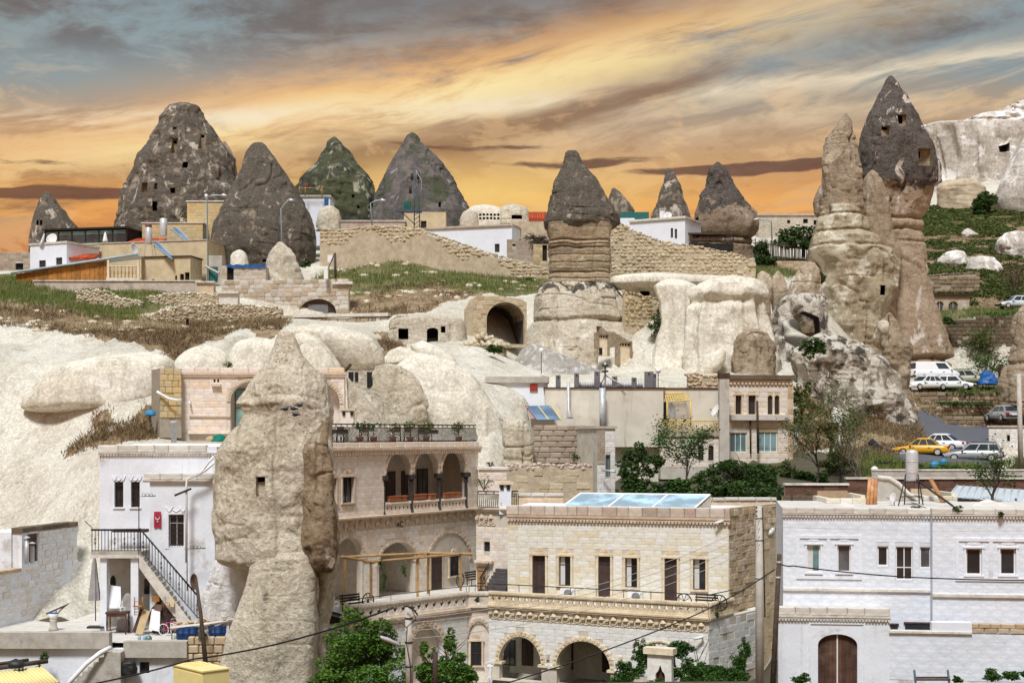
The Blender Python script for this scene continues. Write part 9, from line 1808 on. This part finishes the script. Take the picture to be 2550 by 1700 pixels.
 for k,x in enumerate((885,1110)):
  p=f.pt(f.U(x,1080),zt,-1.4);T=thing('terrace_table',['dark cloth-covered table at the left on the roof terrace','dark cloth-covered table at the right on the roof terrace'][k],'table',p);mb=MB();mb.box(p+Vector((0,0,.72)),(.55,.4,.03),f.ax());mb.build('tabletop',MAT['wood_dark'],T)
  mb=MB();mb.box(p+Vector((0,0,.6)),(.57,.42,.1),f.ax());mb.build('tablecloth',MAT['plastic_black'],T)
  for a in(-.4,.4):mb=MB();mb.tube([p+f.u*a,p+f.u*a+Vector((0,0,.6))],.03,5);mb.build('leg',MAT['wood_dark'],T)
 T=thing('chimney','white chimney with twin slots on the roof terrace beside the great rock','chimney',P(868,1062,90));mb=MB();mb.box(P(866,1044,90),(.4,.35,.55));mb.build('stack',MAT['ashlar_pink'],T);mb=MB();mb.box(P(866,1020,90),(.5,.42,.06));mb.build('cap',MAT['trim_stone'],T)
 for x in(856,876):mb=MB();mb.box(P(x,1029,89.6),(.09,.04,.12));mb.build('vent_slot',MAT['interior'],T)
 for k,(x0,x1,yb)in enumerate(((970,999,1247),(1001,1014,1246),(1032,1062,1242),(1072,1086,1241),(1106,1135,1238),(1136,1147,1237))):
  a,b=f.U(x0,1240),f.U(x1,1240);z=f.Z((x0+x1)/2,yb);mb=MB();f.box(mb,a,b,z,z+.26,-.22,.02);f.box(mb,a-.03,b+.03,z+.26,z+.32,-.25,.05);tag(mb.build('flower_box',MAT['terracotta']),['long terracotta box in the left loggia arch','short terracotta pot in the left loggia arch','long terracotta box in the middle loggia arch','short terracotta pot in the middle loggia arch','long terracotta box in the right loggia arch','short terracotta pot in the right loggia arch'][k],'flower pot','terracotta pots on the loggia')
 def bench(label,p,u,L,mat='wood_dark'):
  T=thing('bench',label,'bench',p);n=Vector((u.y,-u.x,0))
  for k in range(3):mb=MB();mb.box(p+n*(.12*k-.1)+Vector((0,0,.42)),(L/2,.05,.025),(u,n,Vector((0,0,1))));mb.build('seat_slat',MAT[mat],T)
  for k in range(3):mb=MB();mb.box(p-n*(.2+.03*k)+Vector((0,0,.56+.15*k)),(L/2,.02,.05),(u,n,Vector((0,0,1))));mb.build('back_slat',MAT[mat],T)
  for a in(-L*.42,L*.42):
   for b in(-.15,.2):mb=MB();mb.tube([p+u*a+n*b,p+u*a+n*b+Vector((0,0,.42 if b>0 else.95))],.03,5);mb.build('leg',MAT[mat],T)
 bench('dark slatted bench at the left end of the pergola terrace',TF.pt(1.2,HZ_FL,-1.0),TF.u,1.5);bench('dark slatted bench by the blind arch under the pergola',HL.pt(HUE-1.6,HZ_FL,.8),HL.u,1.6);bench('dark slatted bench at the right end of the hotel balcony',HB.pt(HB.len-.5,HRF,-.9),HB.u,1.3)
 for k,(p,u,lab)in enumerate(((TF.pt(2.3,HZ_FL,-.9),TF.u,'iron cart wheel beside the left terrace bench'),(HL.pt(HUE-3.0,HZ_FL,.6),HL.u,'iron cart wheel before the dark terrace door'),(HB.pt(HB.len-1.7,HRF,-.8),HB.u,'big iron cart wheel left of the balcony bench'),(HB.pt(HB.len+.3,HRF,-1.0),HB.u,'iron cart wheel right of the balcony bench'))):
  T=thing('cart_wheel',lab,'wheel',p);c=p+Vector((0,0,.46));mb=MB();mb.tube([c+u*(.44*math.cos(t))+Vector((0,0,.44*math.sin(t)))for t in[2*math.pi*i/22 for i in range(23)]],.035,6);mb.build('rim',MAT['iron'],T)
  for i in range(5):mb=MB();t=math.pi*i/5;v=u*(.43*math.cos(t))+Vector((0,0,.43*math.sin(t)));mb.tube([c-v,c+v],.02,5);mb.build('spoke',MAT['iron'],T)
 for k,(ff,x,y,lab)in enumerate(((HR,1416,1475,'white air conditioner below the first balcony window'),(HR,1584,1483,'white air conditioner below the second balcony window'))):
  u,z=ff.uv(x,y);T=thing('air_conditioner',lab,'air conditioner',ff.pt(u,z-.3,.2),'air conditioners on the hotel');mb=MB();ff.box(mb,u-.42,u+.42,z-.3,z+.28,.05,.4);mb.build('case',MAT['pvc'],T);mb=MB();mb.lathe(ff.pt(u+.06,z,.4),[(.02,0),(.23,0),(.25,.015),(.24,.03),(.02,.02)],18,(ff.u,Vector((0,0,1)),ff.n));mb.build('fan_grille',MAT['dark_metal'],T)
  mb=MB();[ff.box(mb,u+.34,u+.39,z-.24+.1*q,z-.19+.1*q,.4,.41)for q in range(5)];mb.build('side_vent',MAT['dark_metal'],T)['kind']='stuff'
 e=Fac(HR.pt(HR.len,0,0),P(1958,1300,90));u,z=e.uv(1866,1526);T=thing('air_conditioner','white air conditioner on a bracket on the rough end wall','air conditioner',e.pt(u,z-.3,.3),'air conditioners on the hotel');mb=MB();e.box(mb,u-.6,u+.5,z-.32,z+.32,.1,.5);mb.build('case',MAT['pvc'],T);mb=MB();mb.lathe(e.pt(u+.15,z,.5),[(.02,0),(.25,0),(.27,.015),(.02,.02)],18,(e.u,Vector((0,0,1)),e.n));mb.build('fan_grille',MAT['dark_metal'],T);mb=MB();e.box(mb,u-.6,u+.5,z-.4,z-.34,0,.5);mb.build('bracket',MAT['iron'],T)
 p=P(1220,1712,78.5);T=thing('statue','small white stone female statue left of the great arches','statue',p);lathe_obj('pedestal',p+Vector((0,0,-.4)),[(.22,0),(.22,.3),(.16,.36),(.2,.45)],'trim_stone',T,12)
 me=bpy.data.meshes.new('figure');b0=p+Vector((0,0,.1));J=[(0,0,.62),(.03,0,.9),(.0,0,1.12),(.0,0,1.2),(.01,0,1.34),(-.07,0,.32),(-.06,.02,.0),(.08,-.02,.32),(.05,.0,.0),(-.16,0,1.06),(-.22,-.04,1.24),(-.04,-.04,1.36),(.15,0,1.06),(.22,-.03,1.22),(.06,-.04,1.36)];rad=[.11,.09,.085,.04,.075,.08,.05,.08,.05,.045,.035,.03,.045,.035,.03]
 me.from_pydata([tuple(b0+Vector(j))for j in J],[(0,1),(1,2),(2,3),(3,4),(0,5),(5,6),(0,7),(7,8),(2,9),(9,10),(10,11),(2,12),(12,13),(13,14)],[]);o=link('figure',me,MAT['flag_white'],T);md=o.modifiers.new('s','SKIN');
 for i,v in enumerate(me.skin_vertices[0].data if me.skin_vertices else[]):v.radius=(rad[i],rad[i]);v.use_root=i==0
 o.modifiers.new('u','SUBSURF').render_levels=2
 for k,(x,y,hd)in enumerate(((708,1018,1),(733,1017,-1),(744,1009,1),(738,1032,-1))):
  d=71.2+.2*k;c=P(x,y,d);T=thing('pigeon',['dark pigeon alone on the left of the rock ledge','dark pigeon in the middle of the rock ledge','dark pigeon highest on the right of the rock ledge','dark pigeon lowest, just under the rock ledge'][k],'pigeon',c,'pigeons on the rock ledge');ax=(Vector((0,1,0)),Vector((0,0,1)),Vector((hd,0,0)))
  mb=MB();mb.lathe(c-Vector((hd*.2,0,0)),[(.01,0),(.05,.04),(.04,.1),(.085,.16),(.10,.25),(.08,.34),(.05,.38),(.01,.4)],10,ax);mb.build('body',MAT['bird_dark'],T);mb=MB();h=c+Vector((hd*.17,0,.12));mb.lathe(h-Vector((hd*.05,0,0)),[(.01,0),(.045,.03),(.05,.06),(.03,.1),(.012,.12),(.004,.15)],8,ax);mb.build('head',MAT['bird_grey'],T)
 for(ff,x,y,lab)in((HB,1746,1588,'white security camera at the right end of the arcade'),(HR,1796,1300,'small white security camera under the hotel cornice')):u,z=ff.uv(x,y,.3);mb=MB();mb.tube([ff.pt(u,z+.1,0),ff.pt(u,z+.05,.25)],.03,5);mb.tube([ff.pt(u+.1,z+.08,.2),ff.pt(u-.35,z-.05,.45)],.075,8);tag(mb.build('security_camera',MAT['pvc']),lab,'camera')
plants()
def shrubs():
 def bush(label,px,py,d,rx,ry,mat,n=700,leaf=.14,grp=None,name='shrub'):
  s=px*7+py;T=thing(name,label,'shrub',P(px,py+ry,d),grp);pts=crown_points([B(px,py,d,rx,ry),B(px-rx*.5,py+ry*.3,d,rx*.6,ry*.6),B(px+rx*.5,py+ry*.3,d,rx*.6,ry*.6)],n,np.random.RandomState(int(s)%9999),.1);leaf_mesh('foliage',pts,leaf,mat,T,int(s)%997);mb=MB();rs=random.Random(int(s));[mb.tube([P(px,py+ry,d),P(px+rs.uniform(-rx,rx)*.6,py-ry*.4,d)],.03,4)for _ in range(5)];mb.build('stem',MAT['twig'],T)
 g1='shrubs along the foot of the white wall'
 for x,y,rx,lab in((2470,1680,24,'round green shrub at the white wall foot, largest'),(2520,1680,20,'green shrub at the white wall foot, near the right edge'),(2384,1690,12,'small green shrub right of the bench frame'),(1996,1690,22,'green shrub left of the arched timber gate'),(2556,1676,16,'green shrub cut off by the right picture edge')):bush(lab,x,y,68,rx,rx*.7,'leaf_ivy',1000,.12,g1)
 g2='tufts growing on the roof edges'
 for x,y,d,r,lab in((2103,1278,72,8,'dark tuft on the white house cornice, leftmost'),(2282,1268,72,15,'green tuft below the steel tank stand'),(2382,1268,70.5,16,'green tuft at the end of the black slide bars'),(2490,1277,70,9,'small tuft on the right cornice'),(1430,1137,102,16,'dark bush on the ruined block wall'),(1221,1155,100,12,'spiky dark plant at the left end of the mud wall'),(1780,1528,80,14,'plant hanging at the balcony corner'),(1862,1322,85,10,'dark tuft on the rough end wall'),(1915,1278,88,8,'dark tuft near the top of the rough end wall'),(568,907,99,14,'dry grass tuft on the arched facade top'),(1205,1200,95,26,'dry shrub behind the iron railing by the white chimney'),(2005,1240,90,22,'dark green bush beside the rusty roof post'),(505,1580,74.6,12,'dark weed under the great rock by the barrels')):bush(lab,x,y,d,r,r*.8,'leaf_olive' if 'dry' in lab else 'leaf_dark',380,.12,g2)
 g3='bushes on the ridge slope'
 for x,y,d,rx,ry,m,lab in((762,655,148,14,10,'leaf_dark','round dark bush at the great rubble wall foot'),(1640,800,135,28,40,'leaf_dark','dark green bush in the cleft beside the rubble wall'),(1230,868,123,20,14,'leaf_dark','dark shrub on the right end of the curved retaining wall'),(1310,700,150,26,14,'leaf_ivy','green thicket at the lower end of the great rubble wall'),(880,1325,61,1,1,'leaf_ivy','')):
  if lab:bush(lab,x,y,d,rx,ry,m,900,.3,g3)
 for x,y,d,rx,ry,m,lab in((2470,900,154,60,34,'leaf_dark','dark ivy mass low on the big dark terrace wall'),(2440,850,156.5,44,40,'leaf_olive','olive creeper on the big dark terrace wall'),(2360,800,155.8,24,10,'leaf_dark','dark hanging growth at the left top of the dark terrace wall'),(2470,785,160,90,10,'leaf_ivy','clipped green hedge on top of the dark terrace wall'),(2400,1170,104,90,14,'leaf_ivy','green bank plants below the silver estate car'),(2240,1160,108,60,14,'leaf_dark','dark undergrowth below the yellow taxi'),(2310,1185,100,34,14,'grass_dry','dry straw-coloured clump behind the steel tank'),(2500,1195,96,50,18,'leaf_dark','leafy weeds near the right utility pole'),(2020,1190,104,46,22,'leaf_ivy','green shrubs below the budding bare trees'),(1690,1222,99,46,26,'leaf_ivy','green shrubs between the two dark leafy trees'),(1965,1180,105,40,34,'leaf_olive','olive shrubs right of the widest leafy tree'),(2085,1150,107,44,24,'leaf_olive','loose olive shrubs under the mottled rock'),(1560,1235,97,30,18,'leaf_ivy','low green shrubs by the narrow house end'),(2150,1200,100,40,18,'leaf_yellow','light green shrubs beside the pale crooked tree'),(2000,1010,117.5,30,60,'leaf_olive','brown-green scrub on the slope right of the tan stone house'),(2025,860,121,30,30,'leaf_dark','dark growth in the hollow under the spires'),(2040,690,141,16,20,'leaf_olive','scrub at the neck of the tan lobe'),(2400,1005,133,70,6,'leaf_dark','trailing plants on the middle stone terrace'),(2420,978,137,90,5,'leaf_ivy','trailing plants on the top stone terrace')):bush(lab,x,y,d,rx,ry,m,1500,.3,'bushes on the right bank')
 T=thing('vine','climbing vine on the white terrace wall at the far left','vine',P(105,1655,74));leaf_mesh('foliage',crown_points([B(110,1636,74,18,16,6),B(95,1656,74,12,16,6),B(70,1690,73,20,12,8)],900,np.random.RandomState(77),.1),.13,'leaf_ivy',T,77);mb=MB();mb.tube([P(100,1700,74.2),P(96,1660,74.2),P(112,1625,74.2)],.03,5);mb.build('stem',MAT['bark'],T)
 T=thing('hanging_vine','vine trailing from the pergola beam','vine',P(955,1470,82));leaf_mesh('foliage',crown_points([B(948,1405,82,9,12,5),B(958,1435,82,9,18,5),B(956,1462,82,6,12,5),B(1006,1420,86,7,26,5)],700,np.random.RandomState(78),.1),.11,'leaf_ivy',T,78);mb=MB();mb.tube([P(945,1398,82),P(960,1440,82),P(955,1475,82)],.02,4);mb.build('stem',MAT['bark'],T)
shrubs()
# ---- grass and scrub on the slope
def scatter(polys,n,seed,dlo,dhi):
 rs=np.random.RandomState(seed);me=GROUND_ME;V=np.empty(len(me.vertices)*3,np.float32);me.vertices.foreach_get('co',V);V=V.reshape(-1,3);d=V[:,1];ok=(d>dlo)&(d<dhi);V=V[ok];px=CX+V[:,0]*F/V[:,1];py=HY-V[:,2]*F/V[:,1];m=np.zeros(len(V),bool)
 for p in polys:m|=in_poly(px,py,p)
 m&=(px>-80)&(px<2630);m&=fbm(V[:,0]/3,V[:,1]/3,V[:,2]/3,3,seed)>-.12;V=V[m]
 if not len(V):return V
 v=V[rs.randint(0,len(V),n)];q=v+rs.normal(size=(n,3))*np.array([.25,.3,0]);gz=lambda a:np.array([ground_z(x,y)for x,y,z in a]);q[:,2]+=gz(q)-gz(v)-.05;return q
def meadow():
 tag(blades('grass',scatter(GRASS,60000,1,96,262),.42,.035,'grass_green'),'green spring grass on the slopes','grass',None,'stuff');tag(blades('dry_grass',scatter(GRASS+BROWN,26000,2,96,262),.40,.035,'grass_dry',seed=3),'straw-coloured dry grass mixed into the slopes','grass',None,'stuff');tag(blades('scrub',scatter(BROWN,46000,4,90,262),.34,.045,'grass_brown',seed=5,lean=1.0),'brown dry scrub below the grass slopes','scrub',None,'stuff')
 pts=scatter([GRASS[3]]+[BROWN[-1]],42000,7,165,262);tag(leaf_mesh('undergrowth',pts+np.array([0,0,.3]),.5,'leaf_olive',None,9),'dark low undergrowth on the right hillside','undergrowth',None,'stuff')
 pts=scatter(GRASS[1:2]+BROWN[:2],150,12,120,160);V=[];Fq=[]
 me=stone_mesh(MAT['fieldstone_pale'],1);mv=np.array([list(v.co)for v in me.vertices]);mf=np.array([list(p.vertices)for p in me.polygons])
 rs=np.random.RandomState(4)
 for k,p in enumerate(pts):V.append(mv*rs.uniform(.25,.8,3)*np.array([1.3,1,.8])+p);Fq.append(mf+k*len(mv))
 tag(link('loose_stones',mesh_np('loose_stones',np.concatenate(V),faces_tri=np.concatenate(Fq),smooth=False),MAT['fieldstone_pale']),'loose pale stones strewn over the grass slope','stones',None,'stuff')
meadow()
